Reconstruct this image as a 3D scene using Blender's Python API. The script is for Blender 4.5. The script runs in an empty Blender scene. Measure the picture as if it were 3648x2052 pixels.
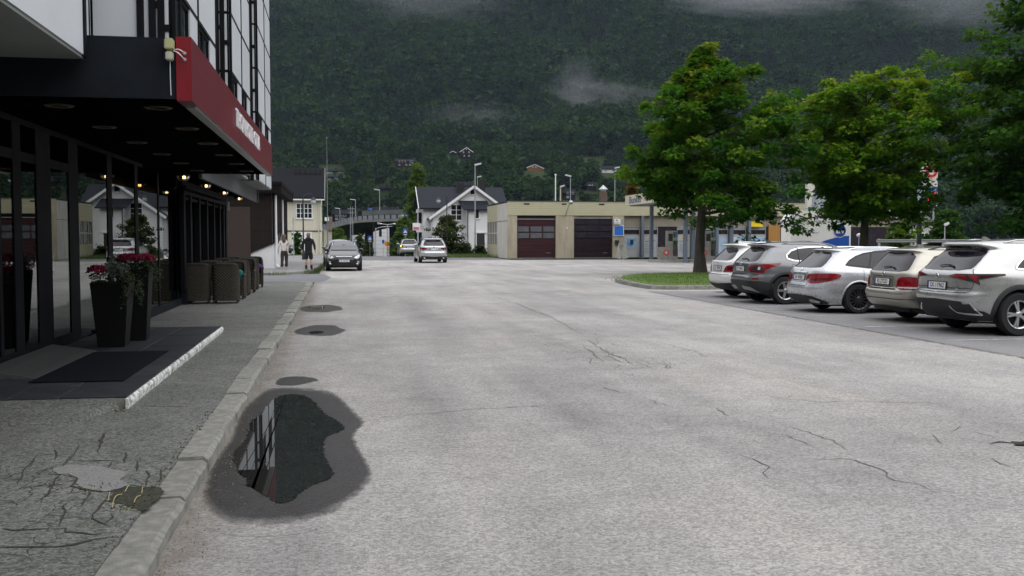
import bpy, bmesh, math, random
import numpy as np
from mathutils import Vector, Matrix, Euler, noise as mnoise

R = math.radians
scene = bpy.context.scene
COL = scene.collection

# ---------------------------------------------------------------- camera
cam_d = bpy.data.cameras.new('camera')
cam_d.sensor_width = 36.0
cam_d.lens = 35.0
cam_d.clip_start = 0.1
cam_d.clip_end = 6000
cam = bpy.data.objects.new('camera', cam_d)
COL.objects.link(cam)
cam.location = (0, 0, 1.65)
cam.rotation_euler = (R(90 - 2.892), 0, R(-9.81))
scene.camera = cam

# ---------------------------------------------------------------- sky and sun (overcast)
SUN_EL, SUN_AZ = 52.0, 150.0        # azimuth clockwise from +Y
world = bpy.data.worlds.new('World')
scene.world = world
world.use_nodes = True
_n, _l = world.node_tree.nodes, world.node_tree.links
_bg = _n['Background']
_sky = _n.new('ShaderNodeTexSky')
_sky.sky_type = 'NISHITA'
_sky.sun_disc = False
_sky.sun_elevation = R(SUN_EL)
_sky.sun_rotation = R(SUN_AZ)
_sky.air_density = 1.0
_sky.dust_density = 1.5
_hs = _n.new('ShaderNodeHueSaturation')
_hs.inputs['Saturation'].default_value = 0.30
_l.new(_sky.outputs[0], _hs.inputs['Color'])
# even cloud cover: brightest overhead, a third as bright at the horizon, with a little of the clear sky left in it
_tc = _n.new('ShaderNodeTexCoord')
_sx = _n.new('ShaderNodeSeparateXYZ')
_l.new(_tc.outputs['Generated'], _sx.inputs[0])
_mr = _n.new('ShaderNodeMapRange')
_mr.inputs['From Min'].default_value = 0.0; _mr.inputs['From Max'].default_value = 1.0
_mr.inputs['To Min'].default_value = 0.36; _mr.inputs['To Max'].default_value = 1.08
_l.new(_sx.outputs['Z'], _mr.inputs['Value'])
_cl = _n.new('ShaderNodeMix'); _cl.data_type = 'RGBA'; _cl.blend_type = 'MULTIPLY'; _cl.inputs[0].default_value = 1.0
_cl.inputs[6].default_value = (11.2, 11.3, 11.75, 1)
_l.new(_mr.outputs[0], _cl.inputs[7])
_mx = _n.new('ShaderNodeMix'); _mx.data_type = 'RGBA'; _mx.inputs[0].default_value = 0.9
_l.new(_hs.outputs[0], _mx.inputs[6]); _l.new(_cl.outputs[2], _mx.inputs[7])
_l.new(_mx.outputs[2], _bg.inputs['Color'])
_bg.inputs['Strength'].default_value = 0.14
sun_d = bpy.data.lights.new('sun', 'SUN')
sun_d.energy = 1.1
sun_d.angle = R(75)
sun_d.color = (1.0, 0.97, 0.93)
sun = bpy.data.objects.new('sun', sun_d)
COL.objects.link(sun)
_el, _az = R(SUN_EL), R(SUN_AZ)
_sd = Vector((math.sin(_az) * math.cos(_el), math.cos(_az) * math.cos(_el), math.sin(_el)))
sun.rotation_euler = _sd.to_track_quat('Z', 'Y').to_euler()
sun.location = (0, -20, 60)

# ---------------------------------------------------------------- exposure
vs = scene.view_settings
vs.view_transform = 'Standard'
vs.look = 'None'
vs.exposure = 0.24
vs.gamma = 1.0
vs.use_curve_mapping = False
cy = scene.cycles
cy.use_denoising = True
cy.denoising_prefilter = 'ACCURATE'
cy.max_bounces = 6
cy.diffuse_bounces = 2
cy.glossy_bounces = 3
cy.transparent_max_bounces = 12
cy.transmission_bounces = 6
cy.volume_bounces = 0
cy.volume_step_rate = 8.0
cy.volume_max_steps = 48
cy.caustics_reflective = False
cy.caustics_refractive = False

# ---------------------------------------------------------------- mesh helpers
class MB:
    """Collects faces; build() links them as one mesh object."""
    def __init__(s):
        s.v, s.f, s.m = [], [], []
    def add(s, vs_, fs, mi=0):
        o = len(s.v)
        s.v.extend([tuple(p) for p in vs_])
        for f in fs:
            s.f.append(tuple(i + o for i in f))
            s.m.append(mi)
        return s
    def box(s, x0, x1, y0, y1, z0, z1, mi=0):
        if x0 > x1: x0, x1 = x1, x0
        if y0 > y1: y0, y1 = y1, y0
        if z0 > z1: z0, z1 = z1, z0
        return s.add([(x0,y0,z0),(x1,y0,z0),(x1,y1,z0),(x0,y1,z0),(x0,y0,z1),(x1,y0,z1),(x1,y1,z1),(x0,y1,z1)],
                     [(0,3,2,1),(4,5,6,7),(0,1,5,4),(1,2,6,5),(2,3,7,6),(3,0,4,7)], mi)
    def xbox(s, M, sx, sy, sz, mi=0):
        """box of full size sx,sy,sz about the origin of matrix M"""
        p = [(x*sx/2, y*sy/2, z*sz/2) for z in (-1,1) for x, y in ((-1,-1),(1,-1),(1,1),(-1,1))]
        return s.add([M @ Vector(q) for q in p], [(0,3,2,1),(4,5,6,7),(0,1,5,4),(1,2,6,5),(2,3,7,6),(3,0,4,7)], mi)
    def bar(s, a, b, w, h=None, mi=0, upv=(0,0,1)):
        """rectangular bar from a to b"""
        h = w if h is None else h
        a, b = Vector(a), Vector(b)
        d = (b - a)
        L = d.length
        if L < 1e-6: return s
        d /= L
        u = Vector(upv)
        if abs(d.dot(u)) > 0.98: u = Vector((0,1,0)) if abs(d.y) < .9 else Vector((1,0,0))
        r = d.cross(u).normalized(); u = r.cross(d)
        p = []
        for q in (a, b):
            for i, j in ((-1,-1),(1,-1),(1,1),(-1,1)):
                p.append(q + r*(w/2*i) + u*(h/2*j))
        return s.add(p, [(0,1,2,3),(7,6,5,4),(0,4,5,1),(1,5,6,2),(2,6,7,3),(3,7,4,0)], mi)
    def tube(s, pts, rad, n=8, mi=0, caps=True):
        pts = [Vector(p) for p in pts]
        if not hasattr(rad, '__len__'): rad = [rad]*len(pts)
        rings = []
        prev = None
        o = len(s.v)
        for i, p in enumerate(pts):
            t = (pts[min(i+1, len(pts)-1)] - pts[max(i-1, 0)])
            if t.length < 1e-9: t = Vector((0,0,1))
            t.normalize()
            if prev is None:
                u = Vector((0,0,1)) if abs(t.z) < .9 else Vector((1,0,0))
                r = t.cross(u).normalized()
            else:
                r = (prev - t*prev.dot(t))
                r = r.normalized() if r.length > 1e-6 else t.orthogonal().normalized()
            prev = r
            b = t.cross(r)
            for k in range(n):
                a = 2*math.pi*k/n
                s.v.append(tuple(p + (r*math.cos(a) + b*math.sin(a))*rad[i]))
        for i in range(len(pts)-1):
            for k in range(n):
                k2 = (k+1) % n
                s.f.append((o+i*n+k, o+i*n+k2, o+(i+1)*n+k2, o+(i+1)*n+k)); s.m.append(mi)
        if caps:
            s.f.append(tuple(o+k for k in reversed(range(n)))); s.m.append(mi)
            e = o+(len(pts)-1)*n
            s.f.append(tuple(e+k for k in range(n))); s.m.append(mi)
        return s
    def lathe(s, prof, c=(0,0,0), n=16, axis='z', mi=0, cap=False):
        o = len(s.v)
        for r, h in prof:
            for k in range(n):
                a = 2*math.pi*k/n
                x, y = r*math.cos(a), r*math.sin(a)
                p = (x, y, h) if axis == 'z' else ((h, x, y) if axis == 'x' else (y, h, x))
                s.v.append((p[0]+c[0], p[1]+c[1], p[2]+c[2]))
        for i in range(len(prof)-1):
            for k in range(n):
                k2 = (k+1) % n
                s.f.append((o+i*n+k, o+i*n+k2, o+(i+1)*n+k2, o+(i+1)*n+k)); s.m.append(mi)
        if cap:
            s.f.append(tuple(o+k for k in reversed(range(n)))); s.m.append(mi)
            e = o+(len(prof)-1)*n
            s.f.append(tuple(e+k for k in range(n))); s.m.append(mi)
        return s
    def prism(s, poly, fn, d0, d1, mi=0):
        """poly: 2-D outline (counter-clockwise seen against the depth axis); fn(a, b, d) -> xyz"""
        n = len(poly)
        o = len(s.v)
        for d in (d0, d1):
            for a, b in poly: s.v.append(tuple(fn(a, b, d)))
        s.f.append(tuple(o+i for i in range(n))); s.m.append(mi)
        s.f.append(tuple(o+n+i for i in reversed(range(n)))); s.m.append(mi)
        for i in range(n):
            j = (i+1) % n
            s.f.append((o+j, o+i, o+n+i, o+n+j)); s.m.append(mi)
        return s
    def ball(s, c, r, nu=10, nv=7, sq=(1,1,1), mi=0):
        prof = []
        o = len(s.v)
        for i in range(nv+1):
            t = math.pi*i/nv
            for k in range(nu):
                a = 2*math.pi*k/nu
                s.v.append((c[0]+r*sq[0]*math.sin(t)*math.cos(a), c[1]+r*sq[1]*math.sin(t)*math.sin(a), c[2]-r*sq[2]*math.cos(t)))
        for i in range(nv):
            for k in range(nu):
                k2 = (k+1) % nu
                s.f.append((o+i*nu+k, o+i*nu+k2, o+(i+1)*nu+k2, o+(i+1)*nu+k)); s.m.append(mi)
        return s
    def mesh(s, name, mat, smooth=None):
        me = bpy.data.meshes.new(name)
        me.from_pydata(s.v, [], s.f)
        mats = mat if isinstance(mat, (list, tuple)) else [mat]
        for m_ in mats:
            if m_ is not None: me.materials.append(m_)
        if len(mats) > 1: me.polygons.foreach_set('material_index', s.m)
        if smooth is not None:
            me.polygons.foreach_set('use_smooth', [True]*len(me.polygons))
            if smooth < 179: me.set_sharp_from_angle(angle=R(smooth))
        me.update()
        return me
    def build(s, name, mat, parent=None, smooth=None, normals=False):
        me = s.mesh(name, mat, smooth)
        if normals:
            bm = bmesh.new(); bm.from_mesh(me)
            bmesh.ops.recalc_face_normals(bm, faces=bm.faces)
            bm.to_mesh(me); bm.free()
        return link(name, me, parent)

def link(name, data, parent=None):
    o = bpy.data.objects.new(name, data)
    COL.objects.link(o)
    if parent is not None: o.parent = parent
    return o
def tag(o, label=None, cat=None, group=None, kind=None):
    if label: o['label'] = label
    if cat: o['category'] = cat
    if group: o['group'] = group
    if kind: o['kind'] = kind
    return o
def thing(name, label, cat, loc=(0,0,0), rotz=0.0, group=None):
    o = bpy.data.objects.new(name, None)
    COL.objects.link(o)
    o.empty_display_size = 0.2
    o.location = loc
    o.rotation_euler = (0, 0, rotz)
    return tag(o, label, cat, group)
def struct(o): o['kind'] = 'structure'; return o
def copy_tree(o, parent=None):
    c = o.copy(); COL.objects.link(c); c.parent = parent
    for ch in o.children: copy_tree(ch, c)
    return c
def place(o, loc, rotz=0.0, label=None, group=None):
    o.location = loc; o.rotation_euler = (0, 0, rotz)
    if label: o['label'] = label
    if group: o['group'] = group
    return o
def text(body, size, mat, name='lettering', parent=None, loc=(0,0,0), rot=(0,0,0), ext=0.004, align='CENTER', sx=1.0, bold=0.0, shear=0.0):
    cu = bpy.data.curves.new(name, 'FONT')
    cu.body = body; cu.size = size; cu.extrude = ext
    cu.align_x = align; cu.align_y = 'CENTER'
    cu.resolution_u = 3; cu.offset = bold; cu.shear = shear
    cu.materials.append(mat)
    o = link(name, cu, parent)
    o.location = loc; o.rotation_euler = rot; o.scale = (sx, 1, 1)
    return o
def chaikin(poly, it=2, closed=True):
    p = [tuple(q) for q in poly]
    for _ in range(it):
        q = []
        n = len(p)
        for i in range(n if closed else n-1):
            a, b = p[i], p[(i+1) % n]
            q.append(tuple(a[k]*.75+b[k]*.25 for k in range(len(a))))
            q.append(tuple(a[k]*.25+b[k]*.75 for k in range(len(a))))
        if not closed: q = [p[0]] + q + [p[-1]]
        p = q
    return p
def sheet(name, poly, z, mat, parent=None):
    """flat polygon on the ground"""
    me = bpy.data.meshes.new(name)
    bm = bmesh.new()
    f = bm.faces.new([bm.verts.new((x, y, z)) for x, y in poly])
    if f.calc_area() and True:
        f.normal_update()
        if f.normal.z < 0: f.normal_flip()
    bmesh.ops.triangulate(bm, faces=bm.faces)
    bm.to_mesh(me); bm.free()
    me.materials.append(mat)
    return link(name, me, parent)

# ---------------------------------------------------------------- materials
def hexlin(h):
    h = h.lstrip('#')
    c = [int(h[i:i+2], 16)/255 for i in (0,2,4)]
    return tuple(x/12.92 if x <= .04045 else ((x+.055)/1.055)**2.4 for x in c)
def rgba(c): return (c[0], c[1], c[2], 1.0)
_mc = {}
def new_mat(name):
    m = bpy.data.materials.new(name); m.use_nodes = True
    nt = m.node_tree
    return m, nt.nodes, nt.links, nt.nodes['Principled BSDF']
def mat(name, col, rough=0.7, metal=0.0, var=0.0, scale=6.0, bump=0.0, bscale=40.0, spec=None, emit=None, estr=0.0, coat=0.0, sx=(1,1,1), col2=None, detail=4.0, randobj=0.0, trans=0.0):
    """principled with noise variation between col*(1-var) and col*(1+var) (or col..col2), fine bump, small per-object variation"""
    if name in _mc: return _mc[name]
    m, N, L, b = new_mat(name)
    b.inputs['Base Color'].default_value = rgba(col)
    b.inputs['Roughness'].default_value = rough
    b.inputs['Metallic'].default_value = metal
    if spec is not None: b.inputs['Specular IOR Level'].default_value = spec
    if coat:
        b.inputs['Coat Weight'].default_value = coat; b.inputs['Coat Roughness'].default_value = 0.09
    if trans: b.inputs['Transmission Weight'].default_value = trans
    if emit is not None:
        b.inputs['Emission Color'].default_value = rgba(emit); b.inputs['Emission Strength'].default_value = estr
    tc = None
    if var or col2 or bump or randobj:
        tc = N.new('ShaderNodeTexCoord')
        mp = N.new('ShaderNodeMapping'); mp.inputs['Scale'].default_value = sx
        L.new(tc.outputs['Object'], mp.inputs['Vector'])
    out = None
    if var or col2:
        no = N.new('ShaderNodeTexNoise'); no.inputs['Scale'].default_value = scale; no.inputs['Detail'].default_value = detail
        no.inputs['Roughness'].default_value = 0.65
        L.new(mp.outputs[0], no.inputs['Vector'])
        cr = N.new('ShaderNodeValToRGB')
        cr.color_ramp.elements[0].position = 0.3; cr.color_ramp.elements[1].position = 0.7
        c0 = tuple(x*(1-var) for x in col); c1 = col2 if col2 else tuple(min(1, x*(1+var)) for x in col)
        if col2: c0 = col
        cr.color_ramp.elements[0].color = rgba(c0); cr.color_ramp.elements[1].color = rgba(c1)
        L.new(no.outputs['Fac'], cr.inputs['Fac'])
        out = cr.outputs['Color']
        rr = N.new('ShaderNodeMapRange'); rr.inputs['To Min'].default_value = max(0, rough-.08); rr.inputs['To Max'].default_value = min(1, rough+.1)
        L.new(no.outputs['Fac'], rr.inputs['Value']); L.new(rr.outputs[0], b.inputs['Roughness'])
    if randobj:
        oi = N.new('ShaderNodeObjectInfo')
        hv = N.new('ShaderNodeHueSaturation')
        mr = N.new('ShaderNodeMapRange'); mr.inputs['To Min'].default_value = 1-randobj; mr.inputs['To Max'].default_value = 1+randobj
        L.new(oi.outputs['Random'], mr.inputs['Value']); L.new(mr.outputs[0], hv.inputs['Value'])
        if out is not None: L.new(out, hv.inputs['Color'])
        else: hv.inputs['Color'].default_value = rgba(col)
        out = hv.outputs['Color']
    if out is not None: L.new(out, b.inputs['Base Color'])
    if bump:
        n2 = N.new('ShaderNodeTexNoise'); n2.inputs['Scale'].default_value = bscale; n2.inputs['Detail'].default_value = 3
        L.new(mp.outputs[0], n2.inputs['Vector'])
        bp = N.new('ShaderNodeBump'); bp.inputs['Strength'].default_value = bump; bp.inputs['Distance'].default_value = 0.01
        L.new(n2.outputs['Fac'], bp.inputs['Height']); L.new(bp.outputs[0], b.inputs['Normal'])
    _mc[name] = m
    return m

def nmath(N, L, op, a, b=None, c=None):
    n = N.new('ShaderNodeMath'); n.operation = op
    for i, x in enumerate((a, b, c)):
        if x is None: continue
        if isinstance(x, (int, float)): n.inputs[i].default_value = x
        else: L.new(x, n.inputs[i])
    return n.outputs[0]
def nmix(N, L, fac, a, b, mode='MIX'):
    n = N.new('ShaderNodeMix'); n.data_type = 'RGBA'; n.blend_type = mode
    for i, x in ((0, fac), (6, a), (7, b)):
        if isinstance(x, (int, float)): n.inputs[i].default_value = x
        elif isinstance(x, tuple): n.inputs[i].default_value = rgba(x)
        else: L.new(x, n.inputs[i])
    return n.outputs[2]
def nnoise(N, L, vec, scale, detail=4, rough=.6, dist=0):
    n = N.new('ShaderNodeTexNoise'); n.inputs['Scale'].default_value = scale; n.inputs['Detail'].default_value = detail
    n.inputs['Roughness'].default_value = rough; n.inputs['Distortion'].default_value = dist
    L.new(vec, n.inputs['Vector']); return n.outputs['Fac']
def nramp(N, L, fac, stops):
    n = N.new('ShaderNodeValToRGB')
    e = n.color_ramp.elements
    while len(e) < len(stops): e.new(0.5)
    for i, (p, c) in enumerate(stops):
        e[i].position = p
        e[i].color = rgba(c) if isinstance(c, tuple) else (c, c, c, 1)
    L.new(fac, n.inputs['Fac']); return n.outputs['Color']
def nmap(N, L, scale=(1,1,1), rot=(0,0,0), world_pos=False):
    if world_pos:
        src = N.new('ShaderNodeNewGeometry').outputs['Position']
    else:
        src = N.new('ShaderNodeTexCoord').outputs['Object']
    mp = N.new('ShaderNodeMapping'); mp.inputs['Scale'].default_value = scale; mp.inputs['Rotation'].default_value = rot
    L.new(src, mp.inputs['Vector']); return mp.outputs[0]

def asphalt(name, dark, light, stone=0.5, streak=0.25, crack=0.0, crack_scale=1.2, tint=(1,1,1), moss=0.0, sscale=95.0, wet=False, net=None, gutter=None):
    m, N, L, b = new_mat(name)
    v = nmap(N, L, world_pos=True)
    vs_ = nmap(N, L, (1, .12, 1), world_pos=True)
    big = nnoise(N, L, v, .22, 3)
    mid = nnoise(N, L, v, 1.6, 3, .7)
    st = nnoise(N, L, vs_, 1.3, 2, .6)
    # aggregate: two sizes of stones
    vo = N.new('ShaderNodeTexVoronoi'); vo.inputs['Scale'].default_value = sscale; L.new(v, vo.inputs['Vector'])
    sc = N.new('ShaderNodeSeparateColor'); L.new(vo.outputs['Color'], sc.inputs[0])
    fine = nnoise(N, L, v, 42, 2, .8)
    a = nmath(N, L, 'ADD', nmath(N, L, 'MULTIPLY', big, .5), nmath(N, L, 'MULTIPLY', mid, .3))
    a = nmath(N, L, 'ADD', a, nmath(N, L, 'MULTIPLY', st, streak))
    base = nramp(N, L, a, [(.34, dark), (.68, light)])
    spk = nmath(N, L, 'ADD', nmath(N, L, 'MULTIPLY', sc.outputs[0], .7), nmath(N, L, 'MULTIPLY', fine, .6))
    lum = nramp(N, L, spk, [(.12, 1-stone), (.6, 1.0), (.98, 1+stone*.8)])
    col = nmix(N, L, 1.0, base, lum, 'MULTIPLY')
    warm = nmix(N, L, nmath(N, L, 'MULTIPLY', sc.outputs[1], .35), (1, 1, 1), (1.06, .98, .88))
    col = nmix(N, L, 1.0, col, warm, 'MULTIPLY')
    if streak:   # old repairs and sandy or oily areas, metres across
        pa = nnoise(N, L, nmap(N, L, (.5, .16, 1), world_pos=True), .9, 3, .55)
        col = nmix(N, L, 1.0, col, nramp(N, L, pa, [(.34, (.88,.875,.885)), (.5, (1,1,1)), (.68, (1.07,1.055,1.02))]), 'MULTIPLY')
        oil = nramp(N, L, nnoise(N, L, v, .8, 4, .7), [(.66, 1.0), (.78, .72)])
        col = nmix(N, L, 1.0, col, oil, 'MULTIPLY')
    if gutter is not None:   # silt swept against the kerb at x = gutter
        sp_ = N.new('ShaderNodeSeparateXYZ'); L.new(v, sp_.inputs[0])
        gd = nmath(N, L, 'DIVIDE', nmath(N, L, 'SUBTRACT', sp_.outputs[0], gutter), .55)
        gd = nmath(N, L, 'ADD', gd, nmath(N, L, 'MULTIPLY', nmath(N, L, 'SUBTRACT', nnoise(N, L, v, 3.5, 5, .75), .5), 1.5))
        gm = nramp(N, L, gd, [(.0, .75), (.7, 0.0)])
        col = nmix(N, L, gm, col, nmix(N, L, fine, (.07,.06,.045), (.22,.195,.155)))
    hgt = nmath(N, L, 'ADD', nmath(N, L, 'MULTIPLY', vo.outputs['Distance'], -.6), nmath(N, L, 'MULTIPLY', fine, .5))
    if moss:
        mm = nramp(N, L, nnoise(N, L, v, 2.3, 6, .75), [(.52, 0.0), (.75, moss)])
        col = nmix(N, L, mm, col, (.045, .065, .022))
    b.inputs['Roughness'].default_value = .9
    b.inputs['Specular IOR Level'].default_value = .2
    if net:      # crazed surface inside the rectangle net = (x, y, half x, half y)
        vd = nmap(N, L, world_pos=True)
        wn = N.new('ShaderNodeTexNoise'); wn.inputs['Scale'].default_value = 4; L.new(vd, wn.inputs['Vector'])
        va = N.new('ShaderNodeVectorMath'); va.operation = 'MULTIPLY_ADD'; va.inputs[1].default_value = (.4, .5, 0); L.new(wn.outputs['Color'], va.inputs[0]); L.new(vd, va.inputs[2])
        fl = N.new('ShaderNodeMapping'); fl.inputs['Scale'].default_value = (1.35, .8, 0); L.new(va.outputs[0], fl.inputs['Vector'])
        vv = N.new('ShaderNodeTexVoronoi'); vv.feature = 'DISTANCE_TO_EDGE'; vv.inputs['Scale'].default_value = 3.4; L.new(fl.outputs[0], vv.inputs['Vector'])
        sp = N.new('ShaderNodeSeparateXYZ'); L.new(vd, sp.inputs[0])
        mx = nmath(N, L, 'SUBTRACT', 1.0, nmath(N, L, 'ABSOLUTE', nmath(N, L, 'DIVIDE', nmath(N, L, 'SUBTRACT', sp.outputs[0], net[0]), net[2])))
        my = nmath(N, L, 'SUBTRACT', 1.0, nmath(N, L, 'ABSOLUTE', nmath(N, L, 'DIVIDE', nmath(N, L, 'SUBTRACT', sp.outputs[1], net[1]), net[3])))
        mk = nmath(N, L, 'ADD', nmath(N, L, 'MINIMUM', mx, my), nmath(N, L, 'MULTIPLY', nmath(N, L, 'SUBTRACT', nnoise(N, L, vd, 3, 4), .5), 1.6))
        mk = nramp(N, L, mk, [(.25, 0.0), (.75, .8)])
        ln_ = nmath(N, L, 'MULTIPLY', nramp(N, L, vv.outputs['Distance'], [(.008, 1.0), (.03, 0.0)]), mk)
        col = nmix(N, L, ln_, col, (.022,.024,.016))
        hgt = nmath(N, L, 'SUBTRACT', hgt, nmath(N, L, 'MULTIPLY', ln_, 1.5))
    if wet:      # damp margin: the soaked part darkens and turns glossy with a ragged edge
        at_ = N.new('ShaderNodeAttribute'); at_.attribute_name = 'damp'
        w_ = nmath(N, L, 'ADD', at_.outputs['Fac'], nmath(N, L, 'MULTIPLY', nmath(N, L, 'SUBTRACT', nnoise(N, L, v, 7, 5, .8), .5), 1.0))
        w_ = nramp(N, L, w_, [(.24, 0.0), (.42, .6), (.7, 1.0)])
        col = nmix(N, L, w_, col, nmix(N, L, 1.0, col, (.15,.15,.155), 'MULTIPLY'))
        rr = N.new('ShaderNodeMapRange'); rr.inputs['To Min'].default_value = .9; rr.inputs['To Max'].default_value = .62
        L.new(w_, rr.inputs['Value']); L.new(rr.outputs[0], b.inputs['Roughness'])
    L.new(col, b.inputs['Base Color'])
    bp = N.new('ShaderNodeBump'); bp.inputs['Strength'].default_value = .7; bp.inputs['Distance'].default_value = .008
    L.new(hgt, bp.inputs['Height']); L.new(bp.outputs[0], b.inputs['Normal'])
    _mc[name] = m
    return m

def window_glass(name, tint=(.35,.4,.38), ior=1.6, rough=0.0):
    """thin pane: see-through where you look straight at it, mirror-like at a grazing angle"""
    m, N, L, b = new_mat(name)
    N.remove(b)
    out = N['Material Output']
    fr = N.new('ShaderNodeFresnel'); fr.inputs['IOR'].default_value = ior
    tr = N.new('ShaderNodeBsdfTransparent'); tr.inputs['Color'].default_value = rgba(tint)
    gl = N.new('ShaderNodeBsdfGlossy'); gl.inputs['Roughness'].default_value = rough; gl.inputs['Color'].default_value = (.9,.93,.92,1)
    ms = N.new('ShaderNodeMixShader')
    L.new(fr.outputs[0], ms.inputs[0]); L.new(tr.outputs[0], ms.inputs[1]); L.new(gl.outputs[0], ms.inputs[2])
    L.new(ms.outputs[0], out.inputs['Surface'])
    _mc[name] = m
    return m

M_black = mat('black metal', (.012,.012,.014), .45, bump=.03)
M_dark = mat('dark grey metal', (.035,.038,.042), .5, var=.2, scale=3)
M_galv = mat('galvanised steel', (.42,.44,.45), .45, metal=.7, var=.15, scale=8)
M_white = mat('white paint', (.74,.75,.76), .5, var=.06, scale=2)
M_chrome = mat('chrome', (.72,.73,.75), .12, metal=1.0)
M_blueglass = mat('dark window', (.012,.014,.018), .04, spec=.6, var=.3, scale=1.5)
M_trans = window_glass('clear glass')
M_blue = mat('sign blue', (.012,.075,.32), .4, var=.08)
M_red = mat('sign red', (.6,.02,.02), .4)
M_orange = mat('sign orange', (.75,.28,.01), .4)
M_yellow = mat('sign yellow', (.8,.6,.02), .4)
M_whiteprint = mat('white print', (.8,.8,.8), .5)
M_blackprint = mat('black print', (.02,.02,.025), .5)
# outlines of puddles, cracks and patches, in metres on the ground
WATER=[(-0.67,10.51),(-0.53,10.71),(-0.37,10.57),(-0.25,10.08),(-0.2,9.68),(-0.12,9.3),(0.05,8.74),(-0.02,8.49),(-0.11,8.36),(-0.14,8.1),(-0.14,7.72),(-0.09,7.26),(-0.05,7.0),(-0.09,6.81),(-0.17,6.74),(-0.25,6.57),(-0.29,6.37),(-0.34,6.26),(-0.4,6.27),(-0.48,6.48),(-0.58,6.67),(-0.63,6.77),(-0.64,6.96),(-0.71,7.11),(-0.78,7.49),(-0.82,7.84),(-0.79,8.08),(-0.76,8.48),(-0.8,8.77),(-0.81,9.09),(-0.75,9.41),(-0.73,9.77)]
WET=[(-0.81,11.05),(-0.57,11.19),(-0.4,11.04),(-0.17,10.88),(-0.04,10.52),(0.04,10.03),(0.11,9.53),(0.2,9.0),(0.18,8.76),(0.11,8.47),(0.1,8.19),(0.13,7.8),(0.17,7.44),(0.21,7.0),(0.18,6.72),(0.09,6.43),(-0.0,6.16),(-0.11,5.96),(-0.25,5.86),(-0.39,5.83),(-0.58,5.88),(-0.7,6.02),(-0.79,6.18),(-0.84,6.38),(-0.88,6.6),(-0.89,6.81),(-0.92,7.3),(-0.92,7.63),(-0.89,8.23),(-0.91,9.11),(-0.93,9.8),(-0.87,10.39)]
WET2=[(-0.75,11.48),(-0.7,12.01),(-0.49,12.07),(-0.3,11.87),(-0.24,11.69),(-0.33,11.53),(-0.46,11.3),(-0.64,11.27)]
CRACKS=[[(-1.83,8.43),(-1.85,8.26),(-1.79,7.88),(-1.73,7.51)],[(-1.93,7.83),(-1.89,7.54),(-1.88,7.29),(-1.85,7.1),(-1.93,7.05),(-1.96,6.9)],[(-2.13,7.51),(-2.11,7.31),(-2.11,7.12),(-2.03,6.76),(-2.01,6.62)],[(-2.13,7.51),(-2.01,7.47),(-1.93,7.41)],[(-2.06,7.68),(-1.98,7.39),(-1.97,7.31)],[(-1.88,7.29),(-1.76,7.23),(-1.56,7.23)],[(-1.57,7.26),(-1.55,7.09),(-1.55,7.0)],[(-1.53,7.5),(-1.5,7.27),(-1.47,7.13)],[(-1.39,7.2),(-1.34,6.87)],[(-1.28,6.9),(-1.22,6.62),(-1.2,6.41)],[(-1.19,6.92),(-1.14,6.54)],[(-1.88,6.88),(-1.77,6.84),(-1.68,6.72),(-1.65,6.52),(-1.54,6.4),(-1.45,6.33),(-1.37,6.35),(-1.31,6.48),(-1.18,6.42),(-1.06,6.38)],[(-1.82,6.82),(-1.79,6.58),(-1.76,6.34),(-1.74,6.16)],[(-1.65,6.52),(-1.62,6.35)],[(-1.52,6.38),(-1.49,6.2),(-1.48,6.01)],[(-1.39,6.34),(-1.38,6.14),(-1.37,5.93),(-1.38,5.82),(-1.35,5.73)],[(-1.59,6.12),(-1.54,5.85),(-1.5,5.63)],[(-1.52,5.59),(-1.46,5.57),(-1.44,5.49),(-1.37,5.46),(-1.28,5.42),(-1.22,5.45)],[(-1.8,5.63),(-1.72,5.58),(-1.61,5.56),(-1.51,5.58)],[(-1.69,5.28),(-1.57,5.26),(-1.42,5.24),(-1.33,5.27),(-1.25,5.34),(-1.17,5.37)],[(-1.4,6.65),(-1.38,6.76)],[(-1.77,6.5),(-1.64,6.5)],[(-1.48,6.11),(-1.41,6.1)],[(-1.91,9.57),(-1.61,9.5),(-1.31,9.43)],[(-1.27,5.61),(-1.25,5.74),(-1.28,5.83)],[(-1.42,5.75),(-1.35,5.75),(-1.24,5.58)]]
PATCH=[(-1.93,7.09),(-1.85,7.16),(-1.72,7.1),(-1.65,7.08),(-1.58,7.03),(-1.49,6.93),(-1.39,6.84),(-1.38,6.74),(-1.41,6.67),(-1.35,6.57),(-1.31,6.5),(-1.38,6.37),(-1.43,6.34),(-1.55,6.42),(-1.63,6.52),(-1.68,6.7),(-1.77,6.83),(-1.86,6.88)]
HOLE=[(-1.37,6.3),(-1.34,6.4),(-1.3,6.44),(-1.18,6.4),(-1.07,6.38),(-1.08,6.12),(-1.09,5.85),(-1.16,5.9),(-1.23,6.0),(-1.3,6.04),(-1.37,6.17)]
STRAW=[[(-1.3,6.42),(-1.31,6.26),(-1.33,6.1),(-1.29,5.91)],[(-1.21,6.37),(-1.19,6.21),(-1.2,6.04)],[(-1.38,6.27),(-1.36,6.1)],[(-2.1,7.12),(-2.08,7.04)]]
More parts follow.
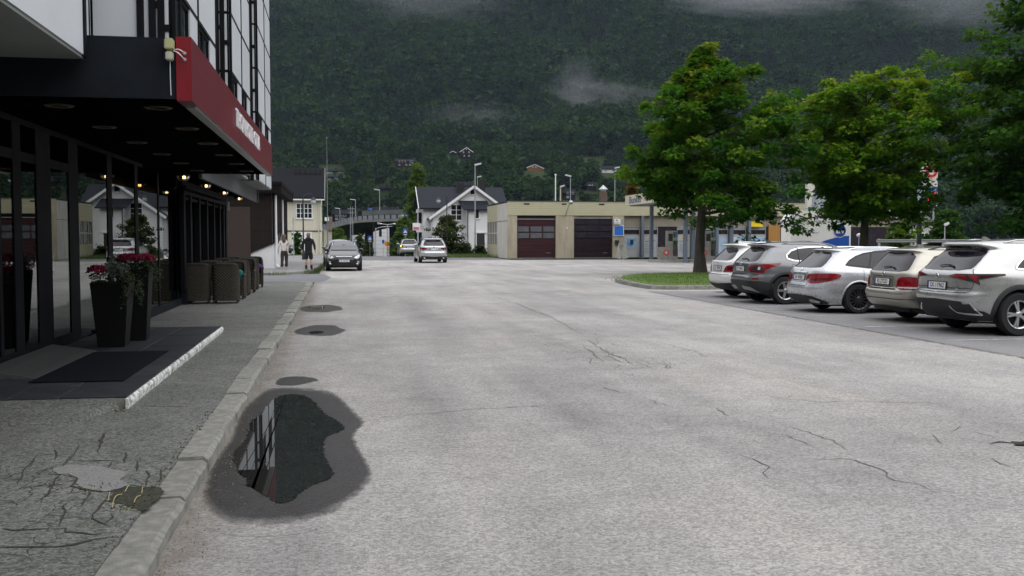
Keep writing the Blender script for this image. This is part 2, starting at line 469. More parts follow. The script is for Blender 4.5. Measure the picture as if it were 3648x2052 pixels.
RCRACKS=[[(4.24,27.21),(4.36,24.28),(4.29,22.25),(4.31,20.37),(4.3,19.71)],[(3.4,19.24),(4.11,19.42)],[(3.33,15.54),(3.93,15.56),(3.8,14.0),(3.81,13.21),(3.74,12.38),(3.86,12.1)],[(3.64,14.72),(3.54,13.56),(3.42,12.71)],[(3.89,14.32),(3.67,13.23),(3.65,12.67),(3.97,12.67)],[(3.46,13.27),(3.78,13.37),(3.9,13.05)],[(3.39,13.28),(3.23,12.6)],[(3.22,12.09),(3.54,12.03),(3.84,12.16)],[(4.95,15.26),(4.97,14.68),(5.08,13.45),(5.2,12.97)],[(5.05,13.46),(4.99,13.01)],[(0.21,9.08),(0.54,9.18),(0.94,9.31),(1.32,9.46),(1.96,9.5),(2.28,9.55),(2.54,9.52)],[(4.39,9.56),(4.79,9.24),(5.21,9.25),(5.53,9.07),(5.99,8.96)],[(3.02,7.14),(3.0,6.96),(3.04,6.78),(2.99,6.59),(2.91,6.49),(2.88,6.34)],[(3.55,7.8),(3.67,7.73),(3.66,7.47),(3.68,7.21)],[(3.87,8.1),(3.9,7.74),(3.92,7.37),(3.87,7.09)],[(3.32,6.86),(3.66,6.85),(3.77,6.79),(3.77,6.46),(3.69,6.17),(3.79,6.04),(3.79,5.8)],[(5.12,7.16),(5.25,7.19),(5.37,7.07)],[(4.9,7.57),(4.74,7.18)],[(5.22,7.8),(5.31,7.82),(5.12,7.65)],[(3.56,9.08),(3.53,8.66)],[(3.09,9.7),(3.15,9.3),(3.25,9.13)],[(2.86,10.62),(2.93,10.15)],[(5.31,7.61),(5.33,7.33),(5.48,7.26)],[(4.31,24.0),(4.39,21.83),(4.25,19.09),(4.06,16.26)],[(4.76,6.7),(4.77,6.36)],[(0.41,11.34),(0.59,11.41)],[(0.76,11.34),(1.03,11.38)]]
# ---------------------------------------------------------------- ground, roads, pavements
M_road = asphalt('road asphalt', (.175,.170,.171), (.345,.335,.331), stone=.42, streak=.35, sscale=62, gutter=-.93)
M_walk = asphalt('pavement asphalt', (.12,.125,.118), (.225,.23,.222), stone=.7, streak=.0, moss=.45, sscale=60, net=(-2.15, 6.1, 1.25, 2.0))
M_lot = asphalt('parking asphalt', (.185,.185,.192), (.265,.263,.27), stone=.3, streak=.1)
M_side = asphalt('side street asphalt', (.15,.155,.17), (.2,.205,.22), stone=.25, streak=.0)
M_patch = asphalt('asphalt patch', (.2,.2,.2), (.29,.29,.29), stone=.3, streak=0)
M_hole = asphalt('broken asphalt', (.035,.037,.028), (.075,.075,.06), stone=.6, streak=0, moss=.9)
M_wet = asphalt('damp road asphalt', (.175,.170,.171), (.345,.335,.331), stone=.42, streak=.35, sscale=62, gutter=-.93, wet=True)
M_kerb = mat('granite kerb', (.15,.15,.135), .9, col2=(.30,.295,.27), scale=11, bump=.35, bscale=90, randobj=.12, detail=8, spec=.2)
M_crack = mat('dark crack', (.035,.034,.028), .95, var=.4, scale=30)  # own dark tone of the crack lines
M_rcrack = mat('dusty crack', (.11,.10,.09), .95, var=.4, scale=20)
M_line = mat('worn road paint', (.42,.42,.42), .8, col2=(.24,.24,.245), scale=14, detail=6)

def road_z(y):
    if y <= 88: return 0.0
    t = min(1, (y-88)/70)
    return -4.6*(t*t*(3-2*t))
def hill_z(x, y):
    if y < -150: return (-150-y)*.42+14*mnoise.noise(Vector((x/150, y/150, 9)))  # unseen slope behind the camera, added to darken reflections
    pts = [(-400,0),(88,0),(160,-4.6),(300,-3.5),(430,8),(600,36),(720,62),(800,100),(1200,325),(1600,560),(2400,800)]
    yy = y + 0.10*x + 26*mnoise.noise(Vector((x/210, y/260, 3.1))) if y > 320 else y
    for (a, za), (b, zb) in zip(pts, pts[1:]):
        if yy <= b:
            t = max(0, (yy-a)/(b-a)); z = za + (zb-za)*t; break
    else: z = pts[-1][1]
    if y > 330:
        k = min(1, (y-330)/200)
        z += k*((9+9*min(1, max(0, (y-720)/150)))*mnoise.noise(Vector((x/120, y/120, 0))) + 3*mnoise.noise(Vector((x/37, y/37, 5))))
    return z

def terrain():
    xs = sorted(set([-1400,-1200,-1000] + list(range(-900, 1300, 40)) + [1500, 1800]))
    ys = [-1100, -900, -600, -400, -280, -200, -150, -60, 0, 60, 80, 88] + [88+70*i/10 for i in range(1, 11)] + [180, 220, 260, 300] + list(range(320, 1460, 26))
    b = MB()
    V = []
    for y in ys:
        for x in xs:
            z = road_z(y) if -150 < y < 160 else hill_z(x, y)
            if -150 < y < 160 and (x > 30 or x < -30): z = 0 if y < 88 else road_z(y)*.6
            V.append((x, y, z-.04))
    n = len(xs)
    b.add(V, [(j*n+i, j*n+i+1, (j+1)*n+i+1, (j+1)*n+i) for j in range(len(ys)-1) for i in range(n-1)])
    m, N, L, pb = new_mat('hillside grass and scrub')
    v = nmap(N, L, world_pos=True)
    a = nramp(N, L, nnoise(N, L, v, .035, 6, .7), [(.35,(.012,.022,.008)), (.55,(.026,.038,.012)), (.75,(.05,.052,.022))])
    a2 = nmix(N, L, nramp(N, L, nnoise(N, L, v, .9, 5, .7), [(.3, 0.0), (.8, .5)]), a, (.018,.028,.010))
    L.new(a2, pb.inputs['Base Color']); pb.inputs['Roughness'].default_value = 1; pb.inputs['Specular IOR Level'].default_value = .1
    return struct(b.build('ground', m, smooth=180))
ground = terrain()

b = MB(); b.add([(-.93,-30,0),(75,-30,0),(75,73,0),(-.93,73,0)], [(0,1,2,3)])
road = struct(b.build('road', M_road))
b = MB()
ys = [73, 80, 86, 88] + [88+72*i/14 for i in range(1, 15)] + [200, 240]
V = []
for y in ys:
    V += [(-1.2, y, road_z(y)+.002), (12.6 if y < 150 else 30, y, road_z(y)+.002)]
b.add(V, [(2*i, 2*i+1, 2*i+3, 2*i+2) for i in range(len(ys)-1)])
far_road = struct(b.build('far_road', asphalt('far road asphalt', (.13,.132,.14), (.17,.17,.178), stone=.2, streak=.1)))
b = MB(); b.add([(9.2,-30,.004),(75,-30,.004),(75,29.3,.004),(9.32,29.3,.004)], [(0,1,2,3)])
lot = struct(b.build('parking_lot', M_lot))
# the seam between road and parking lot
def ribbon(pts, w, z, jit=.0, seed=0, taper=True):
    rnd = random.Random(seed)
    p = []
    for a, c in zip(pts, pts[1:]):
        d = math.dist(a, c); k = max(1, int(d/.09))
        for i in range(k):
            t = i/k
            p.append((a[0]+(c[0]-a[0])*t + rnd.gauss(0, jit), a[1]+(c[1]-a[1])*t + rnd.gauss(0, jit)))
    p.append(pts[-1])
    bb = MB(); V = []
    for i, q in enumerate(p):
        a, c = p[max(0, i-1)], p[min(len(p)-1, i+1)]
        t = Vector((c[0]-a[0], c[1]-a[1])); t = t.normalized() if t.length > 1e-6 else Vector((1,0))
        k = w*(.45+.85*rnd.random()) * (min(1, .25+3*min(i, len(p)-1-i)/len(p)) if taper else 1)
        V += [(q[0]-t.y*k/2, q[1]+t.x*k/2, z), (q[0]+t.y*k/2, q[1]-t.x*k/2, z)]
    bb.add(V, [(2*i, 2*i+1, 2*i+3, 2*i+2) for i in range(len(p)-1)])
    return bb
ribbon([(9.16,-5),(9.2,8),(9.22,18),(9.32,29.2)], .03, .008, .006, 3, False).build('seam', mat('asphalt seam', (.11,.095,.075), .95, var=.3), lot)
for k, y in enumerate((14.42, 16.9, 19.45, 22.3, 24.95, 27.9)):
    ribbon([(9.55, y+.05), (14.8, y)], .11, .008, .008, k, False).build('bay_line', M_line, lot)
for k, c in enumerate(RCRACKS):
    ribbon(c, .014 if k < 8 else (.045 if k == 16 else .010), .004, .016, 100+k).build('crack', M_crack if k in (12, 16, 0) else M_rcrack, road)
rnd = random.Random(5)
for k in range(44):           # fine alligator cracking on the worn patch ahead of the camera
    x, y = 3.1+rnd.random()*1.3, 11.8+rnd.random()*5
    a = rnd.random()*6.28
    ribbon([(x, y), (x+.28*math.cos(a), y+.5*math.sin(a)), (x+.28*math.cos(a)+.2*rnd.gauss(0,1), y+.5*math.sin(a)+.3*rnd.gauss(0,1))], .007, .004, .014, 300+k).build('crack', M_rcrack, road)
def smooth_outline(poly, jit, seed, sub=3):
    rnd = random.Random(seed)
    p = chaikin(poly, sub)
    return [(x+rnd.gauss(0, jit), y+rnd.gauss(0, jit)) for x, y in p]
# darker worn patches in the road
M_stain = asphalt('worn dark asphalt', (.19,.185,.185), (.255,.25,.25), stone=.3, streak=.2)
sheet('worn_patch', smooth_outline([(11.1,28.2),(12.6,28.0),(13.4,28.6),(12.4,29.0),(11.2,28.9)], .04, 4), .0065, M_hole, lot)
sheet('worn_patch', smooth_outline([(5.2,7.0),(5.6,6.8),(6.2,7.0),(6.1,7.25),(5.4,7.2)], .03, 4), .0028, M_hole, road)
# puddles
M_water = mat('puddle water', (.02,.02,.019), .0, spec=.5)
M_water.node_tree.nodes['Principled BSDF'].inputs['IOR'].default_value = 1.36
def damp_sheet(name, outl, z, parent, grow=1.12, inner=.93):
    """rings from dry (damp 0) to soaked (damp 1)"""
    cx, cy = sum(p[0] for p in outl)/len(outl), sum(p[1] for p in outl)/len(outl)
    n = len(outl); V = []; W = []
    for k, w in ((grow, -.35), (1.0, .40), (inner, .8), (.6, 1.0)):
        for x, y in outl: V.append((cx+(x-cx)*k, cy+(y-cy)*k, z)); W.append(w)
    V.append((cx, cy, z)); W.append(1.0)
    b = MB(); b.add(V, [(i*n+j, i*n+(j+1) % n, (i+1)*n+(j+1) % n, (i+1)*n+j) for i in range(3) for j in range(n)]+[(3*n+j, 3*n+(j+1) % n, 4*n) for j in range(n)])
    me = b.mesh(name, M_wet)
    bm = bmesh.new(); bm.from_mesh(me); bmesh.ops.recalc_face_normals(bm, faces=bm.faces)
    if sum(f.normal.z for f in bm.faces) < 0: bmesh.ops.reverse_faces(bm, faces=bm.faces)
    bm.to_mesh(me); bm.free()
    me.attributes.new('damp', 'FLOAT', 'POINT').data.foreach_set('value', W)
    return link(name, me, parent)
def puddle(wet, water, label, seed):
    t = thing('puddle', label, 'puddle')
    for k, w in enumerate(wet): damp_sheet('wet_rim', smooth_outline(w, .004, seed+k, 3), .0015+.0008*k, t)
    for w in water: sheet('water', smooth_outline(w, .009, seed+9, 4), .0045, M_water, t)
    return t
def ell(cx, cy, rx, ry, seed, n=14):
    rnd = random.Random(seed)
    return [(cx+rx*(.85+.3*rnd.random())*math.cos(6.283*i/n), cy+ry*(.85+.3*rnd.random())*math.sin(6.283*i/n)) for i in range(n)]
puddle([WET, WET2], [WATER], 'large rain puddle by the near kerb mirroring the hotel', 40)
puddle([ell(-.36,18.0,.42,1.15,2)], [ell(-.42,17.6,.13,.3,5)], 'small damp puddle stain further along the kerb', 60)
puddle([ell(-.42,23.6,.5,1.3,3)], [ell(-.55,23.9,.2,.55,8)], 'farthest puddle beside the kerb before the corner', 70)

# pavement in front of the hotel
def walk_poly(x0, x1, y0, y1, r):
    p = [(x0, y0), (x1, y0)]
    for i in range(9):
        a = R(90*i/8)
        p.append((x1-r+r*math.cos(a), y1-r+r*math.sin(a)))
    p.append((x0, y1))
    return p
WX1 = -1.13
pw = walk_poly(-4.9, WX1, -30, 36.6, 1.4)
b = MB(); b.prism([(x, y) for x, y in pw], lambda a, c, d: (a, c, d), -.02, .1)
pavement = struct(b.build('pavement', M_walk, normals=True))
b = MB()   # ramp of asphalt up to the entrance platform
b.add([(-4.6,8.55,.101),(-2.2,8.75,.101),(-1.98,9.46,.101),(-2.02,9.5,.19),(-4.6,9.5,.195)], [(0,1,2,3,4)])
b.build('asphalt_ramp', M_walk, pavement)
for k, c in enumerate(CRACKS):
    ribbon(c, .024 if k in (11, 0, 19) else .015, .104, .008, 500+k).build('crack', M_crack, pavement)
sheet('asphalt_patch', smooth_outline(PATCH, .006, 7, 2), .1035, M_patch, pavement)
sheet('broken_edge', smooth_outline(HOLE, .01, 8, 2), .103, M_hole, pavement)
M_straw = mat('dry straw', (.34,.28,.15), .8)
for k, c in enumerate(STRAW[:3]):
    c2 = chaikin(c, 2, False)
    bb = MB(); bb.tube([(x, y, .108+.01*math.sin(i)) for i, (x, y) in enumerate(c2)], .0035, 5)
    tag(bb.build('straw_stalk', M_straw), ['long curled dry straw stalk lying on the broken pavement', 'short dry straw stalk lying nearest the kerb on the pavement', 'tiny dry straw stalk at the moss beside the patch'][k], 'straw', 'straw stalks on the broken pavement')

# kerb stones: each its own stone, one shared mesh per shape
def kerb_mesh(L, w=.2, h=.2, r=.025, seed=0):
    rnd = random.Random(seed)
    prof = [(-w, 0), (-w, h), (-r, h+.004), (-r*.35, h-r*.35), (.006, h-r), (.02, 0)]
    n = 5
    b = MB(); V = []
    for i in range(n+1):
        y = .003 + (L-.006)*i/n
        for j, (x, z) in enumerate(prof):
            jj = .0032 if j in (2,3,4) else .0
            V.append((x+rnd.gauss(0, jj+.001), y, z+rnd.gauss(0, jj*.8)))
    m = len(prof)
    F = [(i*m+j, i*m+j+1, (i+1)*m+j+1, (i+1)*m+j) for i in range(n) for j in range(m-1)]
    F += [tuple(range(m-1, -1, -1)), tuple(n*m+j for j in range(m))]
    b.add(V, F)
    me = b.mesh('kerb_stone', M_kerb, 28)
    return me
KM = [kerb_mesh(1.0, seed=s) for s in range(4)]
kerb = thing('kerb', 'weathered granite kerb along the hotel pavement beside the puddle', 'kerb', (0,0,0))
k = 0
for i in range(-8, 29):
    o = link('kerb_stone', KM[k % 4], kerb); k += 1
    o.location = (-.935+.006*math.sin(i*2.1), 5.2+i+1.0, -.1+.012*math.sin(i*1.7)+ (-.012 if i < 1 else 0)); o.rotation_euler = (0, 0, R(.5*math.sin(i*3.3)))
for i in range(5):    # rounded corner
    a0 = R(18*i)
    o = link('kerb_stone', bpy.data.meshes['kerb_stone'] if False else KM[i % 4], kerb)
    rr = 1.4+.195
    o.location = (WX1-1.4+rr*math.cos(a0), 35.2+rr*math.sin(a0), -.1); o.rotation_euler = (0, 0, a0+R(9)); o.scale = (1, .5, 1)
for i in range(2):
    o = link('kerb_stone', KM[i], kerb); o.location = (WX1-1.4-i*1.0, 35.2+1.595, -.1); o.rotation_euler = (0, 0, R(90))
# gravel and grit along the kerb
rnd = random.Random(11)
b = MB()
for i in range(1500):
    y = 2.5+rnd.random()**1.6*26
    x = -.91+abs(rnd.gauss(0, .12))
    s = .004+.006*rnd.random()**2
    q = [(x+s*rnd.uniform(-1,1), y+s*rnd.uniform(-1,1), .001+s*rnd.uniform(.4,1.2)) for _ in range(1)]
    a = rnd.random()*6
    b.add([(x+s*math.cos(a), y+s*math.sin(a), 0), (x+s*math.cos(a+2.1), y+s*math.sin(a+2.1), 0), (x+s*math.cos(a+4.2), y+s*math.sin(a+4.2), 0), (x, y, s*1.1)],
          [(0,1,3),(1,2,3),(2,0,3)])
tag(b.build('gravel', mat('grit', (.2,.18,.15), .9, var=.5, scale=60)), 'loose grit gathered along the foot of the hotel kerb', 'gravel', kind='stuff')

# side street and the pavement beyond it
b = MB(); b.add([(-60,37.0,.003),(-1.1,37.0,.003),(-.55,38.6,.003),(-.35,42,.003),(-.75,46.2,.003),(-3,46.0,.003),(-60,46.0,.003)], [(0,1,2,3,4,5,6)])
struct(b.build('side_street', M_side))
far_line = [(-30,45.0),(-3.0,44.95),(-1.95,46.6),(-1.55,48.6),(-1.22,52),(-1.12,57),(-1.1,95)]
b = MB(); b.prism([(-30,95)] + [(x-.12, y+.1) for x, y in far_line], lambda a, c, d: (a, c, d), -.02, .1)
struct(b.build('far_pavement', asphalt('far pavement asphalt', (.2,.2,.205), (.27,.27,.275), stone=.2, streak=0), normals=True))
kerb2 = thing('kerb', 'mossy kerb turning the corner in front of the two walkers', 'kerb', (0,0,0))
pts = []
for (a, c) in zip(far_line[1:], far_line[2:]):
    d = math.dist(a, c); n = max(1, round(d/1.0))
    for i in range(n):
        if len(pts) < 26: pts.append((a, c, i/n, d/n))
for j, (a, c, t, L_) in enumerate(pts):
    o = link('kerb_stone', KM[j % 4], kerb2)
    o.location = (a[0]+(c[0]-a[0])*t, a[1]+(c[1]-a[1])*t, -.1)
    o.rotation_euler = (0, 0, math.atan2(c[1]-a[1], c[0]-a[0])-math.pi/2); o.scale = (1, L_, 1)
def grass_tufts(name, spots, label, seed, h=.12, n=40, spread=.2, col=((.05,.085,.015),(.11,.13,.03)), cat='grass'):
    rnd = random.Random(seed); b = MB()
    for (x, y, z, sp, k) in spots:
        for i in range(int(n*k)):
            px, py = x+rnd.gauss(0, sp), y+rnd.gauss(0, sp)
            hh = h*(.4+rnd.random()); a = rnd.random()*6.28; w = .006+.006*rnd.random()
            dx, dy = math.cos(a)*w, math.sin(a)*w
            lx, ly = rnd.gauss(0, hh*.4), rnd.gauss(0, hh*.4)
            b.add([(px-dx, py-dy, z), (px+dx, py+dy, z), (px+lx, py+ly, z+hh)], [(0,1,2)])
    m = mat(name+' blades', col[0], .8, col2=col[1], scale=1.5)
    return tag(b.build(name, m), label, cat, kind='stuff')
grass_tufts('kerb_weeds', [(-1.0,51,.0,.18,1.5),(-.98,53.5,0,.2,1.5),(-1.5,48.2,0,.15,.8),(-2.6,45.1,.0,.2,.9),(-2.9,45,0,.25,.8),(-1.0,56,0,.2,1)], 'tufts of weeds along the far corner kerb', 3, h=.2, n=70)
grass_tufts('kerb_moss', [(-1.16, 5.2+i*.17, .098, .02, .25) for i in range(24)] + [(-1.5,6.45,.1,.07,1.2),(-1.25,6.0,.1,.06,1),(-1.95,9.3,.1,.03,.6)], 'moss and tiny weeds in the pavement joint behind the kerb', 4, h=.014, n=26, col=((.05,.06,.012),(.12,.11,.03)))

# grass island
isl = [(9.75,31.2),(9.9,30.45),(10.6,30.2),(12,30.25),(60,30.8),(60,41.8),(16,41.8),(13.2,40.9),(11.5,39.2),(10.3,36.8),(9.9,34.6)]
isl_s = chaikin(isl, 2)
M_grass = mat('lawn', (.045,.095,.010), .95, col2=(.10,.16,.02), scale=1.8, bump=.6, bscale=60, detail=7)
b = MB(); b.prism([(x+.2 if x < 11 else x, y+.2 if y < 32 else y) for x, y in isl_s], lambda a, c, d: (a, c, d), .0, .14)
island = struct(b.build('grass_island', M_grass, normals=True))
grass_tufts('lawn_grass', [(x, y, .13, .5, 1) for x in [10.6+i*.62 for i in range(16)] for y in [31.2+j*.9 for j in range(11)] if x > 10.4+max(0, (y-36)*.55)], 'short bright lawn grass on the island under the maple', 9, h=.06, n=110, spread=.5, col=((.05,.11,.010),(.12,.19,.02)))
kerb3 = thing('kerb', 'grey stone kerb edging the lawn island under the maple', 'kerb', (0,0,0))
path = chaikin([(11.7,39.4),(10.3,36.8),(9.9,34.6),(9.72,31.2),(9.85,30.4),(10.6,30.15),(12,30.2),(30,30.45)], 2, False)
acc = 0; cur = path[0]; st = [cur]
for q in path[1:]:
    while math.dist(cur, q) > .95:
        d = math.dist(cur, q); cur = (cur[0]+(q[0]-cur[0])*.95/d, cur[1]+(q[1]-cur[1])*.95/d); st.append(cur)
    if math.dist(cur, q) > .4: cur = q; st.append(cur)
for j, (a, c) in enumerate(zip(st, st[1:])):
    o = link('kerb_stone', KM[j % 4], kerb3)
    o.location = (a[0], a[1], -.065); o.rotation_euler = (0, 0, math.atan2(c[1]-a[1], c[0]-a[0])+math.pi/2+math.pi)
    o.scale = (1, math.dist(a, c), 1)
# ---------------------------------------------------------------- hotel
M_panel = mat('white facade panel', (.60,.63,.66), .45, var=.05, scale=.8, randobj=.035)
M_frame = mat('black facade frame', (.007,.0075,.01), .65, spec=.12, var=.2, scale=4)
M_slate = mat('dark slate cladding', (.010,.013,.018), .7, spec=.15, var=.25, scale=3, bump=.1, bscale=60)
M_soffit = mat('black soffit board', (.003,.003,.003), .8, spec=.0, var=.3, scale=2, bump=.08, bscale=20, randobj=.25)
M_burg = mat('burgundy sign panel', (.13,.008,.018), .38, var=.12, scale=.7)
M_burgend = mat('red sign end', (.21,.004,.012), .35, var=.1, scale=2)
M_greysoff = mat('grey underside', (.22,.235,.225), .7, var=.12, scale=1.2)
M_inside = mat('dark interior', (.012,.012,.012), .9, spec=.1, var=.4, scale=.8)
M_pane = window_glass('shop window glass', (.42,.46,.44), 2.3)
M_winpane = window_glass('upper window glass', (.3,.33,.34), 1.5)

hotel = thing('hotel', 'white panelled hotel with black frames and red entrance canopy', 'building', (0,0,0))
XB, XR = -2.15, -3.22
ZB, ZT = 3.18, 12.4
# core walls behind bays and storefront
b = MB()
b.box(-14, XR, -30, 32.9, 3.5, ZT)
b.box(-14, XR+.3, -30, 8, 3.2, 3.5)
b.build('wall', M_panel, hotel)
b = MB()
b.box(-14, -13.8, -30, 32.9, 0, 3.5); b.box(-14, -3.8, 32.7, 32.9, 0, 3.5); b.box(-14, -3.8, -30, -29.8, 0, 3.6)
b.box(-14, -3.75, -30, 32.9, 3.2, 3.48)
for y in (-20, -8, 4, 15, 25): b.box(-9, -8.6, y, y+.4, .1, 3.2)
b.box(-12, -8, 9, 9.2, .1, 3.2); b.box(-13.8, -8.5, 18, 18.2, .1, 3.2)
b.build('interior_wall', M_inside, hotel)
b = MB(); b.box(-13.8, -3.7, -29.8, 32.7, .08, .12); b.build('interior_floor', mat('dark interior floor', (.05,.045,.04), .5, var=.3), hotel)

# repeated pieces
def shared_box(name, sx, sy, sz, m, bev=0.0):
    bb = MB(); bb.box(0, sx, 0, sy, 0, sz)
    me = bb.mesh(name, m)
    if bev:
        bm = bmesh.new(); bm.from_mesh(me)
        bmesh.ops.bevel(bm, geom=list(bm.edges), offset=bev, segments=1, affect='EDGES')
        bm.to_mesh(me); bm.free()
    return me
bays = [(-28.0,-20.6),(-18.0,-10.4),(-7.8,-.2),(2.2,9.13),(13.93,18.5),(21.04,25.43),(27.68,32.9)]
ROWS = [3.18, 3.94, 5.02, 6.19, 7.35, 8.52, 9.69, 10.86, 12.3]
for bi, (y0, y1) in enumerate(bays):
    z0 = ZB if bi not in (4,) else 3.5
    ncol = 2 if bi >= 4 else 3
    w = (y1-y0)/ncol
    # carcass of the bay with grey underside
    bb = MB(); bb.box(XR-.05, XB-.03, y0+.03, y1-.03, z0+.02, ZT-.1); bb.build('bay_body', M_frame, hotel)
    bb = MB(); bb.box(XR, XB-.002, y0+.002, y1-.002, z0, z0+.025); bb.build('bay_underside', M_greysoff, hotel)
    # front panels and windows
    for c in range(ncol):
        a0, a1 = y0+c*w+.035, y0+(c+1)*w-.035
        for r in range(len(ROWS)-1):
            za, zb = ROWS[r]+.03, ROWS[r+1]-.03
            if zb <= z0+.1: continue
            za = max(za, z0+.03)
            if r == 1 or (r == 5 and bi < 3):
                ww = .62*w
                bb = MB(); bb.box(XB-.03, XB+.012, a0+ww, a1, za, zb); bb.build('panel', M_panel, hotel)
                fr = MB()
                fr.box(XB-.06, XB-.005, a0, a0+ww-.03, za-.02, za+.05); fr.box(XB-.06, XB-.005, a0, a0+ww-.03, zb-.05, zb+.02)
                fr.box(XB-.06, XB-.004, a0, a0+.06, za, zb); fr.box(XB-.06, XB-.004, a0+ww-.09, a0+ww-.03, za, zb)
                fr.box(XB-.058, XB-.008, a0+ww*.5-.03, a0+ww*.5+.03, za, zb)
                f = fr.build('window', M_frame, hotel)
                bb = MB(); bb.box(XB-.045, XB-.028, a0+.05, a0+ww-.08, za+.04, zb-.04); bb.build('pane', M_blueglass, f)
            else:
                bb = MB(); bb.box(XB-.03, XB+.012, a0, a1, za, zb); bb.build('panel', M_panel, hotel)
    # black strips between panels stand a little proud
    st = MB()
    for c in range(ncol+1): st.box(XB-.02, XB+.03, y0+c*w-.03+(.03 if c == 0 else (-.03 if c == ncol else 0)), y0+c*w+.03+(.03 if c == 0 else (-.03 if c == ncol else 0)), z0+.01, ZT-.1)
    for z in ROWS[2:]: st.box(XB-.015, XB+.02, y0+.05, y1-.05, z-.028, z+.028)
    st.build('joint_strip', M_frame, hotel)
    # near end face: white panels between black uprights
    xs = [XR+.02, -2.56, -2.41, -2.30, XB-.04]
    for i, (xa, xb) in enumerate(zip(xs, xs[1:])):
        for r in range(len(ROWS)-1):
            za, zb = max(ROWS[r], z0)+.03, ROWS[r+1]-.03
            if zb < za+.1: continue
            bb = MB(); bb.box(xa+.045, xb-.045 if i < 3 else xb-.02, y0-.012, y0+.035, za, zb); bb.build('panel', M_panel, hotel)
    st = MB()
    for i, xa in enumerate(xs[1:-1]): st.box(xa-.045, xa+.045, y0-.04, y0+.03, z0+.01, ZT-.1)
    for i, (xa, xb) in enumerate(zip(xs[1:], xs[2:])):
        for z in ROWS[2:]: st.box(xa, xb, y0-.03, y0+.02, z-.045-.3*i, z+.045-.3*i)
    st.build('joint_strip', M_frame, hotel)
# recess windows between the bays
for (a, c) in zip(bays, bays[1:]):
    y0, y1 = a[1]+.1, c[0]-.1
    fr = MB(); fr.box(XR, XR+.05, y0, y1, 3.84, 3.94); fr.box(XR, XR+.05, y0, y1, 4.98, 5.06); fr.box(XR, XR+.05, y0, y0+.08, 3.94, 4.98); fr.box(XR, XR+.05, y1-.08, y1, 3.94, 4.98); fr.box(XR, XR+.05, (y0+y1)/2-.04, (y0+y1)/2+.04, 3.94, 4.98)
    f = fr.build('window', M_frame, hotel)
    bb = MB(); bb.box(XR+.005, XR+.03, y0+.06, y1-.06, 3.92, 5.0); bb.build('pane', M_blueglass, f)
# intermediate white panel in the wide gap above the canopy end
bb = MB(); bb.box(-3.215, -3.17, 9.3, 13.85, 3.5, 12.4); bb.build('panel', M_panel, hotel)
# roof edge
bb = MB(); bb.box(-14.1, XB+.1, -30.1, 33.0, ZT, ZT+.3); bb.build('roof_edge', M_frame, hotel)

# grey beam and soffit over the terrace past the canopy
bb = MB(); bb.box(-2.65, -2.59, 19.9, 32.8, 2.79, 3.19); bb.box(-2.65, -2.54, 32.75, 32.85, 2.77, 3.19); bb.build('terrace_beam', mat('grey beam', (.075,.08,.085), .5, var=.15, scale=1.5), hotel)
bb = MB(); bb.box(-3.75, -2.66, 19.9, 32.8, 2.98, 3.17); bb.build('terrace_soffit', M_soffit, hotel)
for (a, c) in ((19.9, 20.95), (25.5, 27.6)):
    bb = MB(); bb.box(XR, -2.4, a, c, 3.2, 3.26); bb.build('bay_underside', M_greysoff, hotel)

# shop front: frame members and panes, each pane its own piece
GX = -3.67
fr = MB()
sill = MB(); sill.box(GX-.12, GX+.05, -29, 9.6, .1, .22); sill.box(GX-.12, GX+.06, 16.0, 23.95, .1, .24); sill.box(-3.68, -3.5, 24.0, 32.7, .1, .45); sill.build('sill', M_slate, hotel)
mull = [(-26,.08),(-22,.08),(-18,.08),(-14,.08),(-10,.08),(-6,.08),(-2,.08),(2,.08),(5,.08),(8,.1),(9.6,.14),(11.72,.1),(12.35,.3),(13.4,.62),(14.83,.5),(17.07,.32),(19.23,.27),(21.48,.14),(23.85,.12)]
for y, w in mull: fr.box(GX-.09, GX+.006, y-w/2, y+w/2, .1, 3.1)
fr.box(GX-.09, GX+.004, -29, 23.95, 2.98, 3.12)
for a, c in ((9.6,15.1),): fr.box(GX-.085, GX+.005, a, c, .2, .34); fr.box(GX-.085, GX+.003, a, c, 2.55, 2.66)
fr.box(GX-1.4, GX-.09, 23.86, 23.95, .1, 3.1)
fr.build('shopfront_frame', M_frame, hotel)
for (ya, wa), (yb, wb) in zip(mull, mull[1:]):
    bb = MB(); bb.box(GX-.012, GX-.006, ya+wa/2-.01, yb-wb/2+.01, .2, 3.0); bb.build('pane', M_pane, hotel)
fr = MB()
ms = [24.05, 25.1, 26.6, 28.1, 29.6, 31.0, 32.0, 32.65]
for y in ms: fr.box(-3.66, -3.54, y-.06, y+.06, .4, 2.7); fr.box(-3.6, -3.5, y-.3, y-.06, .45, 2.66)
fr.box(-3.68, -3.52, 24.0, 32.7, 2.66, 2.74); fr.box(-3.68, -3.48, 24.0, 32.7, 2.8, 2.86); fr.box(-3.7, -3.54, 24.0, 32.7, 2.54, 2.6); fr.box(-3.72, -3.56, 24.0, 32.7, 2.86, 2.98)
fr.build('shopfront_frame', M_frame, hotel)
for ya, yb in zip(ms, ms[1:]):
    bb = MB(); bb.box(-3.61, -3.60, ya+.05, yb-.05, .42, 2.7); bb.build('pane', M_pane, hotel)
# white notice on the door glass and a bar handle
bb = MB(); bb.box(GX-.015, GX-.012, 13.78, 13.86, 1.22, 1.42); bb.build('door_notice', M_whiteprint, hotel)
bb = MB(); bb.box(-3.5, -3.44, 32.7, 32.76, 2.5, 2.78); bb.build('white_bracket', M_white, hotel)

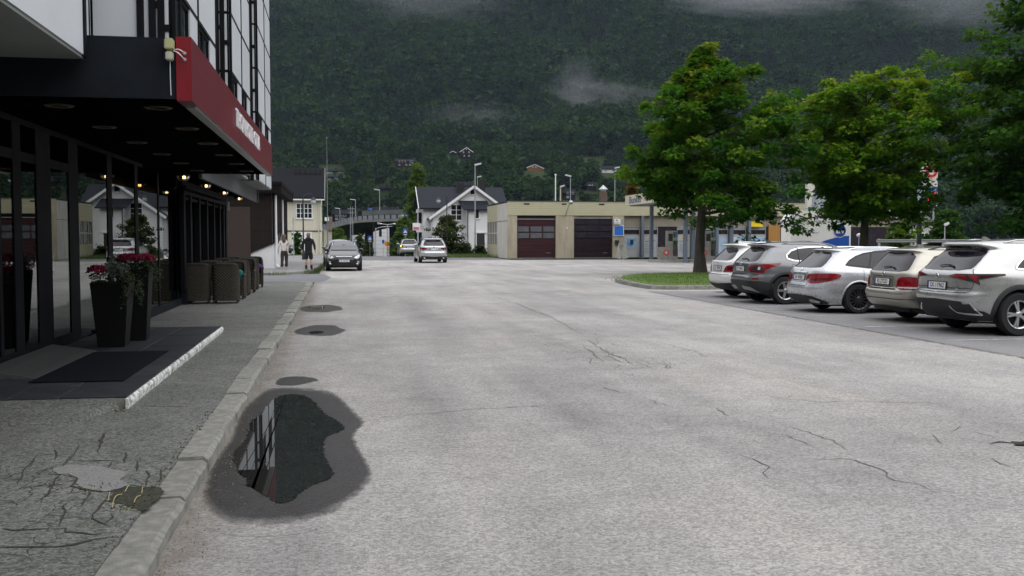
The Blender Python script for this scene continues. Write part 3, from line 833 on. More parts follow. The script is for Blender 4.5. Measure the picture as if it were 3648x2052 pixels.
# canopy: a part of the hotel with its own pieces
can = bpy.data.objects.new('canopy', None); COL.objects.link(can); can.parent = hotel
CY0, CY1, CZ0, CZ1 = 9.22, 19.78, 2.865, 3.40
CF = -1.27
bb = MB(); bb.box(-3.2, CF-.13, CY0+.02, CY1, CZ0+.03, CZ1-.01); bb.build('canopy_box', M_slate, can)
bb = MB(); bb.box(-3.66, CF-.135, CY0-.01, CY0+.015, CZ0+.005, CZ1); bb.build('canopy_end', M_slate, can)
bb = MB(); bb.box(CF-.13, CF, CY0-.03, CY1+.03, CZ0-.01, CZ1+.01); f_ = bb.build('fascia', [M_burg, M_burgend], can)
for p in f_.data.polygons:
    if abs(p.normal.y) > .9: p.material_index = 1
bb = MB(); bb.box(CF-.1, CF-.015, CY0+.3, CY1, CZ0-.035, CZ0-.012); bb.build('fascia_edge', mat('chrome strip', (.5,.5,.5), .3, metal=.8), can)
n = 12; wx = (3.2-1.41)/n
SB = shared_box('soffit_board', wx-.012, CY1-CY0-.04, .02, M_soffit)
for i in range(n):
    o = link('soffit_board', SB, can); o.location = (-3.2+i*wx, CY0+.02, CZ0)
M_lampring = mat('brass lamp ring', (.05,.034,.018), .5, metal=.4, var=.2)
bb = MB(); bb.lathe([(.0,.0),(.085,.0),(.085,-.01),(.115,-.012),(.13,-.004),(.13,.0)], n=20); DL = bb.mesh('downlight', M_lampring, 40)
for i in range(6):
    for x in (-2.53, -1.66):
        o = link('downlight', DL, can); o.location = (x, 9.8+1.79*i, CZ0)
M_sign = mat('white sign letter', (.72,.72,.74), .4, emit=(1,1,1), estr=.04)
text('THON HOTEL OTTA', .31, M_sign, 'sign_lettering', can, (CF+.02, 14.65, 3.135), (R(90), 0, R(90)), ext=.008, sx=1.28, bold=.0)
# junction boxes and wires at the near end of the fascia
jb = bpy.data.objects.new('junction_box', None); COL.objects.link(jb); jb.parent = can
def bevbox(name, x0, x1, y0, y1, z0, z1, m, parent, bev=.01, seg=2):
    me = bpy.data.meshes.new(name); bm = bmesh.new()
    q = MB().box(x0, x1, y0, y1, z0, z1)
    vv = [bm.verts.new(p) for p in q.v]
    for f in q.f: bm.faces.new([vv[i] for i in f])
    bmesh.ops.bevel(bm, geom=list(bm.edges), offset=bev, segments=seg, affect='EDGES')
    bm.to_mesh(me); bm.free(); me.materials.append(m)
    me.polygons.foreach_set('use_smooth', [True]*len(me.polygons)); me.set_sharp_from_angle(angle=R(35))
    return link(name, me, parent)
bevbox('upper_box', -1.485, -1.41, 9.1, 9.205, 3.285, 3.38, mat('yellowed plastic', (.45,.45,.24), .5, var=.15, scale=9), jb)
bevbox('lower_box', -1.48, -1.418, 9.12, 9.205, 3.195, 3.272, mat('cream plastic', (.55,.54,.42), .5, var=.12, scale=9), jb)
bb = MB()
bb.tube(chaikin([(-1.415,9.15,3.28),(-1.375,9.12,3.29),(-1.34,9.11,3.275),(-1.325,9.18,3.265)], 2, False), .005, 6)
bb.tube(chaikin([(-1.415,9.15,3.275),(-1.375,9.11,3.262),(-1.34,9.1,3.225),(-1.328,9.18,3.21)], 2, False), .005, 6)
bb.tube([(-1.45,9.19,3.2),(-1.452,9.2,3.06),(-1.449,9.205,2.9)], .004, 6)
bb.build('wire', M_whiteprint, jb, 60)
bb = MB()
for z in (3.265, 3.21): bb.lathe([(.0,-.012),(.014,-.012),(.017,0)], (-1.326, 9.19, z), 12, 'y')
bb.build('grommet', M_galv, jb, 40)

# entrance platform: slate tiles on a white-painted concrete edge
plat = thing('entrance_platform', 'raised entrance platform of dark slate tiles with peeling white edge', 'platform', (0,0,0))
m, N, L, pb = new_mat('peeling white paint')
v = nmap(N, L)
pk = nramp(N, L, nnoise(N, L, v, 9, 8, .8, .5), [(.44, 0.0), (.52, 1.0)])
pk2 = nnoise(N, L, v, 22, 5, .8)
L.new(nmix(N, L, pk, nmix(N, L, pk2, (.16,.17,.14), (.34,.34,.3)), (.74,.75,.74)), pb.inputs['Base Color'])
pb.inputs['Roughness'].default_value = .8
M_peel = m
edge = MB()
rnd = random.Random(3)
n = 40
V = []
prof = [(.0,.0),(.010,.05),(.002,.078),(-.008,.088),(-.02,.09),(-.02,.0)]
for i in range(n+1):
    y = 9.42 + (16.9-9.42)*i/n
    for j, (x, z) in enumerate(prof):
        V.append((-1.905+x+rnd.gauss(0, .002 if j < 4 else 0), y, .098+z*(1.05)+rnd.gauss(0, .0018 if 0 < j < 4 else 0)))
k = len(prof)
edge.add(V, [(i*k+j, i*k+(j+1) % k, (i+1)*k+(j+1) % k, (i+1)*k+j) for i in range(n) for j in range(k)] + [tuple(reversed(range(k))), tuple(n*k+j for j in range(k))])
edge.build('white_edge', M_peel, plat, 40, True)
bb = MB(); bb.box(-3.66, -1.926, 9.5, 16.85, .09, .185); bb.build('concrete_base', mat('tile joint', (.26,.25,.23), .9, var=.2, scale=20), plat)
M_tile = mat('slate tile', (.022,.024,.03), .6, spec=.3, col2=(.045,.047,.055), scale=4, bump=.15, bscale=30, randobj=.22)
tx = [-3.66, -3.36, -2.96, -2.52, -1.922]
T = {}
ty = [9.5 + i*.735 for i in range(11)]
for i, (xa, xb) in enumerate(zip(tx, tx[1:])):
    off = .0
    for j, (ya, yb) in enumerate(zip(ty, ty[1:])):
        key = i
        if key not in T: T[key] = shared_box('slate_tile', xb-xa-.012, .735-.012, .018, M_tile, .003)
        o = link('slate_tile', T[key], plat); o.location = (xa+.006, ya+.006, .185+.0015*math.sin(i*5+j*3))
# mat and grating
bb = MB(); bb.box(-3.06, -2.16, 10.5, 13.18, .2045, .216); tag(bb.build('door_mat', mat('black ribbed mat', (.006,.0075,.011), .95, var=.3, scale=30, bump=.5, bscale=160, spec=.1)), 'black rubber door mat lying on the slate platform', 'mat')
gr = thing('grating_ramp', 'ridged aluminium threshold ramp at the hotel doors', 'ramp', (0,0,0))
M_alu = mat('worn aluminium', (.16,.17,.17), .45, metal=.6, var=.25, scale=12)
bb = MB(); bb.add([(-3.06,10.84,.208),(-3.06,13.35,.208),(-3.6,13.35,.3),(-3.6,10.84,.3),(-3.06,10.84,.204),(-3.06,13.35,.204),(-3.6,13.35,.204),(-3.6,10.84,.204)], [(0,1,2,3),(0,3,7,4),(1,5,6,2),(0,4,5,1)]); bb.build('plate', M_alu, gr, normals=True)
RB = MB(); RB.bar((-3.08,0,.214), (-3.58,0,.299), .012, .012); RBm = RB.mesh('rib', M_alu)
for i in range(56):
    o = link('rib', RBm, gr); o.location = (0, 10.88+i*.0445, 0)

# terrace lamps (lit)
def bulkhead(y, label):
    t = thing('soffit_lamp', label, 'lamp', (-2.98, y, 2.98), 0, 'lit lamps under the terrace soffit')
    bb = MB(); bb.lathe([(.03,0),(.05,0),(.05,-.04),(.13,-.07),(.135,-.13),(.125,-.14)], n=18); bb.build('lamp_housing', M_black, t, 40)
    bb = MB(); bb.lathe([(.12,-.135),(.115,-.17),(.085,-.205),(.04,-.218),(.0,-.222)], n=18); bb.build('lamp_glass', window_glass('lamp glass', (.75,.6,.4), 1.4) if 'lamp glass' not in _mc else _mc['lamp glass'], t, 60)
    bb = MB(); bb.ball((0.02,-.03,-.165), .035); bb.build('bulb', mat('lamp bulb', (1,.8,.5), .5, emit=(1,.72,.36), estr=6), t, 90)
    bb = MB()
    for k in range(4):
        a = k*math.pi/4
        bb.tube([(.13*math.cos(a)*math.cos(q), .13*math.sin(a)*math.cos(q), -.135-.1*math.sin(q)) for q in [math.pi*i/10 for i in range(11)]], .006, 5)
    bb.build('lamp_cage', M_black, t, 60)
for y, l in ((20.2,'nearest lit caged lamp above the terrace chairs'),(23.45,'second lit caged lamp from the entrance canopy'),(27.0,'third lit caged lamp along the terrace soffit'),(30.9,'farthest lit caged lamp near the brown wall')):
    bulkhead(y, l)
# ---------------------------------------------------------------- planters and terrace chairs
def leafcloud(rnd, c, rad, n, size, droop=.0, b=None, shell=.5, flat=False):
    b = b or MB()
    for i in range(n):
        while True:
            p = Vector((rnd.uniform(-1,1), rnd.uniform(-1,1), rnd.uniform(-1,1)))
            if shell < p.length < 1: break
        q = Vector((c[0]+p.x*rad[0], c[1]+p.y*rad[1], c[2]+p.z*rad[2]))
        s = size*(.6+.8*rnd.random())
        d = Vector((p.x+rnd.gauss(0,.5), p.y+rnd.gauss(0,.5), p.z*.6+rnd.gauss(0,.5)-droop)).normalized()
        r = d.cross(Vector((rnd.gauss(0,1), rnd.gauss(0,1), rnd.gauss(0,1)))).normalized()
        n_ = d.cross(r)
        b.add([q, q+d*s*.5+r*s*.28+n_*s*.06, q+d*s, q+d*s*.5-r*s*.28+n_*s*.06], [(0,1,2),(0,2,3)])
    return b
M_leafdark = mat('planter leaf', (.012,.03,.008), .55, col2=(.03,.06,.012), scale=14)
M_ivy = mat('trailing leaf', (.014,.032,.007), .55, col2=(.04,.065,.016), scale=14)
M_silver = mat('silver foliage', (.09,.12,.10), .7, col2=(.18,.22,.19), scale=14)
M_petal = mat('magenta petal', (.26,.008,.045), .6, col2=(.42,.02,.09), scale=25)
M_pot = mat('charcoal planter', (.005,.005,.006), .6, spec=.25, var=.2, scale=4, bump=.06, bscale=50)
def planter(loc, h, wt, wb, label, flowers, silver, seed, trail):
    rnd = random.Random(seed)
    t = thing('planter', label, 'planter', loc, R(seed % 5))
    me = bpy.data.meshes.new('pot'); bm = bmesh.new()
    def ring(w, z): return [bm.verts.new((x*w/2, y*w/2, z)) for x, y in ((-1,-1),(1,-1),(1,1),(-1,1))]
    rs = [ring(wb, 0), ring(wt, h), ring(wt-.05, h), ring(wt-.06, h-.06)]
    for a, c in zip(rs, rs[1:]):
        for i in range(4): bm.faces.new((a[i], a[(i+1) % 4], c[(i+1) % 4], c[i]))
    bm.faces.new(rs[0][::-1]); bm.faces.new(rs[3])
    bmesh.ops.bevel(bm, geom=[e for e in bm.edges], offset=.008, segments=2, affect='EDGES')
    bm.to_mesh(me); bm.free(); me.materials.append(M_pot)
    link('pot', me, t)
    b = leafcloud(rnd, (0,0,h+.06), (wt*.58, wt*.58, .13), 800, .035, .2)
    b.build('foliage', M_leafdark, t)
    b = MB()
    for k in range(trail):
        a = rnd.uniform(-1.2, .9); x0, y0 = wt*.5*math.cos(a), wt*.5*math.sin(a)
        L_ = .1+.36*rnd.random()**1.5
        for j in range(int(L_/.022)):
            s_ = j*.022
            q = (x0+.13*math.cos(a)*min(1, s_*8)+rnd.gauss(0,.02), y0+.12*math.sin(a)*min(1, s_*8)+rnd.gauss(0,.02), h+.1-s_*1.0+rnd.gauss(0,.012))
            leafcloud(rnd, q, (.02,.02,.02), 3, .026, .6, b, 0)
    b.build('trailing_leaves', M_ivy, t)
    for (x, y, z, r) in flowers:
        b = MB()
        for j in range(int(260*(r/.12)**2)):
            a = rnd.random()*6.283; e = math.asin(rnd.random()**.7)
            p = Vector((math.cos(a)*math.cos(e), math.sin(a)*math.cos(e), math.sin(e)))
            q = Vector((x, y, h+z)) + Vector((p.x*r*1.15, p.y*r*1.15, p.z*r*.7))*(.85+.2*rnd.random())
            leafcloud(rnd, q, (.006,.006,.006), 4, .03, -.5, b, 0)
        b.build('flower_head', M_petal, t)
    b = MB()
    for (x, y, z, r) in silver: leafcloud(rnd, (x, y, h+z), (r, r, r*.8), 260, .035, -.3, b, .2)
    if silver: b.build('silver_foliage', M_silver, t)
planter((-2.99, 13.98, .204), .86, .48, .34, 'nearer charcoal planter with one magenta flower head and trailing green', [(-.16,-.12,.13,.11)], [(.02,-.1,.17,.12),(.1,.05,.16,.1)], 21, 20)
planter((-2.86, 14.78, .204), 1.0, .44, .32, 'farther tall planter crowned with magenta chrysanthemums', [(-.06,-.1,.12,.13),(.14,-.02,.12,.12)], [(-.2,-.08,.1,.14)], 32, 18)

# wicker armchairs
m, N, L, pb = new_mat('grey brown wicker')
v = nmap(N, L)
w1 = N.new('ShaderNodeTexWave'); w1.bands_direction = 'Z'; w1.inputs['Scale'].default_value = 13; w1.inputs['Distortion'].default_value = .6; L.new(v, w1.inputs['Vector'])
w2 = N.new('ShaderNodeTexWave'); w2.bands_direction = 'DIAGONAL'; w2.inputs['Scale'].default_value = 9; w2.inputs['Distortion'].default_value = 1.2; L.new(v, w2.inputs['Vector'])
ww = nmath(N, L, 'ADD', nmath(N, L, 'MULTIPLY', w1.outputs['Fac'], .6), nmath(N, L, 'MULTIPLY', w2.outputs['Fac'], .4))
no = nnoise(N, L, v, 30, 4)
L.new(nramp(N, L, nmath(N, L, 'ADD', nmath(N, L, 'MULTIPLY', ww, .6), nmath(N, L, 'MULTIPLY', no, .5)), [(.28,(.004,.0036,.003)), (.55,(.042,.037,.029)), (.92,(.14,.125,.10))]), pb.inputs['Base Color'])
pb.inputs['Roughness'].default_value = .8; pb.inputs['Specular IOR Level'].default_value = .15
bp = N.new('ShaderNodeBump'); bp.inputs['Strength'].default_value = .8; bp.inputs['Distance'].default_value = .012
L.new(ww, bp.inputs['Height']); L.new(bp.outputs[0], pb.inputs['Normal'])
M_wicker = m
M_rim = mat('wicker rim', (.04,.036,.03), .8, spec=.2, var=.35, scale=40, bump=.4, bscale=70)
def wicker_chair():
    """faces +Y (the back is towards -Y); width .64, depth .66"""
    t = thing('wicker_armchair', 'x', 'armchair')
    path = [(-.30,.33),(-.315,.1),(-.315,-.15),(-.30,-.26),(-.22,-.325),(0,-.335),(.22,-.325),(.30,-.26),(.315,-.15),(.315,.1),(.30,.33)]
    hts = [.60,.61,.66,.80,.90,.92,.90,.80,.66,.61,.60]
    hts = [.58,.59,.62,.88,.91,.92,.91,.88,.62,.59,.58]
    P = chaikin([(x, y, h) for (x, y), h in zip(path, hts)], 2, False)
    out, inn = [], []
    for i, (x, y, h) in enumerate(P):
        a, c = P[max(0, i-1)], P[min(len(P)-1, i+1)]
        tx_, ty_ = c[0]-a[0], c[1]-a[1]; l = math.hypot(tx_, ty_)
        nx, ny = -ty_/l, tx_/l
        out.append((x, y)); inn.append((x+nx*.07, y+ny*.07))
    n = len(P)
    b = MB(); V = []
    for i in range(n):
        h = P[i][2]
        tap = .03
        for (q, side) in ((out[i], 1), (inn[i], 0)):
            for z in (.07, .3, h):
                k = 1-(tap*(1-z/.9) if side else 0)
                V.append((q[0]*k, q[1]*k, z))
    F = []
    for i in range(n-1):
        o, p = i*6, (i+1)*6
        F += [(o,p,p+1,o+1),(o+1,p+1,p+2,o+2),(o+2,p+2,p+5,o+5),(o+5,p+5,p+4,o+4),(o+4,p+4,p+3,o+3),(o+3,p+3,p,o)]
    F += [(0,1,2,5,4,3), tuple((n-1)*6+k for k in (3,4,5,2,1,0))]
    b.add(V, F); b.build('back_and_arms', M_wicker, t, 50, True)
    b = MB(); b.tube([((out[i][0]+inn[i][0])/2, (out[i][1]+inn[i][1])/2, P[i][2]+.005) for i in range(n)], .042, 8); b.build('rim', M_rim, t, 60)
    b = MB(); b.box(-.25, .25, -.26, .30, .1, .36); b.build('seat', M_wicker, t)
    bevbox('cushion', -.235, .235, -.24, .29, .36, .44, mat('grey seat cushion', (.1,.1,.1), .9, var=.15), t, .03)
    for sx in (-1, 1):
        for sy in (-1, 1):
            b = MB(); b.tube([(sx*.26, sy*.27, 0), (sx*.265, sy*.275, .09)], .022, 8); b.build('leg', M_rim, t, 60)
    return t
def cushion(loc, m, label, rz):
    me = bpy.data.meshes.new('cushion'); bm = bmesh.new()
    bmesh.ops.create_uvsphere(bm, u_segments=16, v_segments=10, radius=1)
    for q in bm.verts:
        x, y, z = q.co
        f = lambda a: math.copysign(abs(a)**.55, a)
        q.co = (f(x)*.2, y*.07, f(z)*.19)
    for f in bm.faces: f.smooth = True
    bm.to_mesh(me); bm.free(); me.materials.append(m)
    o = link('throw_cushion', me); o.location = loc; o.rotation_euler = (R(-14), 0, rz)
    return tag(o, label, 'cushion')
proto = wicker_chair()
rows = [(24.45,0),(26.1,1),(27.7,0),(29.2,1),(30.75,0),(32.2,1)]
ords = ['first','second','third','fourth','fifth','sixth']
used = False
rnd = random.Random(8)
for i, (y, f) in enumerate(rows):
    for j, x in enumerate((-3.34, -2.68)):
        o = proto if not used else copy_tree(proto); used = True
        side = 'by the glass' if j == 0 else 'on the kerb side'
        way = 'facing the camera' if f else 'with its back to the camera'
        place(o, (x+rnd.gauss(0,.015), y, .1), (math.pi if f else 0)+R(rnd.gauss(0,2)), f'wicker armchair {side} in {ords[i]} terrace row, {way}', 'wicker armchairs on the hotel terrace')
cushion((-2.62, 26.17, .66), mat('teal cushion', (.01,.16,.14), .9, var=.15, scale=20), 'teal throw cushion in a wicker armchair', R(180))
cushion((-2.62, 32.3, .66), mat('purple cushion', (.11,.02,.22), .9, var=.15, scale=20), 'purple throw cushion in the farthest wicker armchair', R(180))
# ---------------------------------------------------------------- neighbouring buildings
_A, _P = R(9.81), R(2.892)
_fw = Vector((math.sin(_A)*math.cos(_P), math.cos(_A)*math.cos(_P), -math.sin(_P)))
_rt = Vector((math.cos(_A), -math.sin(_A), 0)); _up = _rt.cross(_fw)
def at(px, py, Y):
    """survey helper: the point at street distance Y that was sighted at (px, py) of the 2576-wide survey sheet"""
    d = _fw + _rt*((px-1288)/2504) + _up*((724.5-py)/2504)
    t = Y/d.y
    return Vector((d.x*t, Y, 1.65+d.z*t))
def striped(name, c0, c1, scale, axis='X', rough=.7, bump=.4, var=.12, sharp=.2):
    """boards or tiles too small to pick apart: grooves in one direction"""
    if name in _mc: return _mc[name]
    m, N, L, pb = new_mat(name)
    v = nmap(N, L)
    w = N.new('ShaderNodeTexWave'); w.bands_direction = axis; w.wave_profile = 'SAW'; w.inputs['Scale'].default_value = scale; L.new(v, w.inputs['Vector'])
    g_ = nramp(N, L, w.outputs['Fac'], [(0, 0.0), (sharp, 1.0)])
    no = nnoise(N, L, v, 1.7, 5, .7)
    col = nmix(N, L, no, tuple(x*(1-var) for x in c1), tuple(min(1, x*(1+var)) for x in c1))
    L.new(nmix(N, L, g_, c0, col), pb.inputs['Base Color'])
    pb.inputs['Roughness'].default_value = min(1, rough+.15); pb.inputs['Specular IOR Level'].default_value = .12
    bp = N.new('ShaderNodeBump'); bp.inputs['Strength'].default_value = bump; bp.inputs['Distance'].default_value = .02
    L.new(w.outputs['Fac'], bp.inputs['Height']); L.new(bp.outputs[0], pb.inputs['Normal'])
    _mc[name] = m
    return m
def window(parent, x, z, w, h, y=0, frame=None, pane=None, bars=(1,0), fw=.07, name='window', proud=.05, sill=True):
    """window on a wall that faces -Y at y; x centre, z bottom"""
    frame = frame or M_white; pane = pane or M_blueglass
    f = MB()
    f.box(x-w/2-fw, x-w/2, y-proud, y+.02, z-fw, z+h+fw); f.box(x+w/2, x+w/2+fw, y-proud, y+.02, z-fw, z+h+fw)
    f.box(x-w/2, x+w/2, y-proud, y+.02, z-fw, z); f.box(x-w/2, x+w/2, y-proud, y+.02, z+h, z+h+fw)
    for i in range(bars[0]): xx = x-w/2+w*(i+1)/(bars[0]+1); f.box(xx-fw*.35, xx+fw*.35, y-proud*.8, y+.015, z, z+h)
    for i in range(bars[1]): zz = z+h*(i+1)/(bars[1]+1); f.box(x-w/2, x+w/2, y-proud*.7, y+.015, zz-fw*.25, zz+fw*.25)
    o = f.build(name, frame, parent)
    bb = MB(); bb.box(x-w/2+.002, x+w/2-.002, y-.012, y+.01, z+.002, z+h-.002); bb.build('pane', pane, o)
    if sill:
        bb = MB(); bb.box(x-w/2-fw-.04, x+w/2+fw+.04, y-proud-.05, y-.003, z-fw-.035, z-fw-.003); bb.build('sill', frame, o)
    return o
def gable_roof(x0, x1, y0, y1, ze, zr, over=.3, th=.12, axis='x', b=None):
    """roof slabs with ridge along axis"""
    b = b or MB()
    if axis == 'x':
        ym = (y0+y1)/2; s = (zr-ze)/(ym-y0)
        P = [(y0-over, ze-over*s), (ym, zr), (y1+over, ze-over*s), (y1+over, ze-over*s+th), (ym, zr+th*1.2), (y0-over, ze-over*s+th)]
        b.prism(P, lambda a, c, d: (d, a, c), x0-over, x1+over)
    else:
        xm = (x0+x1)/2; s = (zr-ze)/(xm-x0)
        P = [(x0-over, ze-over*s), (xm, zr), (x1+over, ze-over*s), (x1+over, ze-over*s+th), (xm, zr+th*1.2), (x0-over, ze-over*s+th)]
        b.prism(P, lambda a, c, d: (a, d, c), y0-over, y1+over)
    return b
def gable_wall(x0, x1, y0, y1, z0, ze, zr, axis='x', b=None):
    b = b or MB()
    if axis == 'x': P = [(y0,z0),(y1,z0),(y1,ze),((y0+y1)/2,zr),(y0,ze)]; b.prism(P, lambda a, c, d: (d, a, c), x0, x1)
    else: P = [(x0,z0),(x1,z0),(x1,ze),((x0+x1)/2,zr),(x0,ze)]; b.prism(P, lambda a, c, d: (a, d, c), y0, y1)
    return b

# brown building with white plinth at the side street
M_brown = striped('dark brown cladding', (.006,.005,.005), (.022,.016,.015), 2.6, 'X', .6, .5)
M_browny = striped('dark brown cladding along the street', (.006,.005,.005), (.022,.016,.015), 2.6, 'Y', .6, .5)
M_plaster = mat('white plaster', (.66,.66,.67), .8, var=.06, scale=1.5, bump=.1)
bw = thing('brown_building', 'dark brown clad low building with white plinth at the side street', 'building', (0,0,0))
BY0, BY1, BX = 51.8, 64.3, -3.28
bb = MB(); bb.box(-16, BX, BY0, BY1, 0, 3.9); bb.build('wall', M_plaster, bw)
bb = MB(); bb.prism([(-16,.62),(-5.0,.62),(-4.41,.88),(BX-.08,1.36),(BX-.08,3.9),(-16,3.9)], lambda a, c, d: (a, d, c), BY0-.06, BY0-.005); bb.build('front_cladding', M_brown, bw, normals=True)
bb = MB()
for k in range(14):
    x = -4.41+k*.087; z = .88+(x+4.41)*.43
    bb.box(x-.03, x+.02, BY0-.068, BY0-.06, z-.03, z+.1)
bb.build('cladding_teeth', M_brown, bw)
bb = MB(); bb.box(-5.55, -4.42, BY0-.09, BY0-.062, .35, 3.2); bb.build('garage_door', mat('brown door', (.03,.017,.013), .6, var=.15, scale=2), bw)
M_bline = mat('brown strip', (.010,.008,.008), .8, spec=.1)
for z in (1.3, 1.98, 2.62, 3.25):
    bb = MB(); bb.box(-8, BX-.1, BY0-.07, BY0-.058, z, z+.02); bb.build('cladding_joint', M_bline, bw)
k = 0
for y in np.arange(BY0+.5, BY1-.2, .42):     # slats of uneven length down the street side
    z0 = 1.2+1.7*abs(math.sin(k*.9))*(.4+.6*((k*7) % 5)/5); k += 1
    bb = MB(); bb.box(BX+.004, BX+.05, y, y+.3, z0, 3.9); bb.build('cladding_slat', M_browny, bw)
bb = MB(); bb.box(-16.2, BX+.42, BY0-.4, BY1+.3, 3.9, 4.02); bb.box(-16.2, BX+.40, BY0-.38, BY1+.28, 4.02, 4.3); bb.box(-16.2, BX+.44, BY0-.42, BY1+.32, 4.3, 4.46); bb.build('parapet', M_bline, bw)
for y in (BY0+.1, BY0+6.2):
    bb = MB(); bb.tube(chaikin([(BX+.1, y, 3.8), (BX+.1, y, .5), (BX+.1, y, .22), (BX+.26, y-.06, .16)], 2, False), .06, 8); bb.build('downpipe', M_white, bw, 60)
bb = MB(); bb.box(BX-.06, BX+.03, BY0-.06, BY0+.09, 1.36, 3.9); bb.build('corner_board', M_bline, bw)

# cream timber house behind it
ch = thing('cream_house', 'cream board-clad house with dark slate roof behind the walkers', 'house', (0,0,0))
HY = 95.0
xl, xr_ = at(700, 600, HY).x, at(808, 600, HY).x
M_cream = striped('cream boards', (.30,.285,.22), (.62,.595,.48), 2.4, 'X', .7, .3)
M_roofdark = striped('dark slate roof', (.004,.005,.006), (.012,.0125,.016), 3.0, 'Z', .7, .3)
bb = MB(); gable_wall(xl-6, xr_, HY, HY+7, 0, 5.5, 8.2, 'x', bb); bb.build('wall', M_cream, ch, normals=True)
bb = gable_roof(xl-6, xr_, HY, HY+7, 5.5, 8.2, .35, .14, 'x'); rf = bb.build('roof', M_roofdark, ch, normals=True)
bb = MB()
for i in range(6):
    x = at(742+i*13, 440, HY+3).x
    bb.tube([(x, HY+2.6, 7.6), (x, HY+2.9, 8.15), (x, HY+3.6, 8.4)], .03, 5)
bb.tube([(at(742,440,HY+3).x, HY+2.6, 7.75), (at(807,440,HY+3).x, HY+2.6, 7.75)], .025, 5)
bb.build('roof_rail', M_bline, rf)
bb = MB(); bb.bar((xr_+.36, HY-.36, 5.2), (xr_+.36, HY+3.5, 8.28), .05, .26); bb.bar((xr_+.36, HY+7.36, 5.2), (xr_+.36, HY+3.5, 8.28), .05, .26); bb.build('barge_board', mat('grey weathered board', (.25,.25,.23), .8, var=.2), rf)
bb = MB(); bb.box(xl-6.3, xr_+.36, HY-.5, HY-.36, 5.12, 5.24); bb.build('gutter', M_white, rf)
wc = at(765.5, 535, HY)
window(ch, wc.x, 3.5, 1.36, 1.3, HY, M_white, M_blueglass, (3, 2), .09)
bb = MB(); bb.box(xl-6, xr_+.03, HY-.05, HY+.0, 2.22, 2.32); bb.build('belt_board', mat('brown belt', (.05,.04,.03), .8), ch)
bb = MB(); bb.box(at(735,600,HY).x, at(784,600,HY).x, HY-.06, HY-.004, .2, 2.1); bb.build('garage_door', M_white, ch)
bb = MB(); bb.box(at(733,600,HY).x, at(785.5,600,HY).x, HY-.07, HY-.004, 2.1, 2.2); bb.build('door_lintel', M_white, ch)
for x in (xr_-.12, xr_-1.98):
    pass
bb = MB(); bb.box(xr_-.14, xr_+.03, HY-.03, HY+.1, 0, 5.3); bb.build('corner_board', M_cream, ch)
bb = MB(); bb.tube([(xr_-.22, HY-.06, 5.1), (xr_-.22, HY-.06, .2)], .05, 8); bb.build('downpipe', mat('cream pipe', (.55,.53,.44), .6), ch, 60)
f = MB(); f.box(xr_+.004, xr_+.06, HY+1, HY+2, 3.3, 4.8); f = f.build('window', M_white, ch)
bb = MB(); bb.box(xr_+.05, xr_+.066, HY+1.1, HY+1.9, 3.4, 4.7); bb.build('pane', M_blueglass, f)
# picket fence and hedge before the cream house
fn = thing('picket_fence', 'white board fence in front of the cream house', 'fence', (0,0,0))
fy = 91.0
fa, fb = at(724, 630, fy).x, at(762, 630, fy).x
PK = shared_box('picket', .085, .022, .95, M_white)
i = 0; x = fa
while x < fb:
    o = link('picket', PK, fn); o.location = (x, fy, .1); x += .1
bb = MB(); bb.box(fa, fb, fy+.024, fy+.06, .3, .38); bb.box(fa, fb, fy+.024, fy+.06, .8, .88); bb.build('rail', M_white, fn)

# white timber villa
M_wboard = striped('white weatherboard', (.5,.5,.51), (.72,.72,.73), 2.2, 'Z', .6, .25, .05)
M_tile = striped('blue black roof tile', (.005,.006,.009), (.016,.018,.026), 1.1, 'Z', .5, .6)
wh = thing('white_villa', 'white weatherboard villa with dark tiled roof and steep front gable', 'house', (0,0,0))
VY = 98.0
gx0, gxa = at(1089, 600, VY).x, at(1192, 600, VY).x
gx1 = 2*gxa-gx0
za = at(1192, 471, VY).z; zg = at(1089, 545, VY).z
b0 = MB(); b0.prism([(gx0,0),(gx1,0),(gx1,zg),(gxa,za),(gx0,zg)], lambda a, c, d: (a, d, c), VY, VY+9); b0.build('gable_wall', M_wboard, wh, normals=True)
bb = gable_roof(gx0, gx1, VY, VY+9, zg, za, .38, .12, 'y'); rf = bb.build('roof', M_tile, wh, normals=True)
bb = MB(); s_ = (za-zg)/(gxa-gx0)
for sx, xe in ((-1, gx0-.4), (1, gx1+.4)): bb.bar((gxa+sx*.0, VY-.42, za+.06), (xe, VY-.42, za+.06-abs(xe-gxa)*s_), .06, .24)
bb.build('barge_board', M_white, rf)
lx0 = at(1064, 600, VY+3).x
ze, zr = at(1100, 521, VY+3).z, at(1100, 474, VY+6).z
b0 = MB(); gable_wall(lx0, at(1258, 600, VY+5).x, VY+2.6, VY+10, 0, ze, zr, 'x', b0); b0.build('wing_wall', M_wboard, wh, normals=True)
bb = gable_roof(lx0, at(1258, 600, VY+5).x, VY+2.6, VY+10, ze, zr, .45, .14, 'x'); r2 = bb.build('wing_roof', M_tile, wh, normals=True)
bb = MB(); bb.bar((lx0-.48, VY+2.1, ze-.3), (lx0-.48, VY+6.3, zr+.08), .05, .28); bb.build('barge_board', M_white, r2)
bb = MB(); c1 = at(1160, 470, VY+5); bb.box(c1.x-.4, c1.x+.35, VY+5.2, VY+5.9, 5, at(1160,460,VY+5).z); bb.build('chimney', M_black, r2)
bb = MB(); c1 = at(1210, 470, VY+5); bb.box(c1.x-.28, c1.x+.3, VY+4, VY+4.6, 5, at(1160,452,VY+5).z); bb.build('chimney', M_black, r2)
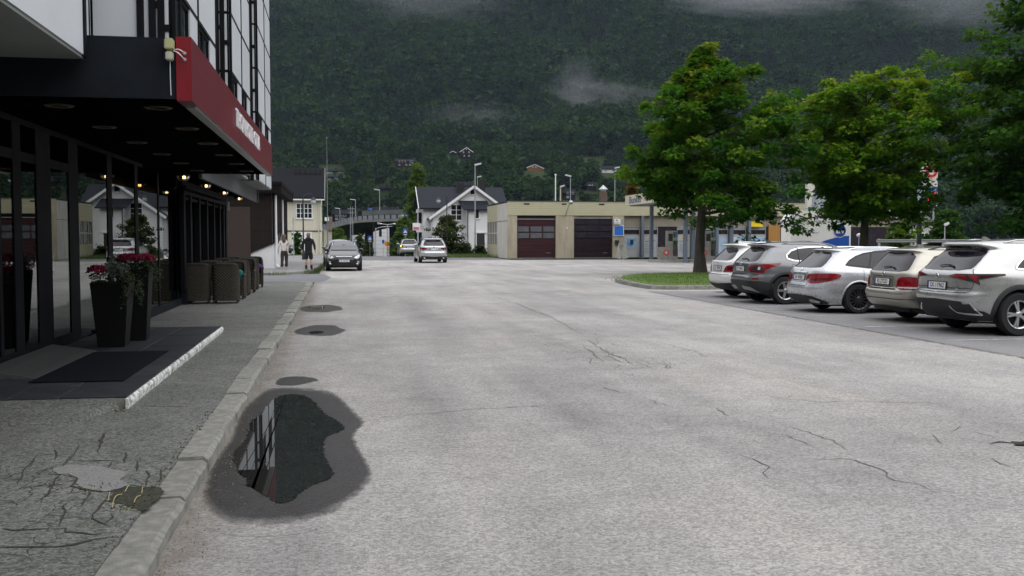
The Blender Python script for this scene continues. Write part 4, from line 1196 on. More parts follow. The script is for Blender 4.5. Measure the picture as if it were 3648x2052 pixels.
# lean-to at the right of the gable with its own roof
px0, px1 = at(1178, 600, VY-1.6).x, at(1226, 600, VY-1.6).x
zt, zb_ = at(1180, 506, VY-1.6).z, at(1180, 529, VY-1.6).z
bb = MB(); bb.box(px0, px1, VY-1.6, VY-.01, 0, zb_+.1); bb.build('porch_wall', M_wboard, wh)
bb = MB(); bb.add([(px0-.45,VY-2.0,zb_),(px1+.4,VY-2.0,zb_),(px1+.2,VY-.02,zt),(px0-.75,VY-.02,zt),(px0-.45,VY-2.0,zb_+.1),(px1+.4,VY-2.0,zb_+.1),(px1+.2,VY-.02,zt+.1),(px0-.75,VY-.02,zt+.1)], [(0,3,2,1),(4,5,6,7),(0,1,5,4),(1,2,6,5),(2,3,7,6),(3,0,4,7)]); bb.build('porch_roof', M_tile, wh)
w_ = at(1148, 535, VY); window(wh, w_.x, at(1148,553,VY).z, 1.0, 1.45, VY, M_white, M_blueglass, (1, 2), .1)
w_ = at(1190, 483, VY); window(wh, w_.x, at(1190,489,VY).z, .5, .45, VY, M_white, M_blueglass, (0, 0), .04)
w_ = at(1200.5, 540, VY-1.6); window(wh, w_.x, at(1200,549,VY-1.6).z, .3, .85, VY-1.6, M_white, M_blueglass, (0, 0), .07)
d_ = at(1209, 600, VY-1.6)
bb = MB(); bb.box(d_.x-.4, d_.x+.4, VY-1.64, VY-1.6, .05, 2.05); dr = bb.build('door', mat('dark door', (.02,.02,.022), .5), wh)
bb = MB(); bb.box(d_.x-.5, d_.x-.4, VY-1.66, VY-1.6, .05, 2.1); bb.box(d_.x+.4, d_.x+.5, VY-1.66, VY-1.6, .05, 2.1); bb.box(d_.x-.62, d_.x+.62, VY-1.72, VY-1.6, 2.1, 2.24); bb.build('door_frame', M_white, dr)
bb = MB(); bb.tube([(px0-.05, VY-1.66, zb_), (px0-.05, VY-1.66, .1)], .05, 6); bb.build('downpipe', M_dark, wh)
bb = MB(); bb.box(gx0-.06, gx1, VY-.05, VY, 0, .5); bb.build('plinth', mat('grey plinth', (.2,.2,.2), .9, var=.1), wh)
# bay windows on the street side of the villa
for (za_, zb2) in ((.9,2.2),(3.1,4.2)):
    f = MB(); f.box(lx0-.5, lx0, VY+3.4, VY+5.4, za_-.5, zb2+.35); f = f.build('bay_window', M_white, wh)
    bb = MB(); bb.box(lx0-.52, lx0-.5, VY+3.6, VY+5.2, za_, zb2); bb.box(lx0-.42, lx0-.08, VY+3.38, VY+3.4, za_, zb2); bb.build('pane', M_blueglass, f)
# dark parked-car-height wall, veranda sign
sg = thing('shop_sign', 'small pink and white light-box sign projecting from the villa', 'sign', (0,0,0))
s0 = at(1047, 570, 97); bevbox('sign_box', s0.x-.34, s0.x+.34, 97-.09, 97+.09, s0.z-.37, s0.z+.35, M_white, sg, .02)
bb = MB(); bb.box(s0.x-.28, s0.x+.28, 97-.1, 97-.092, s0.z-.3, s0.z-.05); bb.build('sign_print', mat('pink print', (.6,.12,.16), .5, var=.3, scale=9), sg)
bb = MB(); bb.tube([(s0.x+.3, 97, s0.z), (lx0+.1, 100.9, s0.z)], .03, 6); bb.build('bracket', M_black, sg)
# ---------------------------------------------------------------- bridge and things under it
M_conc = mat('bridge concrete', (.17,.165,.15), .9, col2=(.26,.25,.22), scale=.5, bump=.1)
M_concd = mat('dark bridge concrete', (.05,.05,.05), .9, spec=.1, var=.25, scale=.5)
br = thing('overpass', 'curved concrete overpass with slatted parapet crossing beyond the street', 'bridge', (0,0,0))
pts = [at(760,584,214), at(800,578,206), at(836.6,572,200), at(860,564,196), at(878,559.5,193), at(907,555,189), at(950,553,186), at(1014,551.5,182), at(1120,550,178), at(1300,549,176), at(1500,548,178)]
pts = chaikin([tuple(p) for p in pts], 2, False)
def sweep(prof, name, m, parent, pts=pts):
    """sweep a (across, up) profile along the deck"""
    b = MB(); V = []; k = len(prof)
    for i, p in enumerate(pts):
        a, c = Vector(pts[max(0, i-1)]), Vector(pts[min(len(pts)-1, i+1)])
        t = (c-a); t.z = 0; t.normalize(); nrm = Vector((t.y, -t.x, 0))      # towards the camera
        for u, z in prof: V.append(tuple(Vector(p)+nrm*u+Vector((0,0,z))))
    b.add(V, [(i*k+j, i*k+(j+1) % k, (i+1)*k+(j+1) % k, (i+1)*k+j) for i in range(len(pts)-1) for j in range(k)] + [tuple(range(k)), tuple((len(pts)-1)*k+j for j in reversed(range(k)))])
    return b.build(name, m, parent, None, True)
sweep([(0,-.35),(.35,-.35),(.35,.1),(0,.1)], 'edge_beam', M_conc, br)
sweep([(-8,-1.1),(-1.2,-1.1),(-.05,-.36),(-.05,.0),(-8,.0)], 'deck', M_concd, br)
i0 = next(i for i, p in enumerate(pts) if p[0] > at(905,555,189).x)
sweep([(.1,.95),(.22,.95),(.22,1.75),(.1,1.75)], 'parapet_wall', mat('parapet concrete', (.11,.115,.115), .9, var=.2, scale=.6), br, pts[i0:])
M_rail = mat('bridge railing mesh', (.12,.13,.14), .6, var=.25, scale=6)
# railing panels, one by one
L_ = 0; samp = []
acc = 0
for a, c in zip(pts, pts[1:]):
    d = math.dist(a, c); n = max(1, int(d/.1))
    for i in range(n): samp.append(tuple(a[k]+(c[k]-a[k])*i/n for k in range(3)))
last = samp[0]; dist = 0; prev = samp[0]; panels = []
for q in samp[1:]:
    dist += math.dist(prev, q); prev = q
    if dist > 1.35: panels.append((last, q)); last = q; dist = 0
for j, (a, c) in enumerate(panels):
    a, c = Vector(a), Vector(c); x_ = a.x
    tall = x_ > pts[i0][0]
    d = (c-a); g_ = d*.13
    t = d.normalized(); nn = Vector((t.y, -t.x, 0))*.16
    b = MB(); b.bar(a+g_+nn+Vector((0,0,.5)), c-g_+nn+Vector((0,0,.5)), .05, .72); b.build('railing_panel', mat('railing panel', (.20,.22,.25), .5, var=.15, scale=3), br)
    b = MB(); b.bar(a+nn+Vector((0,0,.08)), a+nn+Vector((0,0,1.0)), .08, .08); b.build('railing_post', M_dark, br)
sweep([(.12,.88),(.2,.88),(.2,.96),(.12,.96)], 'handrail', M_dark, br)
for (px, w, Y) in ((928, 1.5, 196), (988, 1.2, 190), (1120, 1.4, 184), (1300, 1.4, 182), (850, 1.2, 205)):
    p = at(px, 560, Y); b = MB(); b.box(p.x-w/2, p.x+w/2, Y, Y+1.4, -6, p.z-1.0+.4); b.build('pillar', M_concd, br)

# buildings seen under the bridge
def simple_building(name, label, x0, x1, y0, d, z0, z1, wallm, roofm=None, wins=(), cat='building', flat=True, zr=None, over=.3):
    t = thing(name, label, cat, (0,0,0))
    if flat:
        b = MB(); b.box(x0, x1, y0, y0+d, z0, z1); b.build('wall', wallm, t)
        b = MB(); b.box(x0-.1, x1+.1, y0-.1, y0+d+.1, z1, z1+.25); b.build('roof', roofm or M_dark, t)
    else:
        b = MB(); gable_wall(x0, x1, y0, y0+d, z0, z1, zr, 'x', b); b.build('wall', wallm, t, normals=True)
        b = gable_roof(x0, x1, y0, y0+d, z1, zr, over, .15, 'x'); b.build('roof', roofm, t, normals=True)
    for (x, z, w, h, bars) in wins: window(t, x, z, w, h, y0, M_white, M_blueglass, bars, .1, proud=.06)
    return t
a, c = at(941, 571, 232), at(987, 640, 232)
t = simple_building('white_hall', 'white panelled hall seen beneath the overpass', a.x, c.x, 232, 14, -5, a.z+1.2, striped('white hall cladding', (.42,.42,.44), (.6,.6,.62), .35, 'Z', .6, .1))
b = MB(); b.box(a.x+.4, c.x-2.2, 231.8, 231.98, -4, -2.6); b.build('garage_opening', M_dark, t)
a, c = at(886, 578, 226), at(917, 612, 226)
simple_building('pale_shed', 'pale blue and white shed left of the bridge pillar', a.x, c.x, 226, 9, -5, a.z, mat('pale blue wall', (.42,.46,.52), .7, var=.1), None, [(at(903,590,226).x, at(903,592,226).z, .9, .8, (0,0)), (at(912,590,226).x, at(903,592,226).z, .9, .8, (0,0))])
# stone gable of the shop beyond the cream house
st = thing('stone_sign_pylon', 'stone-faced box sign pylon beside the cream house', 'pylon', (0,0,0))
a, c = at(825, 545, 112), at(836, 579, 112)
b = MB(); b.box(a.x, c.x, 112, 113.2, c.z, a.z); b.build('stone_face', mat('patchy stone', (.10,.07,.065), .9, col2=(.28,.22,.18), scale=7, bump=.8, bscale=9), st)
b = MB(); b.box(a.x-.5, c.x-.05, 112.3, 113, -2, c.z+.01); b.build('base_wall', mat('cream wall', (.42,.40,.33), .8, var=.1), st)
b = MB(); b.box(a.x-.35, a.x+.1, 111.7, 111.98, c.z+1.0, c.z+1.4); b.build('white_cap', M_white, st)
# ---------------------------------------------------------------- service station
SY = 77.5
M_beige = mat('beige harled concrete', (.38,.335,.255), .95, var=.2, scale=2.2, sx=(1,1,.22), detail=6, bump=.35, bscale=60)
M_beigel = mat('pale concrete side', (.50,.48,.43), .9, var=.2, scale=2.0, sx=(1,1,.2), detail=6)
M_siding = striped('olive cream siding', (.23,.21,.13), (.47,.445,.31), 2.15, 'Z', .7, .4)
M_maroon = mat('maroon door panel', (.042,.013,.017), .6, spec=.2, var=.12, scale=2)
M_maroond = mat('dark plum door panel', (.018,.009,.014), .6, spec=.2, var=.12, scale=2)
M_gpane = mat('grey acrylic pane', (.10,.105,.12), .25, var=.12, scale=2)
M_dpane = mat('dark acrylic pane', (.028,.022,.032), .25, spec=.3, var=.15, scale=2)
M_bluegrey = mat('blue grey column', (.13,.16,.20), .6, var=.1)
M_wpanel = mat('white shopfront panel', (.42,.44,.46), .5, var=.05)
stn = thing('service_station', 'beige flat-roofed service station with two dark red garage doors', 'building', (0,0,0))
X0 = 13.06
def sx(px, Y=SY): return at(px, 600, Y).x
def sz(py, px=1450, Y=SY): return at(px, py, Y).z
ZF0, ZF1 = 3.42, 4.5
bb = MB(); bb.box(X0+.3, 46, SY+.45, SY+11, 0, 4.35); bb.build('core_wall', M_beige, stn)
bb = MB(); bb.box(X0, 46.2, SY, SY+.2, ZF0, ZF1); bb.build('fascia', M_siding, stn)
bb = MB(); bb.box(X0-.02, 46.3, SY-.03, SY+11, ZF1, ZF1+.07); bb.build('roof_edge', M_dark, stn)
bb = MB(); bb.box(X0, X0+.3, SY+.2, SY+5.2, 0, 4.42); bb.build('side_wall', M_beigel, stn)
bb = MB(); bb.box(X0, X0+.3, SY+5.2, SY+11, 3.0, 4.42); bb.build('side_siding', M_siding, stn)
bb = MB(); bb.box(X0, X0+.3, SY+5.2, SY+11, 0, 1.1); bb.build('side_siding', M_siding, stn)
bb = MB(); bb.box(X0-.01, X0, SY+.2, SY+5.2, 2.98, 3.02); bb.build('wall_joint', M_dark, stn)
f = MB()
for k in range(5): f.box(X0-.01, X0+.1, SY+5.25+k*1.42-.05, SY+5.25+k*1.42+.05, 1.1, 3.0)
f.box(X0-.008, X0+.1, SY+5.2, SY+11, 1.98, 2.08)
f = f.build('side_window', mat('cream frame', (.45,.43,.33), .7), stn)
bb = MB(); bb.box(X0+.04, X0+.06, SY+5.25, SY+10.95, 1.12, 2.98); bb.build('pane', M_blueglass, f)
# piers
for (a, c) in ((1278.5, 1301), (1398.5, 1421), (1421.4, 1444), (1541.5, 1570)):
    bb = MB(); bb.box(sx(a) if a > 1280 else X0+.002, sx(c), SY+.03, SY+.44, 0, ZF0); bb.build('pier', M_beige, stn)
# garage doors
def gdoor(a, c, pm, pane, ztop, rows, header):
    x0, x1 = sx(a), sx(c)
    d = bpy.data.objects.new('garage_door', None); COL.objects.link(d); d.parent = stn
    n = 6; h = ztop/n
    for i in range(n):
        q = MB(); q.box(x0, x1, SY+.22, SY+.30, i*h+.012, (i+1)*h-.006); q.build('door_section', pm, d)
        if i in rows:
            for j in range(3):
                w = (x1-x0)/3
                q = MB(); q.box(x0+j*w+.07, x0+(j+1)*w-.07, SY+.19, SY+.218, i*h+.05, (i+1)*h-.05); q.build('pane', pane, d)
    q = MB(); q.box(x0, x1, SY+.18, SY+.22, -.0, .05); q.build('bottom_rail', M_galv, d)
    q = MB(); q.box(x0, x1, SY+.2, SY+.31, ztop, ZF0); q.build('header', header, d)
    q = MB(); q.box(x0, x1, SY+.17, SY+.2, ztop-.02, ztop+.03); q.build('top_rail', M_galv, d)
    q = MB(); q.box(x1-.75, x1-.4, SY+.17, SY+.215, .42, .45); q.build('handle', M_galv, d)
gdoor(1301.7, 1397.7, M_maroon, M_gpane, 3.12, (3, 4), M_maroond)
gdoor(1444.6, 1541, M_maroond, M_dpane, 3.2, (3, 4, 5), M_beige)
for (a, c) in ((1318,1332), (1413,1425), (1506,1520)):
    bb = MB(); bb.box(sx(a), sx(c), SY-.02, SY-.002, sz(515.5), sz(512)); bb.build('vent_slot', M_black, stn)
bb = MB(); bb.box(sx(1425.5), sx(1428), SY-.0, SY+.025, 2.35, 2.5); bb.build('switch_box', M_white, stn)
# shop front
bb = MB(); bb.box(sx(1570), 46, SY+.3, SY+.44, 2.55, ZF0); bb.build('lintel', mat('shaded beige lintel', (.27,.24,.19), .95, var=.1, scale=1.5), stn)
bb = MB(); bb.box(sx(1570), 46, SY+.36, SY+.42, .0, 2.55); bb.build('shop_glass', M_dpane, stn)
M_blind = mat('grey roller blind', (.30,.30,.31), .8)
cells = [(1570.5,1612.5,1),(1620,1657.5,2),(1705.7,1739.7,3),(1752,1800,4),(1806,1835,5),(1840,1880,4),(1890,1930,6)]
for (a, c, k) in cells:
    x0, x1 = sx(a), sx(c)
    p = bpy.data.objects.new('shop_panel', None); COL.objects.link(p); p.parent = stn
    q = MB(); q.box(x0, x1, SY+.30, SY+.34, .06, sz(590.5)); q.build('white_panel', M_wpanel, p)
    q = MB(); q.box(x0, x0+.05, SY+.27, SY+.35, .0, 2.55); q.box(x1-.05, x1, SY+.27, SY+.35, 0, 2.55); q.box(x0, x1, SY+.27, SY+.35, 2.5, 2.56); q.box(x0, x1, SY+.28, SY+.345, sz(590.5), sz(590.5)+.05); q.build('frame', M_galv, p)
    q = MB(); q.box(x0+.06, x1-.06, SY+.31, SY+.33, sz(578), 2.5); q.build('blind', M_blind, p)
    xm = (x0+x1)/2
    if k == 1:
        q = MB(); q.box(xm-.38, xm+.38, SY+.29, SY+.298, .93, 1.6); q.build('poster', mat('sky blue poster', (.05,.25,.6), .5, col2=(.35,.5,.65), scale=2.2), p)
        q = MB(); q.box(xm-.12, xm+.15, SY+.28, SY+.289, 1.08, 1.5); q.build('poster_figure', M_blackprint, p)
        q = MB(); q.box(xm-.38, xm+.38, SY+.287, SY+.2895, .7, .92); q.build('poster_caption', mat('grey caption', (.38,.38,.37), .6, var=.2, scale=14), p)
    if k in (2, 3):
        q = MB(); q.add([(xm-.22,SY+.295,1.55),(xm+.05,SY+.295,1.52),(xm+.25,SY+.295,1.66),(xm+.18,SY+.295,1.78),(xm-.05,SY+.295,1.74)], [(0,1,2,3,4)]); q.build('logo', M_orange, p)
        M_gp = mat('grey print', (.25,.26,.28), .6)
        q = MB(); q.bar((xm-.4, SY+.293, 1.34), (xm+.42, SY+.293, 1.44), .004, .11); q.build('logo_wordmark', M_gp, p)
        for i in range(5 if k == 2 else 7):
            w_ = (.5, .78, .82, .55, .36)[i] if k == 2 else (.7, .62, .75, .7, .5, .78, .4)[i]
            q = MB(); xa = xm-.45 if k == 2 else xm-w_/2; q.box(xa, xa+w_, SY+.29, SY+.298, 1.1-i*(.17 if k == 2 else .11), 1.1-i*(.17 if k == 2 else .11)+.05); q.build('print_line', M_gp, p)
    if k in (4, 5, 6):
        q = MB(); q.box(x0+.1, x1-.1, SY+.29, SY+.298, .3, 1.7); q.build('poster', mat('blue white poster', (.12,.35,.7), .5, col2=(.6,.65,.7), scale=1.2), p)
for px in (1613.5, 1741, 1801.5, 1836, 1883):
    x0 = sx(px); bb = MB(); bb.box(x0, x0+.2, SY-.05, SY+.28, 0, ZF0); bb.build('column', M_bluegrey, stn)
x0 = sx(1935); bb = MB(); bb.box(x0, x0+1.0, SY+.1, SY+.3, 0, 2.7); bb.build('timber_panel', striped('orange timber boards', (.2,.09,.02), (.42,.22,.07), 2.2, 'X'), stn)
bb = MB(); bb.box(sx(1885), sx(1918), SY+.0, SY+.08, 2.55, 2.95); bb.build('yellow_sign', M_yellow, stn)
# signs on the wall
sg = thing('air_sign', 'white box sign with arrow reading LUFT above the blue notice', 'sign', (0,0,0))
x0, x1 = sx(1543.3), sx(1559); bevbox('sign_box', x0, x1, SY-.22, SY+.03, sz(564.5), sz(551), M_white, sg, .015)
xm = (x0+x1)/2-.04
q = MB(); q.add([(xm-.1,SY-.224,sz(552.5)),(xm+.1,SY-.224,sz(552.5)),(xm,SY-.224,sz(557.5))], [(0,2,1)]); q.build('arrow', M_blue, sg)
text('LUFT', .15, M_blackprint, 'lettering', sg, (xm, SY-.224, sz(561)), (R(90),0,0), .002)
nb = thing('notice_board', 'blue notice board in a white frame on the station wall', 'notice board', (0,0,0))
x0, x1 = sx(1543.5), sx(1569)
q = MB(); q.box(x0, x1, SY-.04, SY+.028, sz(593.5), sz(566.5)); q.build('frame', M_white, nb)
q = MB(); q.box(x0+.05, x1-.05, SY-.046, SY-.04, sz(592), sz(568)); q.build('panel', mat('bright blue panel', (.035,.17,.62), .4, var=.08, scale=5), nb)
q = MB(); q.box(x0+.1, x0+.4, SY-.05, SY-.046, sz(570.2), sz(569)); q.build('print_line', M_whiteprint, nb)
mb = thing('mailbox', 'small dark green mailbox below the blue notice board', 'mailbox', (0,0,0))
bevbox('box', sx(1547), sx(1556), SY-.13, SY+.028, sz(615.5), sz(604), mat('dark green enamel', (.01,.04,.045), .4, var=.1), mb, .02)
q = MB(); q.box(sx(1548), sx(1555), SY-.134, SY-.13, sz(607), sz(606)); q.build('slot', M_black, mb)
ab = thing('sandwich_board', 'white folding sandwich board standing by the station wall', 'sign board', (sx(1564, SY-1.2), SY-1.2, 0), R(55))
for s in (-1, 1):
    q = MB(); q.bar((0, s*.32, 0), (0, s*.02, 1.15), .5, .025, upv=(1,0,0)); q.build('leaf', mat('weathered white board', (.5,.49,.44), .7, var=.15, scale=6), ab)
    q = MB(); q.bar((0, s*.255, .3), (0, s*.06, 1.05), .4, .02, upv=(1,0,0)); o = q.build('board_face', mat('faded poster', (.36,.35,.33), .6, var=.35, scale=9), ab); o.location = (0, s*.012, .004)
# wall lamp
wl = thing('wall_lamp', 'curved-arm lamp fixed to the station fascia', 'lamp', (0,0,0))
q = MB(); x0 = sx(1422); q.tube(chaikin([(x0, SY-.02, 3.38), (x0+.02, SY-.25, 3.6), (x0+.12, SY-.6, 4.1), (x0+.18, SY-.8, 4.35)], 2, False), .03, 6); q.build('arm', M_galv, wl, 60)
q = MB(); q.ball((x0+.22, SY-.95, 4.42), .2, 12, 8, (.9,1.4,.8)); q.build('lamp_head', M_galv, wl, 60)

# forecourt canopy with lettering
cn = thing('pump_canopy', 'cream forecourt canopy lettered Bunker behind the maple', 'canopy', (0,0,0))
cx0, cy0, cy1 = 21.6, 60.0, 74.0
q = MB(); q.box(cx0, 26.6, cy0, cy1, 4.1, 4.85); q.build('canopy_box', mat('cream canopy', (.55,.52,.42), .6, var=.06), cn)
q = MB(); q.box(cx0+.3, 26.3, cy0+.3, cy1-.3, 4.04, 4.1); q.build('underside', mat('canopy underside', (.3,.3,.3), .8), cn)
text('Bunker', .72, mat('navy print', (.01,.02,.12), .5), 'lettering', cn, (cx0-.004, 71.3, 4.45), (R(90),0,R(-90)), .004, 'CENTER', 1.55, .008)
q = MB(); q.lathe([(.16,-.01),(.16,-.02),(.25,-.02),(.25,-.01)], (cx0, 68.4, 4.48), 20, 'x'); q.build('red_ring', M_red, cn)
text('Oil', .62, mat('navy print', (.01,.02,.12), .5), 'lettering', cn, (cx0-.004, 66.6, 4.45), (R(90),0,R(-90)), .004, 'CENTER', 1.35, .008)
for (x, y) in ((22.6,63.2),(22.6,70.5),(25.8,63.2),(25.8,70.5)):
    q = MB(); q.box(x-.12, x+.12, y-.12, y+.12, 0, 4.06); q.build('column', M_bluegrey, cn)
# pump islands and pumps
M_pump = mat('scuffed pump steel', (.30,.29,.26), .4, metal=.5, var=.25, scale=3)
def pump(px, Y, label, wide):
    p0 = at(px, 600, Y)
    t = thing('fuel_pump', label, 'fuel pump', (p0.x, Y, .17), 0, 'fuel pumps at the station')
    bevbox('cabinet', -.62, .62, -.3, .3, .0, .86, M_pump, t, .02)
    bevbox('tower', -.1, .62, -.25, .25, .86, 1.95, M_pump, t, .02)
    q = MB(); q.box(-.05, .25, -.262, -.25, 1.25, 1.75); q.build('display', M_black, t)
    for k in range(4):
        q = MB(); q.box(.27+k*.085, .33+k*.085, -.27, -.25, 1.5, 1.85); q.build('grade_label', (mat('pump green', (.02,.2,.05), .5), M_black, mat('pump blue', (.03,.15,.5), .5))[k % 3], t)
        h = MB(); h.tube(chaikin([(.3+k*.085,-.27,1.2),(.3+k*.085,-.34,1.1),(.29+k*.085,-.36,.5),(.31+k*.085,-.33,.15),(.3+k*.085,-.29,.7)], 2, False), .02, 6); h.build('hose', M_black, t, 60)
        h = MB(); h.bar((.3+k*.085,-.3,1.05), (.3+k*.085,-.33,1.3), .05, .06); h.build('nozzle', (mat('pump green', (.02,.2,.05), .5), M_black)[k % 2], t)
    q = MB(); q.lathe([(.155,-.312),(.155,-.318),(.215,-.318),(.215,-.312)], (-.2, 0, .48), 20, 'y'); q.build('red_ring', M_red, t)
    q = MB(); q.lathe([(.05,-.303),(.05,-.306),(.0,-.306)], (-.2,0,.48), 10, 'y'); q.build('white_dot', M_white, t)
    return t
for (px, lab) in ((1680, 'nearer-left steel fuel pump with red ring emblem'), (1775, 'steel fuel pump right behind the maple trunk')):
    p0 = at(px, 655, 64.5)
    il = tag(MB().prism(chaikin([(p0.x-1.3,63.9),(p0.x+1.4,63.9),(p0.x+1.4,65.2),(p0.x-1.3,65.2)], 2), lambda a, c, d: (a, c, d), 0, .17).build('pump_island', mat('island kerb concrete', (.3,.3,.29), .9, var=.15, scale=3), None, None, True), 'low concrete island under the ' + ('left' if px < 1700 else 'right') + ' fuel pump', 'island')
    pump(px, 64.5, lab, 1)
# AdBlue tank
tk = thing('additive_tank', 'large white storage tank cabinet with blue swoosh and round logo', 'tank', (24.3, 48.4, 0), R(0))
a, c = at(1990, 600, 48.4).x-24.3, at(2140, 600, 48.4).x-24.3
P = [(a,.1),(c,.1),(c,2.55),(c-.25,3.05),(a+.25,3.05),(a,2.55)]
M_tank = mat('white fibreglass', (.82,.81,.78), .45, var=.05, scale=1.5)
q = MB(); q.prism(P, lambda x, z, d: (x, d, z), 0, 1.2); q.build('cabinet', M_tank, tk, normals=True)
q = MB(); q.box(a-.03, c+.03, -.03, 1.23, 2.5, 2.6); q.build('roof_rim', M_white, tk)
pr = [(a+.55,.9)] + [(a+.55+(c-a-.65)*t, .98+.78*math.sin(t*1.45)) for t in [i/10 for i in range(11)]] + [(c-.08,.4),(a+1.0,.4)]
q = MB(); q.prism(pr, lambda x, z, d: (x, d, z), -.012, -.002); q.build('blue_swoosh', mat('royal blue print', (.012,.09,.42), .4), tk, normals=True)
lx, lz = at(2112, 580, 48.4).x-24.3, at(2112, 580, 48.4).z
q = MB(); q.lathe([(.0,-.026),(.34,-.026),(.34,-.014)], (lx, 0, lz), 28, 'y'); q.build('logo_disc', mat('logo blue', (.015,.06,.3), .4), tk)
q = MB(); q.lathe([(.34,-.016),(.34,-.022),(.37,-.022),(.37,-.014)], (lx, 0, lz), 28, 'y'); q.build('logo_ring', M_whiteprint, tk)
text('air1', .30, M_whiteprint, 'lettering', tk, (lx, -.03, lz-.05), (R(90),0,0), .003, 'CENTER', 1.0, .008, .25)
text('Your AdBlue Solution!', .15, mat('pale blue print', (.28,.36,.5), .5), 'lettering', tk, (at(2029,585,48.4).x-24.3, -.006, at(2029,585,48.4).z), (R(90),0,0), .002, 'CENTER', 1.0, 0, .15)
kx, kz = at(2003,565,48.4).x-24.3, at(2003,565,48.4).z
q = MB(); q.box(kx-.13, kx+.13, -.008, -.002, kz-.15, kz+.13); q.build('sticker', M_blackprint, tk)
text('ETC', .11, M_whiteprint, 'lettering', tk, (kx, -.012, kz+.06), (R(90),0,0), .002); q = MB(); q.box(kx-.1, kx+.1, -.011, -.008, kz-.11, kz-.05); q.build('print_line', M_whiteprint, tk)
# price pylon
py = thing('price_pylon', 'tall price sign with red ring emblem and red digits beside the big tree', 'price sign', (0,0,0))
PY = 62.0
a, c = at(2318, 465, PY), at(2359, 465, PY); zt, zb_ = at(2340, 412, PY).z, at(2340, 519, PY).z
bevbox('sign_cabinet', a.x, c.x, PY, PY+.5, zb_, zt, mat('cream sign face', (.55,.54,.48), .5, var=.05), py, .03)
q = MB(); q.box(a.x-.01, a.x+.22, PY-.01, PY+.45, zb_+.05, zt-.9); q.build('side_strip', mat('pale blue strip', (.4,.46,.56), .5), py)
xm = at(2343, 430, PY); q = MB(); q.lathe([(.27,-.01),(.27,-.03),(.44,-.03),(.44,-.01)], (xm.x, PY, xm.z+.0), 24, 'y'); q.build('red_ring', M_red, py)
xb = at(2350, 477, PY); q = MB(); q.box(a.x+.4, c.x, PY-.02, PY-.004, xb.z-.14, xb.z+.16); q.build('blue_bar', M_blue, py); text('Bil', .2, M_whiteprint, 'lettering', py, (xb.x+.05, PY-.025, xb.z), (R(90),0,0), .002)
q = MB(); q.box(a.x+.35, c.x-.05, PY-.015, PY-.004, zb_+.15, xb.z-.18); q.build('display', M_black, py)
M_led = mat('red led', (.4,.01,.01), .5, emit=(1,.03,.03), estr=1.2)
z1 = at(2350,488,PY).z; text('15', .36, M_led, 'price_digits', py, (xb.x-.02, PY-.02, z1), (R(90),0,0), .004); z2 = at(2350,503,PY).z; text('1407', .36, M_led, 'price_digits', py, (xb.x-.16, PY-.02, z2), (R(90),0,0), .004)
for x in (a.x+.15, c.x-.12): 
    q = MB(); q.tube([(x, PY+.25, 0), (x, PY+.25, zb_)], .06, 8); q.build('pole', M_galv, py)
# things on and behind the station roof
def pole_thing(name, label, px, pyb, pyt, Y, rad, m, cat='pole', z0=None):
    a = at(px, pyt, Y)
    t = thing(name, label, cat, (a.x, Y, 0))
    q = MB(); q.tube([(0,0, at(px,pyb,Y).z if z0 is None else z0), (0,0,a.z)], [rad, rad*.75], 8); q.build('pole', m, t, 60)
    return t, a.z
t, z = pole_thing('flagpole', 'bare white flagpole behind the garage roof', 1397.5, 0, 440, 92, .07, M_white, 'flagpole', 0); q = MB(); q.ball((0,0,z), .1); q.build('finial', M_white, t, 60)
ck = thing('chimney_stack', 'brown brick flue with pointed metal cowl on the station roof', 'chimney', (sx(1517, 84), 84, 4.4))
zz = at(1517, 481, 84).z-4.4; q = MB(); q.box(-.28, .28, -.28, .28, 0, zz); q.build('stack', mat('brown brick', (.13,.09,.07), .9, var=.3, scale=8), ck)
q = MB(); q.lathe([(.42,zz+.15),(.0,zz+.55)], n=14); q.lathe([(.25,zz),(.25,zz+.16)], n=10); q.build('cowl', M_galv, ck, 50)
# grey house, sign back and guard rail at the right
gh = simple_building('grey_roofed_building', 'pale building with grey pitched roof behind the white tank', at(2085,560,92).x, at(2215,560,92).x, 92, 8, 0, at(2150,553,92).z, mat('pale grey wall', (.42,.42,.4), .8, var=.1), mat('grey sheet roof', (.2,.2,.21), .6, var=.1), [(at(2100,590,92).x, 1.2, .9, 1.0, (1,0)), (at(2160,590,92).x, 1.2, .9, 1.0, (1,0))], 'building', False, at(2150,506,96).z)
sb = thing('sign_back', 'plain grey back of a sign box above the white tank', 'sign', (0,0,0))
a, c = at(2051,491,60), at(2078,533,60); bevbox('box', a.x, c.x, 60, 60.5, c.z, a.z, mat('grey sheet metal', (.33,.36,.4), .5, var=.06), sb, .02)
q = MB(); q.tube([((a.x+c.x)/2, 60.25, 0), ((a.x+c.x)/2, 60.25, c.z)], .07, 8); q.build('pole', M_galv, sb)
cs = thing('cream_sign', 'narrow cream sign board seen edgewise right of the maple', 'sign', (0,0,0))
a, c = at(2030,462,66), at(2049,535,66); bevbox('board', a.x, c.x, 66, 66.3, c.z, a.z, mat('cream sign face', (.55,.54,.48), .5), cs, .02)
q = MB(); q.box(a.x+.1, c.x-.05, 65.99, 65.998, c.z+.12, c.z+.4); q.build('blue_print', M_blue, cs); q = MB(); q.tube([((a.x+c.x)/2, 66.15, 0), ((a.x+c.x)/2, 66.15, c.z)], .06, 8); q.build('pole', M_galv, cs)
rg = thing('guard_rail', 'grey metal guard rail behind the parked cars', 'guard rail', (0,0,0))
a, c = at(2205,604,52), at(2440,604,52)
q = MB(); q.prism([(0,0),(.03,.06),(.0,.1),(.0,.16),(.03,.2),(.0,.24),(-.02,.24),(-.02,0)], lambda u, z, d: (d, 52-u, a.z-.14+z*.75), a.x, c.x+6); q.build('rail', mat('weathered rail', (.2,.21,.21), .7, var=.2), rg, normals=True)
x = a.x+.2
